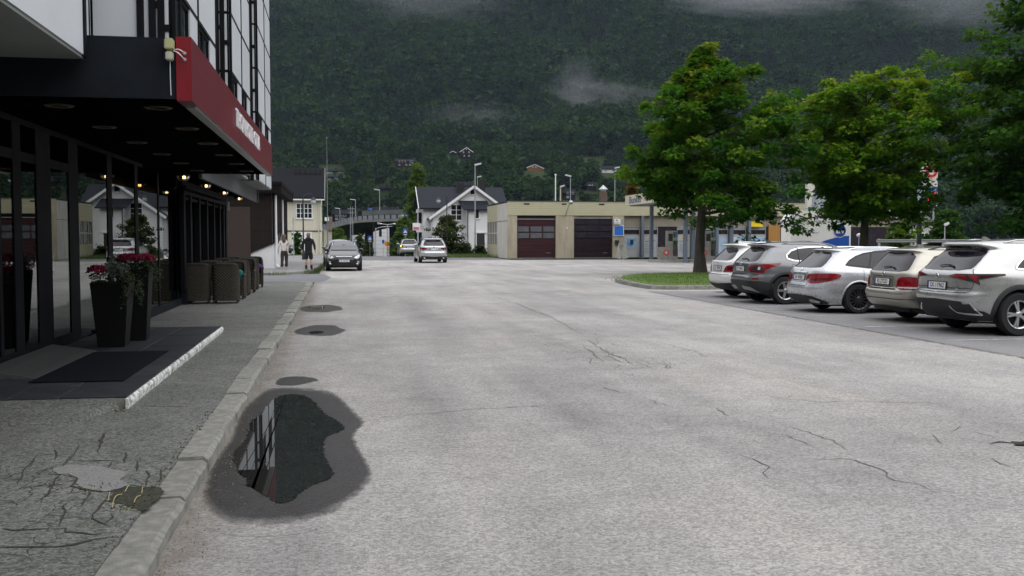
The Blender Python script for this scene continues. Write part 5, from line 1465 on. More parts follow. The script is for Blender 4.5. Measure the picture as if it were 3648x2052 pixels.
while x < c.x+6:
    q = MB(); q.box(x-.05, x+.05, 52.03, 52.12, 0, a.z+.08); q.build('post', M_galv, rg); x += 2.0
ps = thing('square_post', 'dark blue square steel post beyond the parked cars', 'post', (0,0,0))
a = at(2315.5, 553, 44); bevbox('post', a.x-.085, a.x+.085, 44, 44.17, 0, a.z, mat('blue black steel', (.02,.03,.045), .45, var=.2), ps, .01); bevbox('cap', a.x-.1, a.x+.1, 43.98, 44.19, a.z, a.z+.02, M_black, ps, .004)
gl = thing('globe_light', 'small white globe light on a thin post by the second tree', 'lamp', (0,0,0))
a = at(2162, 592, 47); q = MB(); q.tube([(a.x,47,0),(a.x,47,a.z)], .05, 8); q.build('pole', M_galv, gl); q = MB(); q.ball((a.x,47,a.z), .14, 12, 8, (1.1,1.1,.75)); q.build('globe', M_white, gl, 60)
vg = simple_building('grey_gabled_house', 'light grey house with steep roof glimpsed left of the dark tree', at(2240,560,120).x, at(2345,560,120).x, 120, 9, 0, at(2300,560,120).z, mat('light grey wall', (.45,.44,.41), .8, var=.15, scale=.7), mat('brown grey roof', (.10,.085,.085), .8, var=.2), [(at(2325,590,120).x, 1.0, 1.1, 1.2, (1,0))], 'house', False, at(2300,522,124).z)
# ---------------------------------------------------------------- cars
M_tyre = mat('tyre rubber', (.012,.012,.013), .85, var=.25, scale=12, bump=.2, bscale=60)
M_under = mat('car underside', (.006,.006,.006), .9)
M_clad = mat('black plastic trim', (.018,.018,.02), .6, var=.15, scale=6)
M_cglass = mat('tinted car glass', (.012,.010,.016), .03, spec=.45)
M_tail = mat('red tail lamp', (.22,.004,.010), .12, spec=.6, coat=.6)
M_tail2 = mat('dark red lens', (.07,.003,.008), .12, spec=.6, coat=.5)
M_lens = mat('clear lens', (.55,.55,.58), .1, spec=.7)
M_alloy = mat('silver alloy', (.55,.56,.58), .28, metal=.85)
M_alloyd = mat('dark alloy', (.09,.09,.1), .35, metal=.8)
M_plate = mat('white number plate', (.78,.78,.78), .4)
def paint(name, col, metal=.55, rough=.32, coat=1.0):
    return mat('paint '+name, col, rough, metal=metal, coat=coat, var=.04, scale=3)
_wheels = {}
def wheel_mesh(r, w, rim, style, rm):
    key = (r, w, rim, style, rm.name)
    if key in _wheels: return _wheels[key]
    b = MB()
    b.lathe([(rim,-w/2+.01),(r-.03,-w/2),(r-.008,-w/2+.03),(r,-w/2+.06),(r,w/2-.06),(r-.008,w/2-.03),(r-.03,w/2),(rim+.01,w/2-.005),(rim,w/2-.02)], n=30, axis='y')
    ty = b.mesh('wheel', M_tyre, 35)
    b = MB()
    b.lathe([(rim+.004,w/2-.022),(rim-.002,w/2-.004),(rim-.02,w/2-.014),(rim-.03,w/2-.05)], n=30, axis='y')
    n, kind = style
    for k in range(n):
        a = 2*math.pi*k/n
        for da, wd in (((-.13,.034),(.13,.034)) if kind == 'twin' else (((0,.06 if kind == 'fat' else .022),))):
            c, s = math.cos(a+da*.4), math.sin(a+da*.4); c2, s2 = math.cos(a+da), math.sin(a+da)
            p0 = Vector((c*.04, w/2-.035, s*.04)); p1 = Vector((c2*(rim-.01), w/2-.02, s2*(rim-.01)))
            b.bar(p0, p1, wd, .03, upv=(0,1,0))
    b.lathe([(.0,w/2-.008),(.035,w/2-.01),(.06,w/2-.03),(.06,w/2-.06)], n=14, axis='y')
    rmh = b.mesh('rim', rm, 30)
    b = MB(); b.lathe([(rim-.02,w/2-.085),(.0,w/2-.085)], n=20, axis='y'); bk = b.mesh('brake_disc', M_under)
    _wheels[key] = (ty, rmh, bk)
    return _wheels[key]
def _clip(poly, x0, x1, y0, y1):
    for ax, lim, sgn in ((0,x0,1),(0,x1,-1),(1,y0,1),(1,y1,-1)):
        out = []
        for i in range(len(poly)):
            a, c = poly[i-1], poly[i]
            da, dc = sgn*(a[ax]-lim), sgn*(c[ax]-lim)
            if (da >= 0) != (dc >= 0):
                t = da/(da-dc); out.append((a[0]+(c[0]-a[0])*t, a[1]+(c[1]-a[1])*t))
            if dc >= 0: out.append(c)
        poly = out
        if len(poly) < 3: return []
    return poly
class Car:
    def __init__(s, S, label, loc, rotz, pm, N=150, group=None, cell=.06):
        s.S, s.pm, s.cell = S, pm, cell
        s.root = thing(S.get('name', 'parked_car'), label, 'car', loc, rotz, group)
        def prof(k):
            P = sorted(S[k]); z = np.array([p[0] for p in P]); v = np.array([p[1] for p in P])
            zz = np.linspace(z[0], z[-1], 500); vv = np.interp(zz, z, v)
            kr = np.exp(-.5*(np.arange(-14, 15)/4.5)**2); kr /= kr.sum()
            pad = np.concatenate([np.full(14, vv[0]), vv, np.full(14, vv[-1])])
            sm = np.convolve(pad, kr, 'valid'); sm[-6:] = vv[-6:]
            return zz, sm
        s.zr, s.xr = prof('rear'); s.zf, s.xf = prof('front'); s.zw, s.w = prof('width')
        s.z0, s.z1 = s.zr[0], s.zr[-1]
        s.N = N; s.cache = {}
    def dims(s, z):
        return np.interp(z, s.zr, s.xr), np.interp(z, s.zf, s.xf), np.interp(z, s.zw, s.w)
    def outline(s, z):
        k = round(z*250)
        if k in s.cache: return s.cache[k]
        z = k/250
        a, c, w = s.dims(z)
        nr, nf = s.S.get('nr', 7.), s.S.get('nf', 5.)
        xc, h = (a+c)/2, max(1e-3, (c-a)/2)
        th = np.linspace(0, math.pi, 900)
        cs, sn = np.cos(th), np.sin(th)
        n = np.where(cs > 0, nr, nf)
        rr = (np.abs(cs)**n+np.abs(sn)**n)**(-1/n)
        xi, eta = -cs*rr, sn*rr
        x = xc+h*xi; y = w*eta*(1-.025*xi**2)
        # denser sampling of the plan: the angle is warped by the aspect of the car
        d = np.concatenate([[0], np.cumsum(np.hypot(np.diff(x), np.diff(y)))])
        s.cache[k] = (d, x, y, xc, h, w)
        return s.cache[k]
    def R(s, q, z, off=0):
        """rear surface: q signed distance from the centre line along the skin, + = left"""
        d, x, y, *_ = s.outline(z)
        t = min(abs(q), d[-1])
        return Vector((np.interp(t, d, x), math.copysign(np.interp(t, d, y), q), z))
    def F(s, q, z):
        d, x, y, *_ = s.outline(z)
        t = d[-1]-min(abs(q), d[-1])
        return Vector((np.interp(t, d, x), math.copysign(np.interp(t, d, y), q), z))
    def Sd(s, x, z, sg=1):
        d, xs, ys, xc, h, w = s.outline(z)
        return Vector((x, sg*np.interp(x, xs, ys), z))
    def nrm(s, fn, a, z):
        p = fn(a, z); e = .012
        u = fn(a+e, z)-fn(a-e, z); v = fn(a, min(z+e, s.z1))-fn(a, z-e)
        n = u.cross(v)
        n = n.normalized() if n.length > 1e-9 else Vector((0,0,1))
        c = Vector((1.2, 0, .7))
        if n.dot(p-c) < 0: n = -n
        return n
    def patch(s, mp, poly, m, name, off=.006, parent=None, mirror=True, cell=None, rnd_=0):
        cell = cell or s.cell
        if rnd_: poly = chaikin(poly, rnd_)
        outs = []
        for sg in ((1, -1) if mirror else (1,)):
            if mp == 'S': fn = lambda a, z, sg=sg: s.Sd(a, z, sg)
            elif mp == 'F': fn = lambda a, z, sg=sg: s.F(a*sg, z)
            else: fn = lambda a, z, sg=sg: s.R(a*sg, z)
            xs = [p[0] for p in poly]; zs = [p[1] for p in poly]
            b = MB(); idx = {}
            nx = max(1, math.ceil((max(xs)-min(xs))/cell)); nz = max(1, math.ceil((max(zs)-min(zs))/cell))
            for i in range(nx):
                for j in range(nz):
                    x0 = min(xs)+(max(xs)-min(xs))*i/nx; x1 = min(xs)+(max(xs)-min(xs))*(i+1)/nx
                    z0 = min(zs)+(max(zs)-min(zs))*j/nz; z1 = min(zs)+(max(zs)-min(zs))*(j+1)/nz
                    q = _clip(list(poly), x0, x1, z0, z1)
                    f = []
                    for (a, z) in q:
                        k = (round(a, 4), round(z, 4))
                        if k not in idx:
                            p = fn(a, z)+s.nrm(fn, a, z)*off
                            idx[k] = len(b.v); b.v.append(tuple(p))
                        if not f or f[-1] != idx[k]: f.append(idx[k])
                    if len(f) > 2 and f[0] == f[-1]: f.pop()
                    if len(set(f)) == len(f) and len(f) > 2: b.f.append(tuple(f)); b.m.append(0)
            par = parent[0 if sg == 1 else -1] if isinstance(parent, list) else (parent or s.root)
            if not b.f: continue
            o = b.build(name, m, par, 180)
            # outward normals
            me = o.data
            if len(me.polygons):
                p = me.polygons[len(me.polygons)//2]
                if p.normal.dot(p.center-Vector((1.2,0,.7))) < 0: me.flip_normals()
            outs.append(o)
        return outs
    def line(s, mp, pts, wd, m, name, off=.009, parent=None, mirror=True, closed=False):
        """thin band along a path on the skin"""
        pts = list(pts)+([pts[0]] if closed else [])
        P = []
        for a, c in zip(pts, pts[1:]):
            n = max(1, int(math.dist(a, c)/.05))
            P += [(a[0]+(c[0]-a[0])*i/n, a[1]+(c[1]-a[1])*i/n) for i in range(n)]
        P.append(pts[-1])
        for sg in ((1, -1) if mirror else (1,)):
            fn = (lambda a, z, sg=sg: s.Sd(a, z, sg)) if mp == 'S' else ((lambda a, z, sg=sg: s.F(a*sg, z)) if mp == 'F' else (lambda a, z, sg=sg: s.R(a*sg, z)))
            V = []; b = MB()
            for i, q in enumerate(P):
                a, c = P[max(0, i-1)], P[min(len(P)-1, i+1)]
                t = Vector((c[0]-a[0], c[1]-a[1])); t = t.normalized() if t.length > 1e-9 else Vector((1,0))
                for k in (-1, 1):
                    u, z = q[0]-t.y*wd/2*k, q[1]+t.x*wd/2*k
                    V.append(fn(u, z)+s.nrm(fn, q[0], q[1])*off)
            b.add(V, [(2*i, 2*i+1, 2*i+3, 2*i+2) for i in range(len(P)-1)])
            b.build(name, m, parent or s.root, 180)
    def body(s):
        S = s.S; zs = list(np.linspace(s.z0, s.z1-.1, 46))+list(np.linspace(s.z1-.09, s.z1, 12))
        N = s.N; V = []
        for z in zs:
            d, x, y, *_ = s.outline(z)
            t = np.linspace(0, d[-1], N)
            V.append(np.stack([np.interp(t, d, x), np.interp(t, d, y), np.full(N, z)], 1))
        V = np.array(V)                                   # nz, N, 3
        ra = S['arch']; wc = [(0, S['wr']), (S['wb'], S['wr'])]
        ins = np.zeros(V.shape[:2], bool)
        for (cx, cz) in wc:
            dd = np.hypot(V[..., 0]-cx, V[..., 2]-cz)
            ii = (dd < ra) & (V[..., 1] > S['W']*.6)
            ins |= ii
        b = MB()
        flat = V.reshape(-1, 3).copy(); fi = ins.reshape(-1).astype(int)
        nz = len(zs)
        faces = []
        for j in range(nz-1):
            for i in range(N-1):
                f = (j*N+i, (j+1)*N+i, (j+1)*N+i+1, j*N+i+1)
                k = fi[f[0]]+fi[f[1]]+fi[f[2]]+fi[f[3]]
                if k == 4: continue
                faces.append(f)
        for v in np.nonzero(fi)[0]:                       # pull the rim of the opening on to the circle
            cx, cz = min(wc, key=lambda c: abs(flat[v, 0]-c[0]))
            dx, dz = flat[v, 0]-cx, flat[v, 2]-cz; l = math.hypot(dx, dz) or 1
            flat[v, 0] = cx+dx/l*ra; flat[v, 2] = cz+dz/l*ra
        mir = flat*np.array([1, -1, 1])
        b.v = [tuple(p) for p in flat]+[tuple(p) for p in mir]
        o = len(flat)
        b.f = faces+[tuple(k+o for k in reversed(f)) for f in faces]; b.m = [0]*len(b.f)
        me = b.mesh('body', s.pm, 180)
        bm = bmesh.new(); bm.from_mesh(me)
        bmesh.ops.remove_doubles(bm, verts=bm.verts, dist=.0004)
        bmesh.ops.recalc_face_normals(bm, faces=bm.faces)
        bm.to_mesh(me); bm.free()
        link('body', me, s.root)
        W = S['W']
        b = MB(); b.box(s.R(0,.5).x+.25, s.F(0,.5).x-.25, -W+.24, W-.24, s.z0+.01, .62); b.box(s.R(0,.5).x+.5, s.F(0,.5).x-.4, -W+.2, W-.2, s.z0-.03, s.z0+.04)
        b.build('underbody', M_under, s.root)
        for (cx, cz) in wc:
            for sg in (1, -1):
                b = MB(); n = 16; P = []
                for k in range(n+1):
                    a = math.pi*(-.12+1.24*k/n)
                    for yy in (W*.99-.03, W-.42): P.append((cx+(ra+.004)*math.cos(a), sg*yy, cz+(ra+.004)*math.sin(a)))
                b.add(P, [(2*k, 2*k+1, 2*k+3, 2*k+2) for k in range(n)])
                b.add([(cx-ra, sg*(W-.42), .2), (cx+ra, sg*(W-.42), .2), (cx+ra, sg*(W-.42), cz+ra), (cx-ra, sg*(W-.42), cz+ra)], [(0,1,2,3)])
                b.build('wheel_well', M_under, s.root)
        ty, rm, bk = wheel_mesh(S['wr'], S.get('tw', .225), S['rim'], S['spokes'], S.get('rimmat', M_alloy))
        for cx in (0, S['wb']):
            for sg in (1, -1):
                o = link('wheel', ty, s.root); o.location = (cx, sg*(W-S.get('tw', .225)/2-.015), S['wr']); o.rotation_euler = (0, 0, 0 if sg == 1 else math.pi)
                o.rotation_euler[1] = 0
                link('rim', rm, o); link('brake_disc', bk, o)
        # wheel-arch lips
        cw = S.get('cladw', .025); cm = S.get('archm', s.pm)
        for cx in (0, S['wb']):
            n = 22; out, inn = [], []
            for k in range(n+1):
                a = math.pi*(-.10+1.2*k/n)
                out.append((cx+(ra+cw)*math.cos(a), max(s.z0+.01, S['wr']+(ra+cw)*math.sin(a))))
                inn.append((cx+(ra-.012)*math.cos(a), max(s.z0+.005, S['wr']+(ra-.012)*math.sin(a))))
            for sg in (1, -1):
                b = MB(); Vv = []
                for p, q in zip(out, inn):
                    for (u, z, off) in ((p[0], p[1], .004), ((p[0]*.6+q[0]*.4), (p[1]*.6+q[1]*.4), .016), (q[0], q[1], .012)):
                        v = s.Sd(u, z, sg); v.y += sg*off; Vv.append(v)
                b.add(Vv, [(3*k+j, 3*k+j+1, 3*k+j+4, 3*k+j+3) for k in range(n) for j in range(2)])
                b.build('arch_lip', cm, s.root, 60, True)
    def plate(s, z, txt, front=False, w=.52, h=.11, off=.012):
        fn = s.F if front else s.R
        p = fn(0, z); n = s.nrm(fn, 0.001, z)
        X = Vector((0, 1 if front else -1, 0)); Z = n; Y = Z.cross(X).normalized(); X = Y.cross(Z)
        Mx = Matrix((X, Y, Z)).transposed().to_4x4(); Mx.translation = p+n*off
        b = MB(); b.xbox(Mx, w+.035, h+.03, .012); hold = b.build('plate_holder', M_clad, s.root)
        M2 = Mx.copy(); M2.translation = p+n*(off+.008)
        b = MB(); b.xbox(M2, w, h, .006); b.build('number_plate', M_plate, hold)
        b = MB(); M3 = M2.copy(); M3.translation = p+n*(off+.0105)-X*(w/2-.02); b.xbox(M3, .04, h, .003); b.build('country_band', M_blue, hold)
        o = text(txt, h*1.05, M_blackprint, 'plate_number', hold, p+n*(off+.0125)+X*.02, M2.to_euler(), .001, 'CENTER', .9, .001)
    def badge(s, z, q=0, r=.045, front=False, m=None):
        fn = s.F if front else s.R
        p = fn(q, z); n = s.nrm(fn, q+.001, z)
        rot = n.to_track_quat('Z', 'Y').to_matrix().to_4x4(); rot.translation = p+n*.012
        b = MB(); b.lathe([(r*.72,0),(r*.76,.006),(r*.95,.006),(r,0)], n=20)
        b.v = [tuple(rot @ Vector(v)) for v in b.v]
        o = b.build('badge', m or M_chrome, s.root, 40)
        b = MB(); b.box(-r*.8, r*.8, -r*.13, r*.13, 0, .006); b.v = [tuple(rot @ Vector(v)) for v in b.v]; b.build('badge_bar', m or M_chrome, o)
        return o
    def roof_at(s, x, y):
        for z in np.linspace(s.z1, s.z1-.5, 120):
            d, xs, ys, *_ = s.outline(z)
            if xs[0] < x < xs[-1] and np.interp(x, xs, ys) > abs(y): return z
        return s.z1-.2
    def rails(s, x0, x1, y, m, h=.045):
        for sg in (1, -1):
            b = MB(); P = []
            for i in range(9):
                x = x0+(x1-x0)*i/8; z = s.roof_at(x, y)+(h if 0 < i < 8 else 0)
                P.append((x, sg*y, z))
            b.tube(P, .016, 6); b.build('roof_rail', m, s.root, 60)
    def fin(s, x, m=None):
        z = s.roof_at(x, 0)
        b = MB(); b.prism([(x-.09, z-.01), (x+.1, z-.01), (x-.03, z+.055), (x-.08, z+.06)], lambda a, c, d: (a, d, c), -.02, .02); b.build('antenna_fin', m or s.pm, s.root, None, True)
    def wiper(s, z, q0=-.28, q1=.12):
        b = MB()
        P = [s.R(q0+(q1-q0)*i/6, z+.03*math.sin(i/6*3)) for i in range(7)]
        b.tube([p+s.nrm(s.R, .01, z)*.025 for p in P], [.02,.016,.013,.011,.01,.01,.009], 6); b.build('wiper', M_black, s.root, 60)
    def mirrors(s, x, z, m=None):
        for sg in (1, -1):
            p = s.Sd(x, z, sg)
            b = MB(); b.ball((p.x, p.y+sg*.13, p.z+.05), .1, 12, 8, (.75, 1.15, .75)); b.bar((p.x, p.y-sg*.02, p.z), (p.x, p.y+sg*.1, p.z+.02), .05, .03); b.build('mirror', m or s.pm, s.root, 60)
    def doors(s, xs, zb, zt, handle_z):
        """door gaps and handles on both sides"""
        for x in xs: s.line('S', [(x, zb), (x+.01, handle_z), (x+.02, zt)], .008, M_under, 'door_gap', .003)
        s.line('S', [(xs[0], zb), (xs[-1], zb)], .008, M_under, 'door_gap', .003)
        for x in xs[1:]:
            for sg in (1, -1):
                p = s.Sd(x-.18, handle_z, sg); b = MB(); b.bar((p.x-.1, p.y+sg*.03, p.z), (p.x+.1, p.y+sg*.03, p.z+.005), .025, .03); b.bar((p.x-.08, p.y, p.z), (p.x-.08, p.y+sg*.03, p.z), .02, .02); b.bar((p.x+.08, p.y, p.z), (p.x+.08, p.y+sg*.03, p.z), .02, .02); b.build('door_handle', s.pm, s.root, 40)
SUV = dict(wr=.365, arch=.425, rim=.235, tw=.23)
def spec(**k): return k
LEX = spec(W=.93, wb=2.66, wr=.368, arch=.435, rim=.24, spokes=(5,'twin'), cladw=.07, archm=M_clad, nr=6.5, nf=5,
  rear=[(.24,-.66),(.32,-.80),(.45,-.93),(.6,-.975),(.7,-.97),(.74,-.935),(.86,-.93),(1.0,-.93),(1.07,-.90),(1.12,-.82),(1.3,-.62),(1.46,-.42),(1.50,-.56),(1.55,-.60),(1.585,-.48),(1.61,-.2),(1.645,.85)],
  front=[(.24,3.42),(.4,3.62),(.6,3.66),(.8,3.6),(.93,3.3),(1.0,2.85),(1.05,2.4),(1.2,2.1),(1.4,1.7),(1.55,1.3),(1.61,1.05),(1.645,.95)],
  width=[(.24,.86),(.35,.91),(.5,.925),(.7,.93),(.86,.92),(.95,.905),(1.03,.885),(1.1,.85),(1.3,.77),(1.48,.68),(1.56,.62),(1.61,.5),(1.645,.03)])
GOLF = spec(W=.885, wb=2.58, wr=.315, arch=.36, rim=.20, spokes=(7,'thin'), nr=6.5, nf=4.5,
  rear=[(.22,-.80),(.3,-.92),(.42,-1.05),(.56,-1.08),(.64,-1.06),(.68,-1.02),(.85,-1.01),(.98,-.985),(1.03,-.93),(1.2,-.79),(1.36,-.64),(1.40,-.73),(1.435,-.70),(1.455,-.45),(1.49,.7)],
  front=[(.22,3.2),(.4,3.4),(.6,3.42),(.75,3.3),(.88,2.95),(.96,2.3),(1.1,1.95),(1.3,1.5),(1.42,1.15),(1.46,.95),(1.49,.8)],
  width=[(.22,.80),(.35,.855),(.5,.875),(.65,.885),(.8,.875),(.9,.86),(1.0,.82),(1.2,.73),(1.38,.63),(1.44,.54),(1.465,.42),(1.49,.03)])
MERC = spec(W=.905, wb=2.84, wr=.33, arch=.375, rim=.235, spokes=(14,'thin'), rimmat=M_alloyd, nr=5.5, nf=4.5,
  rear=[(.2,-.85),(.3,-.95),(.42,-1.03),(.56,-1.04),(.66,-1.0),(.72,-.965),(.88,-.94),(.96,-.90),(1.02,-.83),(1.18,-.62),(1.34,-.41),(1.375,-.50),(1.405,-.46),(1.425,-.2),(1.46,1.1)],
  front=[(.2,3.45),(.4,3.62),(.6,3.64),(.75,3.5),(.86,3.1),(.95,2.35),(1.1,2.0),(1.3,1.6),(1.4,1.35),(1.43,1.25),(1.46,1.15)],
  width=[(.2,.82),(.35,.88),(.5,.90),(.65,.905),(.8,.895),(.9,.87),(.98,.83),(1.2,.72),(1.36,.62),(1.41,.54),(1.435,.42),(1.46,.03)])
NIS = spec(W=.90, wb=2.65, wr=.35, arch=.41, rim=.225, spokes=(5,'fat'), cladw=.06, archm=M_clad, nr=5.5, nf=5,
  rear=[(.26,-.62),(.34,-.76),(.45,-.86),(.6,-.885),(.68,-.875),(.74,-.83),(.9,-.82),(1.02,-.80),(1.08,-.74),(1.25,-.56),(1.42,-.36),(1.455,-.52),(1.49,-.50),(1.52,-.28),(1.57,.9)],
  front=[(.26,3.2),(.4,3.42),(.6,3.46),(.8,3.4),(.92,3.1),(1.0,2.6),(1.06,2.2),(1.2,1.95),(1.4,1.55),(1.5,1.25),(1.54,1.1),(1.57,1.0)],
  width=[(.26,.84),(.35,.885),(.5,.895),(.68,.90),(.85,.895),(.95,.88),(1.05,.845),(1.3,.74),(1.46,.64),(1.52,.55),(1.545,.42),(1.57,.03)])
BMW = spec(W=.90, wb=2.67, wr=.34, arch=.395, rim=.225, spokes=(5,'twin'), nr=6, nf=5,
  rear=[(.24,-.62),(.34,-.76),(.46,-.84),(.58,-.86),(.66,-.84),(.70,-.79),(.85,-.78),(1.0,-.765),(1.06,-.70),(1.25,-.50),(1.40,-.34),(1.435,-.55),(1.475,-.54),(1.505,-.3),(1.555,.8)],
  front=[(.24,3.2),(.4,3.4),(.6,3.43),(.8,3.35),(.92,3.0),(1.0,2.5),(1.1,2.15),(1.3,1.7),(1.45,1.3),(1.52,1.05),(1.555,.9)],
  width=[(.24,.83),(.35,.88),(.5,.895),(.68,.90),(.85,.89),(.95,.875),(1.04,.84),(1.25,.75),(1.43,.65),(1.5,.56),(1.53,.42),(1.555,.03)])
FOC = spec(W=.905, wb=2.65, wr=.325, arch=.37, rim=.21, spokes=(10,'thin'), nr=6, nf=4.2,
  rear=[(.2,-.8),(.35,-.95),(.55,-.98),(.7,-.95),(.95,-.92),(1.05,-.84),(1.25,-.64),(1.40,-.48),(1.44,-.5),(1.46,-.2),(1.49,.8)],
  front=[(.2,3.36),(.3,3.50),(.42,3.56),(.55,3.57),(.68,3.53),(.78,3.40),(.86,3.10),(.93,2.75),(.99,2.38),(1.1,2.05),(1.25,1.66),(1.38,1.25),(1.44,.98),(1.47,.9),(1.49,.85)],
  width=[(.2,.83),(.35,.89),(.5,.905),(.68,.905),(.8,.90),(.9,.885),(.98,.845),(1.2,.74),(1.37,.64),(1.44,.55),(1.465,.42),(1.49,.03)])
X3 = spec(name='moving_car', W=.945, wb=2.86, wr=.365, arch=.42, rim=.24, spokes=(5,'twin'), nr=6.5, nf=5,
  rear=[(.26,-.72),(.36,-.86),(.5,-.93),(.64,-.945),(.72,-.92),(.76,-.88),(.95,-.86),(1.06,-.845),(1.12,-.78),(1.3,-.60),(1.5,-.40),(1.54,-.55),(1.58,-.54),(1.62,-.3),(1.675,.8)],
  front=[(.26,3.5),(.4,3.7),(.6,3.75),(.85,3.7),(1.0,3.3),(1.08,2.6),(1.2,2.3),(1.4,1.85),(1.57,1.4),(1.63,1.1),(1.675,.9)],
  width=[(.26,.87),(.36,.92),(.5,.94),(.7,.945),(.9,.935),(1.02,.92),(1.1,.88),(1.35,.78),(1.54,.68),(1.61,.59),(1.645,.45),(1.675,.03)])
def glasshouse(c, side, rear, chrome=None, div=()):
    s = c.patch('S', side, M_cglass, 'side_window', .006, rnd_=1)
    c.line('S', chaikin(side, 1), .03 if chrome else .018, chrome or M_clad, 'window_trim', .010, closed=True)
    for (x0, z0, x1, z1, w) in div: c.line('S', [(x0, z0), (x1, z1)], w, M_clad, 'door_pillar', .012)
    if rear: c.patch('R', rear, M_cglass, 'rear_window', .006, mirror=False, rnd_=1)
def mir(p): return p+[(-a, z) for a, z in reversed(p)]
R90 = math.pi/2
CARX = 11.06
# --- nearest silver crossover
P_lex = paint('champagne silver', (.44,.44,.435), .75, .28)
c = Car(LEX, 'nearest parked car, champagne silver crossover with angular red tail lights', (CARX+.12, 15.80, 0), 0, P_lex, group='cars parked in the bays'); c.body()
glasshouse(c, [(-.05,1.10),(1.9,1.03),(2.35,1.06),(1.55,1.45),(.9,1.50),(.35,1.44),(.02,1.22)], mir([(.02,1.09),(.66,1.10),(.70,1.2),(.6,1.48),(.02,1.50)]), M_chrome, [(.98,1.06,.98,1.48,.07),(.18,1.07,.3,1.4,.04)])
t = c.patch('R', [(.30,1.00),(.62,.955),(.84,.90),(.93,.86),(.90,.95),(1.35,1.02),(1.32,1.045),(.9,1.045),(.5,1.04)], M_black, 'tail_light', .012)
c.patch('R', [(.34,1.005),(.62,.965),(.72,.955),(.70,1.02),(.5,1.025)], M_tail, 'red_lens', .018, t)
c.patch('R', [(.72,1.03),(.84,.92),(.89,.90),(.86,1.02)], M_tail, 'red_lens', .018, t); c.patch('R', [(.9,1.015),(1.2,1.02),(1.0,.985),(.91,.97)], M_tail2, 'red_lens', .018, t)
c.patch('R', mir([(.02,.26),(.95,.26),(1.05,.34),(.98,.42),(.72,.45),(.66,.58),(.02,.60)]), M_clad, 'rear_bumper', .010, mirror=False)
t = c.patch('R', [(.5,.40),(.86,.38),(.80,.54),(.52,.53)], M_black, 'exhaust_trim', .018)
c.line('R', [(.40,.50),(.52,.40),(.90,.37)], .03, M_chrome, 'chrome_blade', .024); c.line('R', [(.80,.58),(.90,.37)], .028, M_chrome, 'chrome_blade', .024)
c.line('R', mir([(.02,.715),(.75,.73),(.80,.80)]), .01, M_under, 'tailgate_gap', .004, mirror=False); c.line('R', [(.80,.80),(.86,1.0),(.72,1.12)], .008, M_under, 'tailgate_gap', .004)
c.plate(.83, 'SX 11962'); c.badge(.985, 0, .05); c.wiper(1.14); c.fin(.0); c.rails(-.1, 1.7, .6, P_lex)
c.doors([.42,1.45,2.35], .42, 1.04, .95); c.mirrors(2.15, 1.08)
c.patch('S', [(.48,.26),(2.2,.26),(2.2,.40),(.48,.42)], M_clad, 'sill_cladding', .010)
c.patch('R', mir([(.02,1.505),(.55,1.49),(.62,1.46),(.6,1.43),(.02,1.45)]), M_black, 'spoiler_shade', .012, mirror=False)
text('NX', .05, M_chrome, 'model_letters', c.root, c.R(-.55,.775)+Vector((-.02,0,0)), Matrix(((0,0,-1),(-1,0,0),(0,1,0))).to_euler(), .003)
# --- beige estate
P_be = paint('warm beige', (.38,.36,.31), .7, .3)
c = Car(GOLF, 'beige estate car parked between the silver crossover and white estate', (CARX+.48, 18.05, 0), 0, P_be, group='cars parked in the bays'); c.body()
glasshouse(c, [(-.62,1.04),(-.55,1.0),(2.0,.97),(2.15,1.0),(1.4,1.36),(.9,1.40),(-.25,1.36)], mir([(.02,1.0),(.62,1.0),(.66,1.06),(.54,1.36),(.02,1.385)]), None, [(.95,1.0,.95,1.38,.07),(-.02,1.0,.02,1.36,.05)])
t = c.patch('R', [(.50,.66),(.85,.655),(1.06,.66),(1.08,.78),(1.0,.86),(.82,.905),(.55,.90),(.50,.8)], M_tail, 'tail_light', .012, rnd_=1)
c.patch('R', [(.53,.68),(.98,.675),(.98,.71),(.53,.71)], M_lens, 'reverse_lens', .017, t)
c.line('R', mir([(.02,.665),(.45,.67),(.5,.655)]), .01, M_under, 'tailgate_gap', .004, mirror=False); c.line('R', mir([(.02,.90),(.35,.90),(.36,.72),(.3,.70)]), .012, M_under, 'plate_recess', .004, mirror=False)
c.patch('R', mir([(.02,.225),(.9,.225),(1.0,.3),(.02,.33)]), M_clad, 'lower_bumper', .008, mirror=False)
c.line('R', mir([(.02,.47),(1.1,.475)]), .012, M_clad, 'bumper_strip', .006, mirror=False)
c.plate(.80, 'RJ 27323'); c.badge(.945, 0, .045); c.wiper(1.05); c.fin(-.2); c.rails(-.4, 1.6, .55, M_black); c.doors([.0,1.0,1.95], .34, .97, .82); c.mirrors(1.8, 1.0)
# --- white-silver estate
P_me = paint('brilliant silver', (.50,.51,.54), .55, .26)
c = Car(MERC, 'white silver estate car with thin multi-spoke dark wheels in the middle of the row', (CARX+.0, 20.78, 0), 0, P_me, group='cars parked in the bays'); c.body()
glasshouse(c, [(-.32,1.01),(2.05,.965),(2.3,.985),(1.5,1.33),(1.0,1.365),(.3,1.33),(-.1,1.2)], mir([(.02,.995),(.60,1.0),(.66,1.04),(.5,1.33),(.02,1.355)]), M_clad, [(1.1,.98,1.1,1.35,.06),(.25,1.0,.4,1.33,.03)])
t = c.patch('R', [(.34,.70),(.50,.66),(.85,.67),(1.12,.77),(1.20,.83),(1.1,.87),(.8,.88),(.42,.86),(.36,.8)], M_tail, 'tail_light', .012, rnd_=1)
c.patch('R', [(.45,.70),(.85,.72),(1.0,.78),(.6,.765)], M_tail2, 'dark_lens', .017, t)
c.line('R', mir([(.02,.60),(.40,.60),(.46,.64),(.36,.68)]), .010, M_under, 'tailgate_gap', .004, mirror=False); c.line('R', mir([(.02,.905),(.34,.89)]), .02, M_chrome, 'chrome_strip', .01, mirror=False)
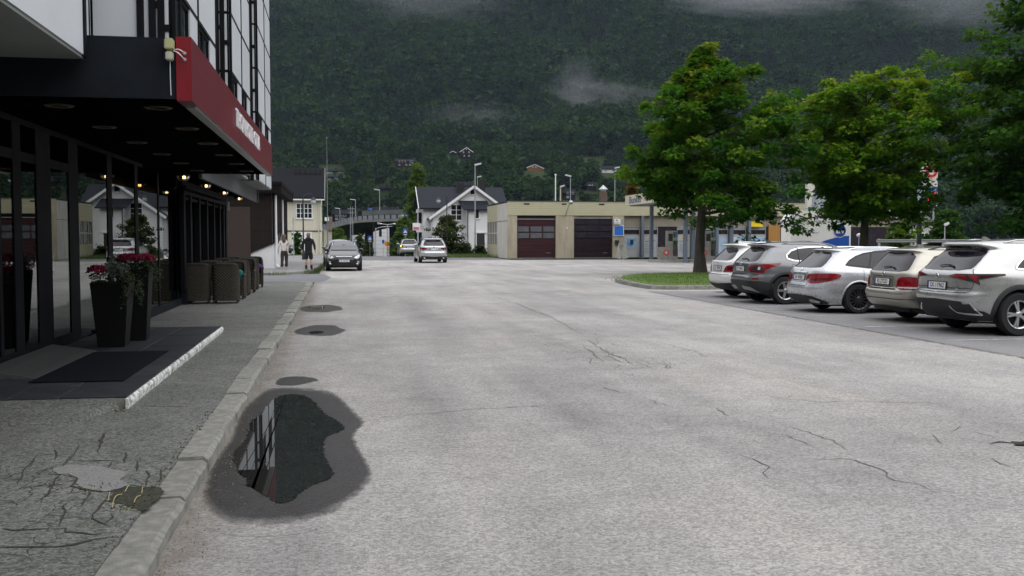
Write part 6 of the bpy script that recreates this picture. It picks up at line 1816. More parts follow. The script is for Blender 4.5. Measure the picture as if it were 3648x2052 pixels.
c.patch('R', mir([(.02,.21),(.8,.21),(.86,.25),(.6,.38),(.02,.40)]), M_clad, 'diffuser', .010, mirror=False)
c.patch('R', [(.42,.25),(.66,.24),(.70,.28),(.58,.32),(.46,.31)], M_chrome, 'exhaust_tip', .020)
c.line('R', [(1.0,.52),(1.12,.46),(1.14,.36)], .02, P_me, 'air_blade', .02)
c.plate(.775, 'XF 69867'); c.badge(.945, 0, .045); c.fin(-.1); c.rails(-.1, 1.75, .56, M_chrome); c.doors([.1,1.12,2.05], .32, .96, .84); c.mirrors(1.95, .98)
# --- grey crossover
P_ni = paint('gun grey', (.17,.175,.185), .6, .3)
c = Car(NIS, 'dark grey crossover with chrome window line parked beside the white car', (CARX-.24, 23.85, 0), 0, P_ni, group='cars parked in the bays'); c.body()
glasshouse(c, [(-.02,1.16),(.3,1.06),(1.9,1.02),(2.15,1.05),(1.4,1.39),(.9,1.43),(.25,1.38)], mir([(.02,1.05),(.60,1.06),(.66,1.12),(.52,1.40),(.02,1.43)]), M_chrome, [(.36,1.04,.36,1.4,.03),(1.05,1.04,1.05,1.42,.06)])
t = c.patch('R', [(.46,.88),(.60,.80),(.92,.78),(.95,.86),(1.32,1.0),(1.28,1.03),(.9,1.0),(.56,.97)], M_tail, 'tail_light', .012)
c.patch('R', [(.56,.885),(.66,.83),(.86,.82),(.90,.89),(.84,.95),(.62,.935)], M_black, 'dark_lens', .017, t); c.patch('R', [(.76,.86),(.82,.86),(.82,.93),(.77,.93)], M_lens, 'clear_lens', .021, t)
c.line('R', mir([(.02,.72),(.5,.72),(.62,.70),(.8,.74)]), .010, M_under, 'tailgate_gap', .004, mirror=False)
c.patch('R', mir([(.02,.27),(1.2,.27),(1.28,.5),(.9,.58),(.02,.60)]), M_clad, 'rear_bumper', .010, mirror=False)
c.patch('R', [(.16,.37),(.55,.35),(.72,.30),(.60,.44),(.2,.46)], M_galv, 'skid_plate', .016); c.patch('R', [(.68,.62),(.84,.62),(.82,.655),(.66,.655)], M_tail, 'reflector', .012)
c.patch('S', [(.46,.28),(2.2,.28),(2.2,.42),(.46,.44)], M_clad, 'sill_cladding', .010)
c.line('S', [(.16,.82),(.36,.82),(.36,.99),(.16,.99)], .007, M_under, 'fuel_flap_gap', .004, mirror=True, closed=True)
c.plate(.875, 'AY 48415'); c.badge(1.0, 0, .055); c.wiper(1.09); c.fin(-.05); c.rails(.0, 1.65, .58, P_ni); c.doors([.46,1.2,2.1], .44, 1.03, .9); c.mirrors(1.95, 1.04)
# --- white compact
P_wh = paint('alpine white', (.72,.72,.71), .0, .3)
c = Car(BMW, 'white compact crossover at the far end of the parked row', (CARX-.02, 26.05, 0), 0, P_wh, group='cars parked in the bays'); c.body()
glasshouse(c, [(-.05,1.08),(1.9,1.0),(2.1,1.02),(1.35,1.38),(.85,1.42),(.2,1.36)], mir([(.02,1.03),(.60,1.03),(.66,1.1),(.5,1.37),(.02,1.40)]), M_clad, [(1.0,1.04,1.0,1.4,.06)])
t = c.patch('R', [(.42,.72),(.85,.74),(1.05,.84),(1.08,.93),(.8,.93),(.55,.89)], M_tail, 'tail_light', .012); c.patch('R', [(.5,.78),(.85,.80),(.95,.86),(.6,.85)], M_tail2, 'dark_lens', .017, t)
c.line('R', mir([(.02,.655),(.7,.66)]), .010, M_under, 'tailgate_gap', .004, mirror=False)
c.patch('R', mir([(.02,.25),(.95,.25),(1.05,.40),(.75,.44),(.02,.40)]), M_clad, 'lower_bumper', .010, mirror=False)
c.plate(.82, 'RL 18990'); c.badge(.965, 0, .045); c.fin(-.1); c.rails(-.05, 1.65, .58, M_chrome); c.doors([.4,1.1,2.0], .4, 1.02, .88); c.mirrors(1.85, 1.03)

# --- black estate facing us
P_bk = paint('panther black', (.004,.004,.006), .0, .3, .5)
def front_detail(c, lights, grille, plate_z, plate, dark=None):
    c.patch('F', mir([(.02,1.03),(.66,1.02),(.70,1.06),(.54,1.38),(.02,1.42)]), M_screen, 'windscreen', .022, mirror=False, rnd_=1, cell=.03)
    t = c.patch('F', lights, M_lens, 'headlight', .012, rnd_=1)
    c.patch('F', [(lights[0][0]*.5+p[0]*.5-.0, lights[0][1]*.5+p[1]*.5+.01) for p in lights], M_chrome, 'reflector_bowl', .017, t)
    for g_ in grille: c.patch('F', mir(g_), M_clad, 'grille', .010, mirror=False)
    if plate: c.plate(plate_z, plate, True)
M_screen = mat('windscreen glass', (.03,.033,.04), .03, spec=.8, metal=.12)
c = Car(FOC, 'shiny black estate car parked at the far kerb facing the camera', (.20, 53.0, 0), -R90, P_bk, group='cars parked at the far kerb'); c.body()
front_detail(c, [(.50,.66),(.66,.60),(.86,.66),(1.0,.80),(.92,.82),(.70,.78)], [[(.02,.69),(.42,.70),(.40,.735),(.02,.735)], [(.02,.26),(.62,.27),(.56,.40),(.02,.42)]], .52, 'BS 43526')
c.line('F', mir([(.03,.715),(.40,.72)]), .022, M_chrome, 'chrome_bar', .02, mirror=False)
o = c.badge(.725, 0, .055, True, M_chrome); q = MB(); p = c.F(0, .725); q.ball((p.x+.01, 0, .725), .05, 14, 8, (.3,1.5,.6)); q.build('oval_badge', mat('oval blue', (.02,.06,.3), .3), c.root, 60)
text('Ford', .05, M_whiteprint, 'badge_letters', c.root, (p.x+.028, 0, .725), Matrix(((0,0,1),(1,0,0),(0,1,0))).to_euler(), .002)
for sg in (1, -1):
    p = c.F(sg*.70, .42); q = MB(); q.lathe([(.0,.012),(.045,.012),(.062,.02),(.075,.0)], (p.x, p.y, p.z), 14, 'x'); q.build('fog_lamp', M_chrome, c.root, 40)
c.patch('S', [(-.2,1.02),(2.1,.99),(2.3,1.01),(1.45,1.37),(.9,1.41),(.1,1.36)], M_cglass, 'side_window', .006, rnd_=1); c.line('S', [(1.0,1.0),(1.0,1.4)], .06, M_clad, 'door_pillar', .012)
c.rails(-.2, 1.5, .56, M_chrome); c.mirrors(2.0, 1.0); c.doors([.1,1.05,2.1], .34, .98, .85)
c.patch('F', mir([(.02,.21),(.9,.21),(.9,.25),(.02,.26)]), M_clad, 'lip', .012, mirror=False)
# --- grey estate behind it
P_gr = paint('slate grey', (.10,.105,.115), .6, .3)
S2 = dict(FOC); S2 = {**FOC, 'rear': [(z*1.045, x) for z, x in FOC['rear']], 'front': [(z*1.045, x) for z, x in FOC['front']], 'width': [(z*1.045, w) for z, w in FOC['width']]}
c = Car(S2, 'grey estate car with roof rails parked behind the black one', (-.02, 60.2, 0), -R90, P_gr, group='cars parked at the far kerb', N=110); c.body()
front_detail(c, [(.50,.70),(.66,.64),(.86,.70),(.98,.82),(.92,.85),(.70,.82)], [[(.02,.60),(.42,.60),(.42,.76),(.02,.76)]], .5, None)
c.patch('S', [(-.2,1.07),(2.1,1.03),(2.3,1.05),(1.45,1.42),(.9,1.46),(.1,1.41)], M_cglass, 'side_window', .006, rnd_=1); c.rails(-.2, 1.5, .58, M_chrome, .06); c.mirrors(2.0, 1.04)
# --- silver SUV driving away
P_si = paint('glacier silver', (.44,.45,.47), .75, .28)
c = Car(X3, 'silver SUV driving away down the middle of the street', (6.02, 65.6, 0), R90+R(1.5), P_si, N=130); c.body()
glasshouse(c, [(-.25,1.13),(2.1,1.08),(2.35,1.10),(1.55,1.50),(.95,1.55),(.1,1.48)], mir([(.02,1.12),(.64,1.12),(.70,1.18),(.55,1.48),(.02,1.52)]), None, [(1.05,1.1,1.05,1.52,.07)])
t = c.patch('R', [(.40,.94),(.62,.86),(.9,.86),(1.15,.94),(1.2,1.0),(.95,1.02),(.6,1.0)], M_tail, 'tail_light', .012); c.patch('R', [(.5,.93),(.85,.90),(1.0,.95),(.7,.97)], M_tail2, 'dark_lens', .017, t)
c.patch('R', mir([(.02,.28),(.9,.28),(1.0,.42),(.85,.46),(.02,.40)]), M_clad, 'lower_bumper', .010, mirror=False)
for sg in (1, -1):
    p = c.R(sg*.62, .36); q = MB(); q.lathe([(.0,-.0),(.04,-.0),(.045,-.04),(.055,-.045),(.055,.02)], (p.x-.01, p.y, p.z), 14, 'x'); q.build('exhaust_pipe', M_chrome, c.root, 40)
c.line('R', mir([(.02,.735),(.7,.74),(.78,.82)]), .010, M_under, 'tailgate_gap', .004, mirror=False)
c.plate(.90, 'BT 41560'); c.badge(1.03, 0, .045); c.fin(.0); c.rails(-.1, 1.75, .62, P_si); c.mirrors(2.1, 1.12); c.doors([.3,1.15,2.2], .42, 1.08, .95)
# --- silver people carrier with indicator lit
P_s2 = paint('reflex silver', (.42,.43,.45), .7, .3)
S3 = {**GOLF, 'name': 'moving_car', 'rear': [(z*1.06, x*.92) for z, x in GOLF['rear']], 'front': [(z*1.06, x) for z, x in GOLF['front']], 'width': [(z*1.06, w) for z, w in GOLF['width']]}
c = Car(S3, 'silver hatchback ahead with its left amber indicator lit', (6.15, 90.3, road_z(90.3)), R90, P_s2, N=110); c.body()
glasshouse(c, [(-.5,1.09),(2.0,1.03),(2.15,1.06),(1.4,1.44),(.9,1.48),(-.2,1.43)], mir([(.02,1.07),(.62,1.07),(.66,1.12),(.54,1.42),(.02,1.46)]), None)
t = c.patch('R', [(.55,.80),(.85,.80),(1.0,.86),(1.0,.98),(.85,1.03),(.6,1.0)], M_tail, 'tail_light', .012, rnd_=1)
q = MB(); p = c.R(.78, .92); q.ball((p.x-.01, p.y, p.z), .085, 12, 8, (.5,1,1)); q.build('indicator_lamp', mat('amber indicator', (.9,.45,.02), .3, emit=(1,.5,.03), estr=3.2), c.root, 60)
c.patch('R', mir([(.02,.24),(.9,.24),(1.0,.33),(.02,.38)]), M_clad, 'lower_bumper', .008, mirror=False); c.plate(.80, 'SV 84210'); c.badge(.99, 0, .045); c.mirrors(1.8, 1.06)
# --- car roofs beyond the crest of the road
for (px, Y, col, lab) in ((916, 127, (.16,.17,.19), 'far grey car low beyond the road crest under the left sign'), (950, 124, (.10,.11,.12), 'far dark car in the dip beside the traffic light'), (993, 121, (.55,.56,.57), 'far pale car in the dip left of the silver hatchback')):
    p = at(px, 632, Y)
    c = Car(GOLF, lab, (p.x, Y, road_z(Y)), -R90, paint('far %d' % px, col, .5, .3), N=70, group='cars in the dip'); c.body()
    c.patch('F', mir([(.02,1.0),(.62,1.0),(.52,1.36),(.02,1.4)]), M_screen, 'windscreen', .006, mirror=False); c.patch('S', [(-.5,1.03),(2.0,.98),(1.4,1.36),(.9,1.40),(-.2,1.36)], M_cglass, 'side_window', .006)
# --- second row beyond the nearest cars
for (x, y, rz, k, col, lab) in ((20.6, 21.6, 0, 1.07, (.5,.51,.53), 'silver roof of a tall car in the second row beyond the crossover'), (24.2, 26.5, math.pi, 1.10, (.6,.62,.66), 'pale car under the big dark tree at the right edge')):
    S4 = {**LEX, 'rear': [(z*k, q) for z, q in LEX['rear']], 'front': [(z*k, q) for z, q in LEX['front']], 'width': [(z*k, q) for z, q in LEX['width']]}
    c = Car(S4, lab, (x, y, 0), rz, paint('second row %d' % int(x), col, .6, .3), N=90, group='cars in the second row'); c.body()
    glasshouse(c, [(-.05,1.18),(1.9,1.10),(2.35,1.14),(1.55,1.55),(.9,1.60),(.35,1.54)], mir([(.02,1.17),(.66,1.18),(.6,1.58),(.02,1.60)]), None); c.rails(-.1, 1.7, .6, M_chrome, .07)
# ---------------------------------------------------------------- trees
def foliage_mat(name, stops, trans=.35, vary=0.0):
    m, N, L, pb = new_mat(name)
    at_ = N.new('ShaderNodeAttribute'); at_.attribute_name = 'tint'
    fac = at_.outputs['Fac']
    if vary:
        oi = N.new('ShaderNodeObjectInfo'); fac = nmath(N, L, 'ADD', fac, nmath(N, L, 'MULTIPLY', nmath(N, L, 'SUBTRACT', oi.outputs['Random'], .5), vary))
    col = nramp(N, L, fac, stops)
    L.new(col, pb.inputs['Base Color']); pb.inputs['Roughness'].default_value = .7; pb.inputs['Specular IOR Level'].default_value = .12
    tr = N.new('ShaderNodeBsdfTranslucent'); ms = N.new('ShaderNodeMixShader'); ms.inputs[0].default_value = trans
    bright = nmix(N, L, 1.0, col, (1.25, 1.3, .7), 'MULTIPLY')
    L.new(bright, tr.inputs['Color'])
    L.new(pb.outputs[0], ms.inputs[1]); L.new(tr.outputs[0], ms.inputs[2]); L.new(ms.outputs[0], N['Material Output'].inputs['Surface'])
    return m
LEAF = np.array([(0,0,0),(.32,.10,.03),(.50,.42,.0),(.26,.48,.05),(.0,1.0,-.04),(-.26,.48,.05),(-.50,.42,.0),(-.32,.10,.03)])
LEAF_F = [(0,1,2),(0,2,3),(0,3,4),(0,4,5),(0,5,6),(0,6,7)]
def leaf_mesh(name, P, D, U, S, tint, m, simple=False):
    """one leaf per row: position P, growing direction D, up U, size S"""
    n = len(P)
    D = D/np.linalg.norm(D, axis=1, keepdims=True)
    Rr = np.cross(D, U); Rr /= np.linalg.norm(Rr, axis=1, keepdims=True)+1e-9
    U2 = np.cross(Rr, D)
    T = LEAF if not simple else LEAF[[0,2,4,6]]
    F = np.array(LEAF_F) if not simple else np.array([(0,1,2),(0,2,3)])
    V = (P[:,None,:] + S[:,None,None]*(T[None,:,0:1]*Rr[:,None,:] + T[None,:,1:2]*D[:,None,:] + T[None,:,2:3]*U2[:,None,:])).reshape(-1, 3)
    FF = (F[None] + (np.arange(n)*len(T))[:,None,None]).reshape(-1, 3)
    me = bpy.data.meshes.new(name)
    me.vertices.add(len(V)); me.vertices.foreach_set('co', V.ravel())
    me.loops.add(FF.size); me.loops.foreach_set('vertex_index', FF.ravel().astype(np.int32))
    me.polygons.add(len(FF)); me.polygons.foreach_set('loop_start', np.arange(0, FF.size, 3, dtype=np.int32))
    try: me.polygons.foreach_set('loop_total', np.full(len(FF), 3, dtype=np.int32))
    except Exception: pass
    a = me.attributes.new('tint', 'FLOAT', 'FACE'); a.data.foreach_set('value', np.repeat(tint, len(F)).astype(np.float32))
    me.materials.append(m)
    me.update(calc_edges=True); me.validate()
    return me
M_bark = mat('grey brown bark', (.035,.03,.026), .95, col2=(.075,.065,.055), scale=9, bump=.8, bscale=18, sx=(1,1,.25))
M_birchbark = mat('pale birch bark', (.4,.39,.36), .9, col2=(.14,.13,.12), scale=6, sx=(1,1,3))
def tree(name, label, loc, H, prof, r0, seed, m, nl=26, leaf=.17, per=60, base=.25, lean=(0,0), cl=.42, flat=.5, group=None, bark=None, sub=7, simple=False, cat='tree', tip=.25, scale_x=1.0, turn=None, side=0.0):
    """prof(t) -> crown radius at relative height t of the crown"""
    rg = np.random.default_rng(seed); rnd = random.Random(seed)
    t = thing(name, label, cat, loc, rnd.random()*6 if turn is None else turn, group)
    zb = H*base
    tp = [(lean[0]*(max(z, 0)/H)**1.5+.05*math.sin(z*1.3+seed), lean[1]*(max(z, 0)/H)**1.5+.05*math.cos(z*1.1+seed), z) for z in np.linspace(-.05, H*.97, 12)]
    b = MB(); b.tube(tp, [r0*1.35]+[r0*(1-.93*(i/11)**.9) for i in range(1, 12)], 10)
    wood = b; cen = []
    if nl >= 40: wood.build('trunk', bark or M_bark, t, 60)
    for k in range(nl):
        tt = (k+.5)/nl
        z = zb+(H-zb)*(tt**1.05)*.93
        az = k*2.39996+rnd.gauss(0,.25)
        L_ = prof(tt)*(.52+.5*rnd.random()+.1*math.sin(az*3+seed))*(1.22 if k % 6 == 2 and tt > .15 else 1)*(1+side*math.cos(az)*(1-.8*tt))
        rise = (.25+.75*tt)*L_*.55+rnd.gauss(0,.1)
        p0 = Vector((lean[0]*(z/H)**1.5, lean[1]*(z/H)**1.5, z-.25*L_))
        P = []
        for i in range(6):
            u = i/5
            P.append(p0+Vector((math.cos(az)*L_*u*scale_x, math.sin(az)*L_*u, rise*u**.8-.25*L_*u*u*(1-tt)))+Vector((rnd.gauss(0,.05), rnd.gauss(0,.05), rnd.gauss(0,.04)))*L_*u)
        if nl >= 40: wood = MB()
        wood.tube(P, [max(.012, r0*.32*(1-.5*tt)*(1-u*.9)) for u in [i/5 for i in range(6)]], 5)
        for j in range(sub):
            u = .35+.65*(j+rnd.random()*.6)/sub
            i = min(4, int(u*5)); q = P[i].lerp(P[i+1], u*5-i)
            off = Vector((rnd.gauss(0,1), rnd.gauss(0,1), rnd.gauss(0,.55)))*(.16*L_*(1.1-.4*u)+.12)
            c = q+off; cen.append((c, u, tt))
            if j % 2 == 0: wood.tube([q, q+off*.6, c], [.02, .012, .006], 4)
        if nl >= 40: wood.build('limb', bark or M_bark, t, 60)
    for k in range(int(nl*tip)):           # leader shoots at the top
        c = Vector((lean[0]+rnd.gauss(0,.14), lean[1]+rnd.gauss(0,.14), H*(.88+.13*rnd.random()))); cen.append((c, .9, .98))
    if nl < 40: wood.build('trunk', bark or M_bark, t, 60)
    P, D, U, S, T = [], [], [], [], []
    for (c, u, tt) in cen:
        n = max(4, int(per*(.7+.6*rnd.random())))
        r = cl*(.6+.7*rnd.random())*(1-.5*max(0, tt-.5))
        q = rg.normal(0, 1, (n, 3)); q /= np.linalg.norm(q, axis=1, keepdims=True); q *= rg.random((n, 1))**.4
        out = np.array([c.x, c.y, 0.0]); out /= (np.linalg.norm(out)+.2)
        pos = np.array(c)+q*np.array([r, r, r*flat])
        pos[:, 2] -= .25*r*(q[:, 0]**2+q[:, 1]**2)
        d = q*np.array([1,1,.3])+out*.6+rg.normal(0, .45, (n, 3)); d[:, 2] -= .35
        up = np.array([0,0,1.0])+rg.normal(0, .35, (n, 3))
        P.append(pos); D.append(d); U.append(up); S.append(leaf*(.6+.7*rg.random(n)))
        cl_t = rnd.random()
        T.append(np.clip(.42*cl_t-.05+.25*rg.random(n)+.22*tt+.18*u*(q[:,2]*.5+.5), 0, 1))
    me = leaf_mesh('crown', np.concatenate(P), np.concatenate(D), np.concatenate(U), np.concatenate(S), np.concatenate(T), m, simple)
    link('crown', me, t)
    return t
M_maple1 = foliage_mat('maple leaf', [(.12,(.014,.062,.005)), (.36,(.034,.115,.007)), (.58,(.070,.155,.009)), (.80,(.15,.19,.014)), (.97,(.24,.16,.022))], .38)
M_maple2 = foliage_mat('yellowing maple leaf', [(.12,(.022,.085,.005)), (.36,(.058,.158,.008)), (.58,(.115,.215,.011)), (.86,(.22,.27,.018))], .4)
M_maple3 = foliage_mat('dark maple leaf', [(.12,(.012,.045,.006)), (.4,(.028,.085,.010)), (.65,(.06,.14,.013)), (.9,(.12,.2,.02))], .4)
def lerp_prof(pts): return lambda t: float(np.interp(t, [p[0] for p in pts], [p[1] for p in pts]))
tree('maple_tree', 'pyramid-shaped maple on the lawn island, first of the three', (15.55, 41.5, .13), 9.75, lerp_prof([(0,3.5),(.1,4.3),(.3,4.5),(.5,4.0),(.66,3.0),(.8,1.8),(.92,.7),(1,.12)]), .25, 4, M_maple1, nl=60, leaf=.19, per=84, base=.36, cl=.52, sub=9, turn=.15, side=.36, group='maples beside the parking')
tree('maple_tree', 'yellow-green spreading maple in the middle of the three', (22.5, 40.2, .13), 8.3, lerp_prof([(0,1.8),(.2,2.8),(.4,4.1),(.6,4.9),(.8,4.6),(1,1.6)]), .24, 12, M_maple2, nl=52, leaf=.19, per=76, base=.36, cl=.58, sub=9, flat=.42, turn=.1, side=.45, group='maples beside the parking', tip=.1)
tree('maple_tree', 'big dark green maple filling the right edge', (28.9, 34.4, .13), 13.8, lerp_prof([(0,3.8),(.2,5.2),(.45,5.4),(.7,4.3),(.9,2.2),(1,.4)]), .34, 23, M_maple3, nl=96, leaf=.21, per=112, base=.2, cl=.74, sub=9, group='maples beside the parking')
# lesser trees and shrubs in the middle distance
M_birch = foliage_mat('birch leaf', [(.1,(.03,.065,.012)), (.4,(.06,.115,.018)), (.7,(.10,.16,.03)), (.95,(.14,.19,.04))])
M_bush = foliage_mat('bush leaf', [(.1,(.014,.03,.010)), (.4,(.035,.06,.014)), (.7,(.07,.09,.02)), (.95,(.14,.09,.04))])
M_conif = foliage_mat('thuja leaf', [(.1,(.012,.04,.008)), (.5,(.03,.08,.012)), (.9,(.06,.12,.02))])
def small(px, base_py, top_py, Y, wpx, name, label, m, seed, z0=None, **k):
    p = at(px, base_py, Y); H = at(px, top_py, Y).z-(road_z(Y) if z0 is None else z0)
    w = wpx*Y/2504/2
    z0 = road_z(Y) if z0 is None else z0
    kw = dict(nl=22, leaf=.26, per=24, base=.2, cl=.12*w+.28, sub=6, simple=True); kw.update(k)
    return tree(name, label, (p.x, Y, z0), H, kw.pop('prof', lerp_prof([(0,w*.8),(.3,w),(.7,w*.75),(1,w*.25)])), kw.pop('r0', .05+.012*H), seed, m, **kw)
small(1050, 640, 412, 132, 84, 'birch_tree', 'tall bright green birch left of the white villa', M_birch, 31, nl=44, per=40, base=.12, cl=.8, leaf=.32, bark=M_birchbark, prof=lerp_prof([(0,2.2),(.3,2.3),(.6,1.6),(1,.3)]))
small(1128, 645, 543, 88, 92, 'round_tree', 'round dark green tree in front of the white villa', M_bush, 32, nl=26, per=46, base=.22, leaf=.16, cl=.42, z0=0)
small(1016, 640, 548, 124, 60, 'young_maple', 'yellow-green young maple under the overpass at the crossing', M_birch, 33, nl=24, per=30, leaf=.28)
small(852, 640, 570, 138, 66, 'shrub', 'green shrub under the left end of the overpass', M_birch, 34, base=.05, nl=24, per=30)
small(905, 640, 590, 140, 40, 'shrub', 'dark shrub left of the bridge pillar', M_bush, 35, base=.05)
small(928, 640, 605, 142, 36, 'shrub', 'low shrub beside the blue crossing sign', M_bush, 36, base=.05)
small(748, 640, 585, 90, 26, 'thuja', 'cone-shaped thuja behind the white fence', M_conif, 37, z0=.1, base=.02, prof=lerp_prof([(0,.5),(.3,.5),(1,.08)]), leaf=.12, per=34, cl=.14)
small(2378, 640, 528, 60, 96, 'round_tree', 'dense green round tree left of the big dark maple', M_conif, 38, z0=0, base=.08, nl=30, per=60, leaf=.2, cl=.45)
small(2262, 640, 560, 66, 70, 'shrub', 'yellow-green shrub behind the guard rail', M_birch, 39, z0=0, base=.05)
small(1590, 640, 448, 100, 40, 'round_tree', 'rusty orange-leaved tree above the Bunker canopy', foliage_mat('orange leaf', [(.1,(.06,.06,.015)), (.6,(.16,.11,.02)), (.9,(.22,.10,.02))]), 40, z0=0, leaf=.3)
for k, (px, w) in enumerate(((1100, 40), (1140, 50), (1175, 44), (1160, 30), (1208, 30))):
    small(px, 645, 622-(k % 3)*4, 90.5-k*.4, w, 'garden_shrub', ['low reddish shrub at the villa corner', 'untidy low shrub below the round tree', 'tall weedy shrub beside the street lamp', 'small leafy shrub in the villa bed', 'weedy shrub beside the villa door'][k], M_bush, 50+k, z0=0, base=.02, nl=14, per=22, leaf=.14, cl=.25)
grass_tufts('verge_grass', [(at(px, 640, Y).x, Y, 0, .6, 1) for px in range(1080, 1232, 6) for Y in (82.5, 84, 86, 88)], 'rough green verge in front of the white villa', 12, h=.28, n=60, col=((.045,.09,.012),(.10,.15,.03)))
grass_tufts('fence_grass', [(at(px, 640, 89).x, 89.3, .1, .3, 1) for px in range(724, 764, 3)], 'strip of lawn before the white picket fence', 13, h=.1, n=60, col=((.045,.09,.012),(.10,.15,.03)))
# ---------------------------------------------------------------- street furniture
def globe_lamp(px, top_py, Y, side, label, z0):
    p = at(px, top_py, Y)
    t = thing('street_lamp', label, 'street lamp', (p.x, Y, z0), 0, 'black globe street lamps')
    H = p.z-z0
    b = MB(); b.lathe([(.11,0),(.11,.5),(.07,.6),(.055,.7)], n=10); b.tube([(0,0,.6),(0,0,H-.2)], [.055,.04], 8); b.build('pole', M_black, t, 60)
    b = MB(); b.tube([(side*.42*(1-math.cos(a))/1, 0, H-.22+.30*math.sin(a)) for a in [math.pi*i/10 for i in range(8)]], .025, 6); b.build('arm', M_black, t, 60)
    b = MB(); b.lathe([(.02,H-.05),(.12,H-.16),(.2,H-.26)], (side*.72,0,-.1), 14); b.build('shade', M_black, t, 40)
    b = MB(); b.ball((side*.72,0,H-.50), .19, 14, 10); b.build('globe', mat('clear globe', (.35,.38,.38), .12, spec=.6), t, 60)
globe_lamp(762, 490, 72, 1, 'black globe street lamp behind the man in shorts', .1)
globe_lamp(1124, 492, 86.5, -1, 'black globe street lamp beside the round tree', 0)
globe_lamp(1028, 532, 116, -1, 'black globe street lamp left of the birch', road_z(116))
globe_lamp(938, 552, 130, 1, 'black globe street lamp at the crossing under the overpass', road_z(130))
def street_lamp(px, top_py, Y, label, z0, r=.07, headw=.55, m=None, side=1):
    p = at(px, top_py, Y); t = thing('street_lamp', label, 'street lamp', (p.x, Y, z0), 0, 'grey street lamps')
    H = p.z-z0
    b = MB(); b.tube([(0,0,0),(0,0,H-.15)], [r, r*.6], 8); b.build('pole', m or M_galv, t, 60)
    b = MB(); b.bar((-.05*side, 0, H-.15), (headw*side, -.12, H-.02), .26, .14); b.build('lamp_head', mat('pale lamp head', (.62,.63,.64), .5), t)
    b = MB(); b.bar((.08*side, -.02, H-.225), (headw*side*.9, -.11, H-.1), .2, .03); b.build('lamp_lens', M_lens, t)
street_lamp(1195, 411, 91, 'tall grey street lamp in front of the white villa', 0)
street_lamp(1201, 443, 140, 'shorter grey street lamp behind the villa gable', 0, .06)
street_lamp(955, 476, 186, 'tall street lamp on the overpass above the traffic light', 4.5, .09, 1.0, side=-1)
street_lamp(894, 501, 196, 'street lamp on the overpass right of the lattice mast', 4.0, .09, 1.0, side=-1)
street_lamp(855, 523, 205, 'street lamp at the left end of the overpass', 3.0, .09, 1.0, side=-1)
street_lamp(1435, 440, 110, 'grey street lamp behind the station roof', 0, .07, .6, side=-1)
street_lamp(1410, 466, 96, 'cream street lamp just behind the garage roof', 0, .1, .4, mat('cream lamp pole', (.5,.47,.36), .6))
street_lamp(1547, 420, 112, 'thin street lamp left of the Bunker canopy', 0, .07, .5)
street_lamp(1517+860, 560, 58, 'low grey lamp pole left of the dark maple', 0, .05, .2)
fp = thing('flagpole', 'slim bare flagpole rising behind the cream house', 'flagpole', (at(822, 348, 108).x, 108, 0)); b = MB(); b.tube([(0,0,0),(0,0,at(822,348,108).z)], [.06,.03], 8); b.build('pole', mat('grey flagpole', (.16,.17,.19), .6), fp, 60); b = MB(); b.ball((0,0,at(822,348,108).z+.05), .07); b.build('finial', M_galv, fp, 60)
# lattice mast
lm = thing('lattice_mast', 'slender steel lattice mast below the overpass lamps', 'mast', (at(884,520,150).x, 150, road_z(150)))
H = at(884, 520, 150).z-road_z(150); b = MB()
for x in (-.28, .28):
    for y in (-.2, .2): b.tube([(x, y, 0), (x*.5, y*.5, H)], .035, 4)
z = 0; k = 0
while z < H-.6:
    w0, w1 = .28*(1-.5*z/H), .28*(1-.5*(z+.6)/H); s = 1 if k % 2 else -1
    b.bar((-s*w0, -.2*(1-.5*z/H), z), (s*w1, -.2*(1-.5*z/H), z+.6), .03); b.bar((-w0, -.2*(1-.5*z/H), z), (w0, -.2*(1-.5*z/H), z), .03); z += .6; k += 1
b.build('lattice', M_galv, lm); b = MB(); b.bar((-.6,0,H-.3),(.6,0,H-.3),.08); b.bar((-.45,0,H-.9),(.45,0,H-.9),.07); b.build('cross_arm', M_galv, lm)
# crossing signs
def crossing_sign(px, py, Y, w, label):
    z0 = road_z(Y); p = at(px, py, Y); t = thing('crossing_sign', label, 'road sign', (p.x, Y, z0), 0, 'pedestrian crossing signs'); z = p.z-z0
    b = MB(); b.tube([(0,.05,0),(0,.05,z+w*.6)], .03, 6); b.build('pole', M_galv, t)
    b = MB(); b.box(-w/2, w/2, -.015, .015, z-w/2, z+w/2); b.build('sign_plate', M_blue, t)
    b = MB(); b.add([(-w*.36,-.02,z-w*.34),(w*.36,-.02,z-w*.34),(0,-.02,z+w*.36)], [(0,1,2)]); b.build('white_triangle', M_whiteprint, t)
    b = MB(); b.tube([(-.1*w,-.025,z-w*.3),(0,-.025,z-.02*w),(.1*w,-.025,z-w*.3)], .035*w, 5); b.tube([(0,-.025,z-.02*w),(0,-.025,z+.12*w)], .05*w, 5); b.ball((0,-.025,z+.2*w), .055*w); b.build('walker_symbol', M_blackprint, t)
    b = MB(); b.box(-w*.35, w*.35, -.01, .01, z-w*.72, z-w*.62); b.build('under_plate', M_white, t)
crossing_sign(1019.5, 581.5, 119, .62, 'blue pedestrian crossing sign left of the birch')
crossing_sign(930.5, 599, 141, .62, 'farther blue pedestrian crossing sign beside the bridge pillar')
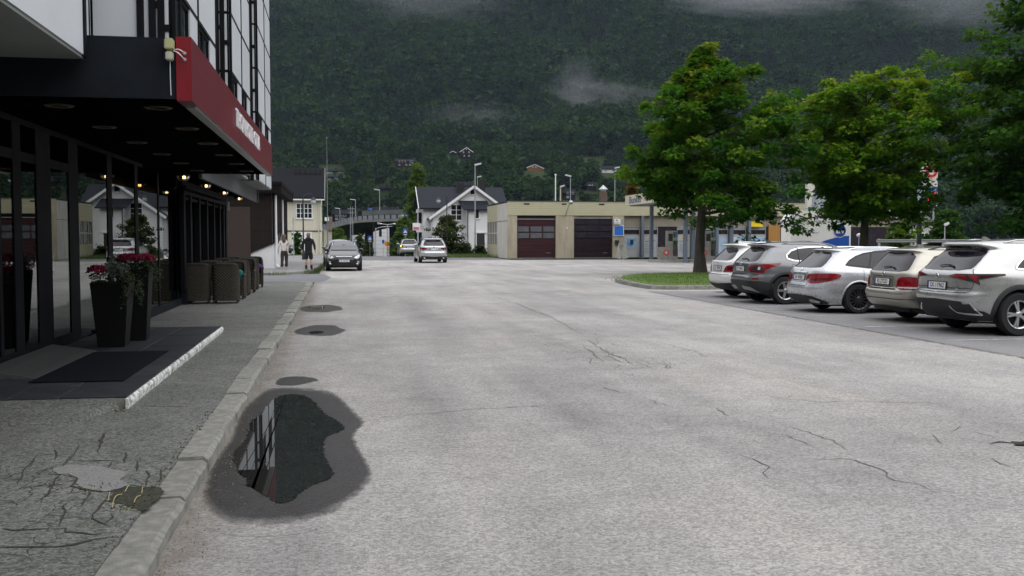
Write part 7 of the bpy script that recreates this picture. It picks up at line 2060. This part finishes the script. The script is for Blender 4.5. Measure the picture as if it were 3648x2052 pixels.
def board_sign(px, py, Y, w, h, m, label, name='road_sign', marks=None):
    z0 = road_z(Y); p = at(px, py, Y); t = thing(name, label, 'road sign', (p.x, Y, z0)); z = p.z-z0
    b = MB(); b.tube([(0,.05,0),(0,.05,z+h/2)], .035, 6); b.build('pole', M_galv, t)
    b = MB(); b.box(-w/2, w/2, -.015, .015, z-h/2, z+h/2); b.build('sign_plate', m, t)
    if marks:
        for (x, zz, ww, hh) in marks:
            b = MB(); b.box(x-ww/2, x+ww/2, -.022, -.016, z+zz-hh/2, z+zz+hh/2); b.build('printed_mark', M_blackprint, t)
board_sign(973, 613, 134, .58, .6, M_orange, 'orange detour sign with black marks under the overpass', marks=[(-.15,.08,.12,.06),(-.1,-.08,.06,.12),(.12,.12,.08,.1),(.14,-.08,.12,.08)])
board_sign(977, 624, 133, .3, .3, M_orange, 'small orange supplementary sign below the detour sign')
board_sign(964, 608, 132, .3, .5, M_blue, 'small blue sign left of the orange detour sign')
board_sign(942, 616, 128, .38, .7, mat('grey sign back', (.4,.42,.42), .6), 'grey back of a road sign near the traffic light')
board_sign(738, 556, 80, .12, .5, M_galv, 'thin grey signpost seen edge-on before the cream house')
# traffic signal on a mast arm, and a double lamp
ts = thing('traffic_signal', 'black traffic signal hanging from a mast arm under the overpass', 'traffic light', (at(945,600,150).x, 150, road_z(150)))
x1 = at(957,600,150).x-at(945,600,150).x; zz = at(957,586,150).z-road_z(150); zt = zz+.75
b = MB(); b.tube([(0,0,0),(0,0,zt)], [.1,.07], 8); b.tube(chaikin([(0,0,zt-.3),(.4,0,zt+.1),(x1+1.8,0,zt+.25)], 2, False), .05, 6); b.build('mast_arm', M_galv, ts, 60)
bevbox('signal_head', x1-.2, x1+.2, -.2, .1, zz-.55, zz+.5, M_black, ts, .03)
for k in range(3):
    b = MB(); b.lathe([(.0,-.21),(.11,-.21),(.13,-.28),(.14,-.2)], (x1,0,zz+.3-.32*k), 12, 'y'); b.build('signal_lens', M_black, ts)
dl = thing('street_lamp', 'double-armed street lamp under the overpass', 'street lamp', (at(975,600,146).x, 146, road_z(146)))
zt = at(975,563,146).z-road_z(146); b = MB(); b.tube([(0,0,0),(0,0,zt-.1)], [.1,.07], 8); b.tube([(-1.0,0,zt),(0,0,zt-.12),(1.0,0,zt)], .05, 6); b.build('pole', M_galv, dl, 60)
for s in (-1, 1):
    b = MB(); b.ball((s*1.1,0,zt), .3, 10, 6, (1.25,.6,.35)); b.build('lamp_head', mat('pale lamp head', (.62,.63,.64), .5), dl, 60)

# ---------------------------------------------------------------- people walking away
def skin_obj(name, joints, edges, m, parent, root=0, sub=2):
    me = bpy.data.meshes.new(name); me.from_pydata([j[:3] for j in joints], edges, [])
    o = link(name, me, parent)
    md = o.modifiers.new('skin', 'SKIN'); md.use_smooth_shade = True
    o.modifiers.new('sub', 'SUBSURF').levels = sub; o.modifiers['sub'].render_levels = sub
    for i, j in enumerate(joints):
        r = j[3] if len(j) > 3 else .05
        me.skin_vertices[0].data[i].radius = r if isinstance(r, tuple) else (r, r)
    me.skin_vertices[0].data[root].use_root = True
    me.materials.append(m)
    return o
def human(H, arms, legs, skin):
    """joint list of a figure facing +Y; arms/legs: per side offsets"""
    k = H/1.8; J = []; E = []
    def j(x, y, z, r): J.append((x*k, y*k, z*k, r*k if not isinstance(r, tuple) else (r[0]*k, r[1]*k))); return len(J)-1
    pel = j(0,0,.96,(.13,.10)); sp = j(0,.0,1.14,(.125,.095)); chs = j(0,.01,1.36,(.15,.105)); nb = j(0,.015,1.50,.06); nt = j(0,.03,1.57,.055); hd = j(0,.045,1.66,(.082,.095)); ht = j(0,.045,1.745,(.06,.07))
    E += [(pel,sp),(sp,chs),(chs,nb),(nb,nt),(nt,hd),(hd,ht)]
    for s in (1, -1):
        a = arms[s]
        sh = j(s*.185,0,1.44,.062); el = j(s*a[0][0],a[0][1],a[0][2],.043); wr = j(s*a[1][0],a[1][1],a[1][2],.028)
        E += [(chs,sh),(sh,el),(el,wr)]
        d = Vector((s*(a[1][0]-a[0][0]), a[1][1]-a[0][1], a[1][2]-a[0][2])).normalized()
        w = Vector((s*a[1][0], a[1][1], a[1][2])); pm_ = w+d*.08
        ip = j(pm_.x, pm_.y, pm_.z, (.018,.034)); E.append((wr, ip))
        side = Vector((0,1,0)); inn = Vector((-s,0,0))
        for f, (o, L_) in enumerate(((-.03,.062),(-.01,.075),(.012,.08),(.032,.07))):
            b0 = pm_+side*o+d*.02; a1 = j(*(b0+d*L_*.5+inn*.006), .009); a2 = j(*(b0+d*L_*.9+inn*.024), .0075); E += [(ip,a1),(a1,a2)]
        t0 = w+d*.03+side*.035; a1 = j(*(t0+d*.03+side*.02), .011); a2 = j(*(t0+d*.07+side*.022+inn*.008), .009); E += [(wr,a1),(a1,a2)]
        l = legs[s]
        hp = j(s*.095,0,.93,.095); kn = j(s*l[0][0],l[0][1],l[0][2],.062); cf = j(s*(l[0][0]*.5+l[1][0]*.5), l[0][1]*.6+l[1][1]*.4-.02, l[0][2]*.62+l[1][2]*.38, .06); an = j(s*l[1][0],l[1][1],l[1][2],.038); ft = j(s*l[2][0],l[2][1],l[2][2],.038)
        E += [(pel,hp),(hp,kn),(kn,cf),(cf,an),(an,ft)]
    return J, E
M_skin = mat('skin', (.42,.24,.17), .55, var=.06, scale=8)
M_skinp = mat('pale skin', (.50,.32,.25), .55, var=.06, scale=8)
def face(t, k, m, hair):
    b = MB(); b.ball((0,.145*k,1.645*k), .018*k, 8, 6, (.7,1,1.4)); b.build('nose', m, t, 60)
    for s in (1, -1):
        b = MB(); b.ball((s*.088*k,.03*k,1.65*k), .03*k, 8, 6, (.35,.6,1)); b.build('ear', m, t, 60)
        b = MB(); b.ball((s*.032*k,.128*k,1.675*k), .011*k, 8, 6); b.build('eye', M_blackprint, t, 60)
    b = MB(); b.ball((0,.132*k,1.6*k), .02*k, 8, 5, (1,.4,.3)); b.build('mouth', mat('lips', (.3,.1,.09), .5), t, 60)
def blob(name, pts, m, parent, n=14):
    """smooth lathe-like mesh through elliptical rings (x, y, z, rx, ry)"""
    b = MB(); V = []
    for (x, y, z, rx, ry) in pts:
        for i in range(n):
            a = 6.2832*i/n; V.append((x+rx*math.cos(a), y+ry*math.sin(a), z))
    m_ = len(pts)
    b.add(V, [(i*n+j, i*n+(j+1) % n, (i+1)*n+(j+1) % n, (i+1)*n+j) for i in range(m_-1) for j in range(n)]+[tuple(reversed(range(n))), tuple((m_-1)*n+j for j in range(n))])
    return b.build(name, m, parent, 60)
# man: black hooded jacket, black shorts, dark boots
man = thing('person', 'person in black hooded jacket and black shorts walking away', 'person', (-1.50, 49.55, .1), R(-3))
arms = {1: [(.285,-.05,1.17), (.31,.05,.93)], -1: [(.29,-.02,1.17), (.33,.0,.92)]}
legs = {1: [(.12,.03,.50), (.135,-.06,.09), (.14,.06,.045)], -1: [(.11,.02,.50), (.12,-.02,.09), (.13,.1,.045)]}
J, E = human(1.80, arms, legs, M_skin)
skin_obj('body', J, E, M_skin, man); face(man, 1, M_skin, None)
M_jack = mat('black jacket', (.010,.010,.013), .7, var=.3, scale=6, bump=.3, bscale=9, spec=.3)
jk = [(0,0,.74,(.19,.135)),(0,0,1.0,(.185,.13)),(0,0,1.2,(.19,.135)),(0,.01,1.38,(.20,.14)),(0,.0,1.50,.10)]
Ej = [(0,1),(1,2),(2,3),(3,4)]
for s in (1, -1):
    a = arms[s]; n0 = len(jk); jk += [(s*.20,0,1.43,.085),(s*a[0][0],a[0][1],a[0][2],.068),(s*(a[1][0]*.95+a[0][0]*.05),a[1][1],a[1][2]+.02,.045)]; Ej += [(3,n0),(n0,n0+1),(n0+1,n0+2)]
skin_obj('jacket', jk, Ej, M_jack, man)
blob('hood', [(0,-.06,1.44,.14,.09),(0,-.09,1.5,.15,.09),(0,-.07,1.56,.11,.07),(0,-.05,1.58,.07,.05)], M_jack, man)
sh = [(0,0,.95,(.165,.125)),(0,0,.88,(.15,.12))]; Es = [(0,1)]
for s in (1, -1): n0 = len(sh); sh += [(s*.10,.005,.78,.115),(s*.118,.02,.47,.108)]; Es += [(1,n0),(n0,n0+1)]
skin_obj('shorts', sh, Es, mat('black shorts', (.008,.008,.010), .8), man)
M_boot = mat('dark boot', (.02,.018,.017), .7, var=.3, scale=20)
for s in (1, -1):
    l = legs[s]; skin_obj('boot', [(s*l[1][0],l[1][1],.25,.062),(s*l[1][0],l[1][1]-.01,.08,.064),(s*l[2][0],l[2][1],.055,.058),(s*l[2][0],l[2][1]+.1,.05,.048)], [(0,1),(1,2),(2,3)], M_boot, man, 1)
blob('hair', [(0,-.02,1.575,.06,.05),(0,.005,1.63,.098,.10),(0,.02,1.70,.102,.112),(0,.03,1.76,.085,.095),(0,.035,1.80,.045,.05)], mat('sandy hair', (.16,.10,.05), .7, var=.35, scale=40, bump=.4), man)
# woman: white blouse, cropped grey trousers, shoulder bag
wo = thing('person', 'person in white top and cropped grey trousers with long brown hair', 'person', (-2.70, 50.35, .1), R(-4))
arms = {1: [(.26,-.05,1.18), (.27,.03,.95)], -1: [(.28,.0,1.18), (.31,.04,.92)]}
legs = {1: [(.10,.05,.50), (.11,-.04,.09), (.12,.08,.04)], -1: [(.10,-.03,.50), (.11,-.16,.12), (.11,-.06,.05)]}
J, E = human(1.72, arms, legs, M_skinp); k = 1.72/1.8
skin_obj('body', J, E, M_skinp, wo); face(wo, k, M_skinp, None)
sc_ = lambda L_: [(x*k, y*k, z*k, tuple(q*k for q in r) if isinstance(r, tuple) else r*k) for (x, y, z, r) in L_]
tp = [(0,0,.86,(.165,.125)),(0,0,1.18,(.15,.11)),(0,.01,1.37,(.17,.12)),(0,.0,1.49,.085)]; Et = [(0,1),(1,2),(2,3)]
for s in (1, -1):
    a = arms[s]; n0 = len(tp); tp += [(s*.18,0,1.42,.07),(s*a[0][0],a[0][1],a[0][2],.056),(s*a[1][0],a[1][1],a[1][2]+.04,.038)]; Et += [(2,n0),(n0,n0+1),(n0+1,n0+2)]
skin_obj('blouse', sc_(tp), Et, mat('white blouse', (.62,.60,.58), .8, bump=.2, bscale=10), wo)
tr = [(0,0,1.06,(.14,.11)),(0,-.01,.90,(.165,.135))]; Et = [(0,1)]
for s in (1, -1):
    l = legs[s]; n0 = len(tr); tr += [(s*.10,.0,.76,.112),(s*l[0][0],l[0][1],.50,.092),(s*(l[0][0]*.5+l[1][0]*.5),l[1][1]*.5+l[0][1]*.5-.01,.30,.085),(s*l[1][0],l[1][1]*.9+l[0][1]*.1,.10,.07)]; Et += [(1,n0),(n0,n0+1),(n0+1,n0+2),(n0+2,n0+3)]
skin_obj('trousers', sc_(tr), Et, mat('grey brown trousers', (.045,.038,.037), .9, spec=.15, var=.15, bump=.2), wo)
for s in (1, -1):
    l = legs[s]; skin_obj('shoe', sc_([(s*l[1][0],l[1][1]-.02,.07,.04),(s*l[1][0],l[1][1]+.02,.05,.042),(s*l[2][0],l[2][1],.04,.04),(s*l[2][0],l[2][1]+.05,.035,.03)]), [(0,1),(1,2),(2,3)], mat('pale pink shoe', (.5,.36,.32), .6), wo, 1)
blob('hair', [(0,-.09,1.38*k,.06,.03),(0,-.085,1.45*k,.085,.045),(0,-.05,1.55*k,.095,.075),(0,.0,1.62*k,.098,.10),(0,.015,1.70*k,.1,.11),(0,.03,1.77*k,.08,.09),(0,.035,1.81*k,.035,.04)], mat('brown hair', (.07,.035,.02), .6, var=.35, scale=40, bump=.4), wo)
bg = thing('handbag', 'black shoulder bag hanging at the walker in white', 'handbag', (-2.70, 50.35, .1), R(-4))
me = bpy.data.meshes.new('bag_body'); bm = bmesh.new(); bmesh.ops.create_uvsphere(bm, u_segments=14, v_segments=10, radius=1)
for q in bm.verts:
    x, y, z = q.co; f = lambda a_: math.copysign(abs(a_)**.6, a_); q.co = (.29+f(x)*.08, -.02+f(y)*.16, .92+f(z)*.15-(.03*y*y))
for f_ in bm.faces: f_.smooth = True
bm.to_mesh(me); bm.free(); me.materials.append(mat('black leather', (.012,.012,.014), .4, bump=.2)); link('bag_body', me, bg)
b = MB(); b.tube(chaikin([(.30,-.12,1.02),(.26,-.11,1.2),(.18,-.05,1.42),(.16,.02,1.43),(.24,.08,1.25),(.30,.08,1.02)], 2, False), .012, 6); b.build('strap', M_black, bg, 60)
# ---------------------------------------------------------------- hillside: houses, forest, mist
def hit(px, py):
    """where the sight line meets the hillside"""
    lo = 300.0
    for Y in np.arange(300, 1500, 3.0):
        p = at(px, py, Y)
        if p.z <= hill_z(p.x, Y): return p
    return at(px, py, 1400)
M_wood = mat('dark stained timber', (.014,.011,.011), .9, spec=.1, var=.2, scale=1)
M_woodb = mat('brown timber', (.028,.014,.013), .9, spec=.1, var=.2, scale=1)
M_orw = mat('orange timber', (.17,.075,.025), .8, var=.2, scale=1)
M_slr = mat('slate roof far', (.012,.013,.017), .9, spec=.1, var=.15, scale=.5)
M_hpane = mat('far pane', (.05,.055,.065), .15)
houses = []
def hill_house(px0, px1, base_py, eave_py, ridge_py, wall, label, wins, roof=None, axis='x', depth=8, trim=None):
    p = hit((px0+px1)/2, base_py); Y = p.y
    a, c = at(px0, base_py, Y), at(px1, base_py, Y)
    ze, zr = at(px0, eave_py, Y).z-p.z, at(px0, ridge_py, Y).z-p.z
    w = c.x-a.x
    t = thing('hillside_house', label, 'house', (a.x, Y, p.z), 0, 'houses on the hillside')
    b = MB(); gable_wall(0, w, 0, depth, -5, ze, zr, axis, b); b.build('wall', wall, t, normals=True)
    b = gable_roof(0, w, 0, depth, ze, zr, .5, .25, axis); r = b.build('roof', roof or M_slr, t, normals=True)
    if axis == 'y':
        b = MB()
        for s in (0, w): b.bar((w/2, -.56, zr+.1), (s+(-.5 if s == 0 else .5), -.56, ze-.5*(zr-ze)/(w/2)+.1), .1, .35)
        b.build('barge_board', M_white, r)
    else:
        b = MB(); b.box(w*.6, w*.6+.9, depth*.45, depth*.45+.8, ze, zr+1.0); b.build('chimney', M_wood, r)
    for (wx, wy, ww, wh) in wins:       # window centres and sizes on the sheet
        x = at(wx, wy, Y).x-a.x; z = at(wx, wy, Y).z-p.z; W_ = ww*Y/2504; H_ = wh*Y/2504
        window(t, x, z-H_/2, W_, H_, 0, M_white, M_hpane, (1, 0), .10, proud=.12, sill=False)
    houses.append(((px0+px1)/2, px1-px0, base_py, Y, eave_py))
    return t
hill_house(806, 868, 441, 430, 425.5, M_wood, 'long dark hillside house with a row of pale windows behind the cream house roof', [(822+i*6.1, 435, 3.4, 3.2) for i in range(3)]+[(852+i*5.6, 435, 3.4, 3.2) for i in range(3)])
hill_house(822, 852, 457, 445, 441, M_wood, 'lower wing of the long dark hillside house', [(829, 452, 5, 4), (845, 447, 6, 4)])
hill_house(996, 1046, 419.5, 406, 399.5, M_woodb, 'two-storey brown hillside house above the birch', [(1005+i*7.2, 406.5, 2.8, 3) for i in range(3)]+[(1035, 407, 8, 3.4), (1005, 414.5, 2.6, 2.6), (1022, 414.5, 4, 2.8), (1031, 414.5, 2.6, 2.6), (1037, 414.5, 2.6, 2.6)])
hill_house(1158, 1189, 399, 382, 371.5, M_wood, 'dark gabled hillside house with white trim high above the villa', [(1166, 383, 3, 3), (1180, 383, 3.2, 3.2), (1180, 392, 3, 2.6), (1168, 392, 2.4, 2.4), (1173.5, 376, 1.6, 1.6)], axis='y')
hill_house(1133, 1146, 390, 384, 380.5, M_wood, 'tiny outbuilding left of the high gabled house', [], axis='y', depth=5)
hill_house(1321, 1368, 437, 424, 414, M_orw, 'orange-brown timber chalet with balcony on the slope', [(1340, 420, 2.4, 2.4), (1348, 420, 3, 2.6)], axis='y', roof=M_woodb)
hill_house(1514, 1563, 438, 425, 417, mat('white far wall', (.55,.56,.58), .7, var=.1), 'white hillside house left of the maple crown', [(1524, 430, 5, 3), (1545, 430, 6, 3)], axis='x')
hill_house(1420, 1447, 503, 485, 476, M_wood, 'small dark house with white windows behind the station roof', [(1428, 486, 4, 4.5), (1441, 486, 6, 4.5), (1428, 496, 4, 4)], axis='x')
hill_house(1474, 1500, 481, 468, 458, M_wood, 'dark cottage with a red doorway above the station', [(1483, 467, 5, 3), (1490, 467, 3, 3)], axis='x')
hill_house(1145, 1192, 482, 467, 458, M_wood, 'dark house peeping over the villa ridge', [(1154, 470, 4, 4.5), (1177, 471, 8, 4.5)], axis='x')
hill_house(837, 878, 560, 538, 528, M_wood, 'dark brown house behind the left end of the overpass', [(847, 541, 7, 4.6), (864, 541, 12, 4.6), (847, 550.5, 5, 3.6), (863, 550.5, 7, 3.6)], axis='x')
hill_house(940, 1006, 560, 534, 521, M_wood, 'long dark-roofed house with white gable trim above the overpass', [], axis='x')
hill_house(966, 986, 545, 531, 523, M_wood, 'small white-trimmed front gable of the long house', [], axis='y', depth=3)
hill_house(900, 930, 553, 531, 529.5, M_woodb, 'open timber shed left of the long dark-roofed house', [], axis='x', depth=4)
hill_house(956, 982, 482, 473, 468, M_wood, 'low dark shed on the terraced slope', [], axis='x', depth=5)
p = at(934, 533, hit(915, 545).y-3); b = MB(); b.lathe([(0,-1),(1.5,-1),(1.6,0),(1.6,3.0),(1.5,3.2),(0,3.2)], (p.x, p.y, p.z-1.5), 14); tag(b.build('blue_barrel', M_blue, None, 40), 'bright blue barrel tank beside the timber shed', 'barrel')
# stone terrace walls
for k, (px0, px1, py, lab) in enumerate(((1199-0, 1262, 669, 'x'),)):
    pass
for (px0, py0, px1, py1, lab) in ((870, 466, 911, 463.5, 'pale terrace wall on the slope behind the cream house'), (1286, 388, 1400, 401, 'roadside wall climbing across the slope above the villa')):
    p, q = hit(px0, py0), hit(px1, py1); b = MB(); b.bar((p.x, p.y-2, p.z+.2), (q.x, q.y-2, q.z+.2), .6, 1.1); tag(b.build('terrace_wall', mat('pale stone wall', (.24,.24,.23), .9, var=.25, scale=.5)), lab, 'wall')

# forest: tree kinds kept off stage and set out as one mass
fcol = bpy.data.collections.new('forest kinds')
rg = np.random.default_rng(77)
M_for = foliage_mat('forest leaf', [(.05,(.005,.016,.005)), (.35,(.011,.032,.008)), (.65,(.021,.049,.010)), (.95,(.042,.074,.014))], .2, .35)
M_spr = foliage_mat('spruce needle', [(.05,(.005,.011,.007)), (.5,(.010,.02,.011)), (.95,(.02,.034,.016))], .1, .5)
def kind(i, spruce, n, seed):
    rg = np.random.default_rng(seed)
    u = rg.random(n); az = rg.random(n)*6.283
    if spruce:
        z = .08+.92*u; r = .20*(1-z)**.8*(.6+.5*rg.random(n))+.01
        P = np.stack([r*np.cos(az), r*np.sin(az), z], 1); D = np.stack([np.cos(az), np.sin(az), -.5+.3*rg.normal(size=n)], 1); S = np.full(n, .11)*(1.15-z*.7)
    else:
        c = rg.normal(size=(9, 3))*np.array([.13,.13,.22])+np.array([0,0,.6]); c = np.clip(c, [-.24,-.24,.28], [.24,.24,.88])
        k = rg.integers(0, 9, n); q = rg.normal(size=(n, 3)); q /= np.linalg.norm(q, axis=1, keepdims=True)
        P = c[k]+q*(.09+.07*rg.random((n, 1))); P[:, 2] = np.clip(P[:, 2], .12, 1.02); D = q+rg.normal(0, .4, (n, 3)); D[:, 2] -= .2; S = .15*(.6+.8*rg.random(n))
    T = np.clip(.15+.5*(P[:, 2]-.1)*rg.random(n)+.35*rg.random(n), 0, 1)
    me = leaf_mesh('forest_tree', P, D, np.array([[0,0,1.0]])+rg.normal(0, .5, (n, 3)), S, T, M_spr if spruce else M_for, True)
    o = bpy.data.objects.new('forest_tree_%d' % i, me); fcol.objects.link(o)
    if not spruce:      # pale trunk
        b = MB(); b.tube([(0,0,-.05),(.01,0,.35),(.0,.01,.75)], [.012,.009,.004], 5); tm = b.mesh('t', M_birchbark)
        bm = bmesh.new(); bm.from_mesh(me); lay = bm.faces.layers.float.get('tint'); n0 = len(bm.faces); bm.from_mesh(tm); bm.faces.ensure_lookup_table()
        for f in bm.faces[n0:]: f.material_index = 1
        bm.to_mesh(me); bm.free(); me.materials.append(M_birchbark)
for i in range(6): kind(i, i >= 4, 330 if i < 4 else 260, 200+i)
def scatter(name, label, pts, sc, kinds):
    me = bpy.data.meshes.new(name); me.from_pydata([tuple(p) for p in pts], [], [])
    for nm, tp, v in (('scl', 'FLOAT', sc), ('kind', 'INT', kinds), ('rotz', 'FLOAT', rg.random(len(pts))*6.283)):
        a = me.attributes.new(nm, tp, 'POINT'); a.data.foreach_set('value', np.asarray(v, np.int32 if tp == 'INT' else np.float32))
    o = link(name, me); tag(o, label, 'forest', kind='stuff')
    ng = bpy.data.node_groups.new(name, 'GeometryNodeTree')
    ng.interface.new_socket('Geometry', in_out='INPUT', socket_type='NodeSocketGeometry'); ng.interface.new_socket('Geometry', in_out='OUTPUT', socket_type='NodeSocketGeometry')
    N, L = ng.nodes, ng.links
    gi, go = N.new('NodeGroupInput'), N.new('NodeGroupOutput')
    ci = N.new('GeometryNodeCollectionInfo'); ci.inputs['Collection'].default_value = fcol; ci.inputs['Separate Children'].default_value = True; ci.inputs['Reset Children'].default_value = True
    ip = N.new('GeometryNodeInstanceOnPoints'); ip.inputs['Pick Instance'].default_value = True
    def attr(nm, tp):
        q = N.new('GeometryNodeInputNamedAttribute'); q.data_type = tp; q.inputs['Name'].default_value = nm; return q.outputs['Attribute']
    cx = N.new('ShaderNodeCombineXYZ'); L.new(attr('rotz', 'FLOAT'), cx.inputs['Z'])
    L.new(gi.outputs[0], ip.inputs['Points']); L.new(ci.outputs[0], ip.inputs['Instance']); L.new(attr('kind', 'INT'), ip.inputs['Instance Index'])
    L.new(cx.outputs[0], ip.inputs['Rotation']); L.new(attr('scl', 'FLOAT'), ip.inputs['Scale']); L.new(ip.outputs[0], go.inputs[0])
    md = o.modifiers.new('scatter', 'NODES'); md.node_group = ng
    return o
pts, scl, kd = [], [], []
Y = 330.0
while Y < 1290:
    st = 7.6 if Y > 700 else 5.6
    x0, x1 = -.55*Y, 1.15*Y
    xs = np.arange(x0, x1, st if True else 8)+rg.normal(0, 1.6, len(np.arange(x0, x1, st)))
    for x in xs:
        y = Y+rg.normal(0, 1.8)
        if x > .75*y and rg.random() < .5: continue
        z = hill_z(x, y)
        el = (z-1.65)/y
        n_ = mnoise.noise(Vector((x/45, y/45, 7)))
        low = el < .085
        if low and n_ < -.42-.2*(.085-el)/.085: continue
        h = (11+8*rg.random()+3*n_) if not low else (4.5+7*rg.random()**1.4+3*max(0, n_))
        # keep the houses in sight
        sxp = 1288+2504*math.tan(math.atan2(x, y)-_A)
        top = 598-2504*((z+h-1.65)/y)
        if any(abs(sxp-hx) < hw/2+4+ (0 if False else h*.22*2504/y) and y < hy+2 and top < hb-.5 for hx, hw, hb, hy, he in houses): continue
        if any(abs(sxp-hx) < hw/2+6 and hy-6 < y < hy+14 for hx, hw, hb, hy, he in houses): continue
        pts.append((x, y, z-.3)); scl.append(h); kd.append(int(rg.integers(0, 4)) if rg.random() < .78+.9*mnoise.noise(Vector((x/130, y/90, 2))) else int(rg.integers(4, 6)))
    Y += st*.92
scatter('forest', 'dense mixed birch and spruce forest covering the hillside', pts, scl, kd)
bp_ = hit(897, 432)
tree('blue_spruce', 'blue-grey spruce standing on the slope behind the cream house', (bp_.x, bp_.y, bp_.z), 14*bp_.y/620, lerp_prof([(0,2.9),(1,.2)]), .2, 91, foliage_mat('blue spruce needle', [(.1,(.03,.045,.05)), (.9,(.09,.12,.14))]), nl=40, leaf=.9, per=16, base=.03, cl=.7, sub=5, simple=True)
rc = hit(1125, 103); b = MB(); b.ball((0,0,0), 1, 18, 12, (13, 3, 7)); b.v = [(x+1.4*mnoise.noise(Vector((x/3, y, z/3))), y+1.5*mnoise.noise(Vector((x/2, 3, z/2))), z+1.2*mnoise.noise(Vector((x/3, 7, z/2)))) for x, y, z in b.v]
o = b.build('rock_face', mat('grey rock', (.13,.13,.14), .95, col2=(.22,.22,.23), scale=.25, bump=.6, bscale=.6)); o.location = (rc.x, rc.y-8, rc.z+2); tag(o, 'bare grey rock face high in the forest', 'rock')

# ---------------------------------------------------------------- air: even haze and drifting mist
def volume_mat(name, dens, col, noise=None, falloff=None):
    m = bpy.data.materials.new(name); m.use_nodes = True; N, L = m.node_tree.nodes, m.node_tree.links
    N.remove(N['Principled BSDF'])
    pv = N.new('ShaderNodeVolumePrincipled'); pv.inputs['Color'].default_value = rgba(col); pv.inputs['Density'].default_value = dens; pv.inputs['Anisotropy'].default_value = 0
    L.new(pv.outputs[0], N['Material Output'].inputs['Volume'])
    if noise:
        tc = N.new('ShaderNodeTexCoord')
        ln = N.new('ShaderNodeVectorMath'); ln.operation = 'LENGTH'; L.new(tc.outputs['Object'], ln.inputs[0])
        mp = N.new('ShaderNodeMapping'); mp.inputs['Scale'].default_value = noise[1]; L.new(tc.outputs['Object'], mp.inputs['Vector'])
        n1 = nnoise(N, L, mp.outputs[0], noise[0], 4, .6, .4)
        fall = nmath(N, L, 'SUBTRACT', 1.0, ln.outputs['Value'])
        v = nmath(N, L, 'ADD', nmath(N, L, 'MULTIPLY', nmath(N, L, 'SUBTRACT', n1, .5), 2.2), nmath(N, L, 'MULTIPLY', fall, 1.25))
        v = nmath(N, L, 'MAXIMUM', nmath(N, L, 'SUBTRACT', v, .12), 0.0)
        v = nmath(N, L, 'MULTIPLY', v, nmath(N, L, 'MINIMUM', nmath(N, L, 'MAXIMUM', nmath(N, L, 'MULTIPLY', fall, 5), 0.0), 1.0))
        L.new(nmath(N, L, 'MULTIPLY', v, dens), pv.inputs['Density'])
    return m
b = MB(); b.box(-1450, 1850, -1150, 1480, -12, 520); tag(b.build('haze', volume_mat('haze air', .00006, (.60,.78,1.0))), 'thin damp haze filling the valley air', 'haze', kind='stuff')
def mist(px, py, Y, rx, ry, rz, dens, label, seed, tilt=0):
    p = at(px, py, Y); b = MB(); b.ball((0,0,0), 1, 14, 10)
    o = b.build('mist', volume_mat('mist %d' % seed, dens, (.9,.92,1.0), (1.7, (1.3, 1, 2.2)))); o.location = p; o.scale = (rx, ry, rz); o.rotation_euler = (0, R(tilt), 0)
    return tag(o, label, 'mist', kind='stuff')
mist(1650, 290, 770, 110, 30, 26, .0075, 'wisp of mist drifting left of the maple top', 1, 12)
mist(1455, 225, 780, 26, 16, 34, .007, 'thin rising strand of mist over the forest', 2)
mist(1190, 300, 760, 48, 20, 18, 0.004, 'faint patch of mist above the villa', 3)
mist(1900, -10, 880, 130, 36, 24, .008, 'low cloud hanging along the top edge of the forest', 4)
mist(2420, 0, 880, 120, 40, 36, .0035, 'low cloud at the upper right of the hillside', 5)
mist(1080, -5, 880, 90, 30, 26, .0035, 'pale veil of mist at the upper left of the forest', 6)
# ---------------------------------------------------------------- lettering and figures become plain mesh
_conv = [o for o in bpy.data.objects if o.type == 'FONT' or (o.type == 'MESH' and any(m_.type == 'SKIN' for m_ in o.modifiers))]
bpy.context.view_layer.update()
_dg = bpy.context.evaluated_depsgraph_get()
def islands(me):
    par = list(range(len(me.vertices)))
    def find(a):
        while par[a] != a: par[a] = par[par[a]]; a = par[a]
        return a
    for e in me.edges:
        a, b_ = find(e.vertices[0]), find(e.vertices[1])
        if a != b_: par[a] = b_
    g_ = {}
    for p in me.polygons: g_.setdefault(find(p.vertices[0]), []).append(tuple(p.vertices))
    return list(g_.values())
_done = [( _o, bpy.data.meshes.new_from_object(_o.evaluated_get(_dg))) for _o in _conv]
for _o, _me in _done:
    if _o.type == 'MESH':
        _o.modifiers.clear(); _o.data = _me
        _me.polygons.foreach_set('use_smooth', [True]*len(_me.polygons))
        continue
    _nm = _o.name.split('.')[0]
    _pieces = [None]
    if _o.data.size >= .25:
        _pieces = islands(_me)
    _loc, _rot, _sca, _par = _o.location.copy(), _o.rotation_euler.copy(), _o.scale.copy(), _o.parent
    bpy.data.objects.remove(_o)
    for _p in _pieces:
        if _p is None: _m2 = _me
        else:
            _ids = sorted({i for f in _p for i in f}); _ix = {v_: i for i, v_ in enumerate(_ids)}
            _m2 = bpy.data.meshes.new('letter'); _m2.from_pydata([tuple(_me.vertices[i].co) for i in _ids], [], [tuple(_ix[i] for i in f) for f in _p])
            _m2.materials.append(_me.materials[0])
        _new = link(_nm if _p is None else 'letter', _m2, _par)
        _new.location, _new.rotation_euler, _new.scale = _loc, _rot, _sca
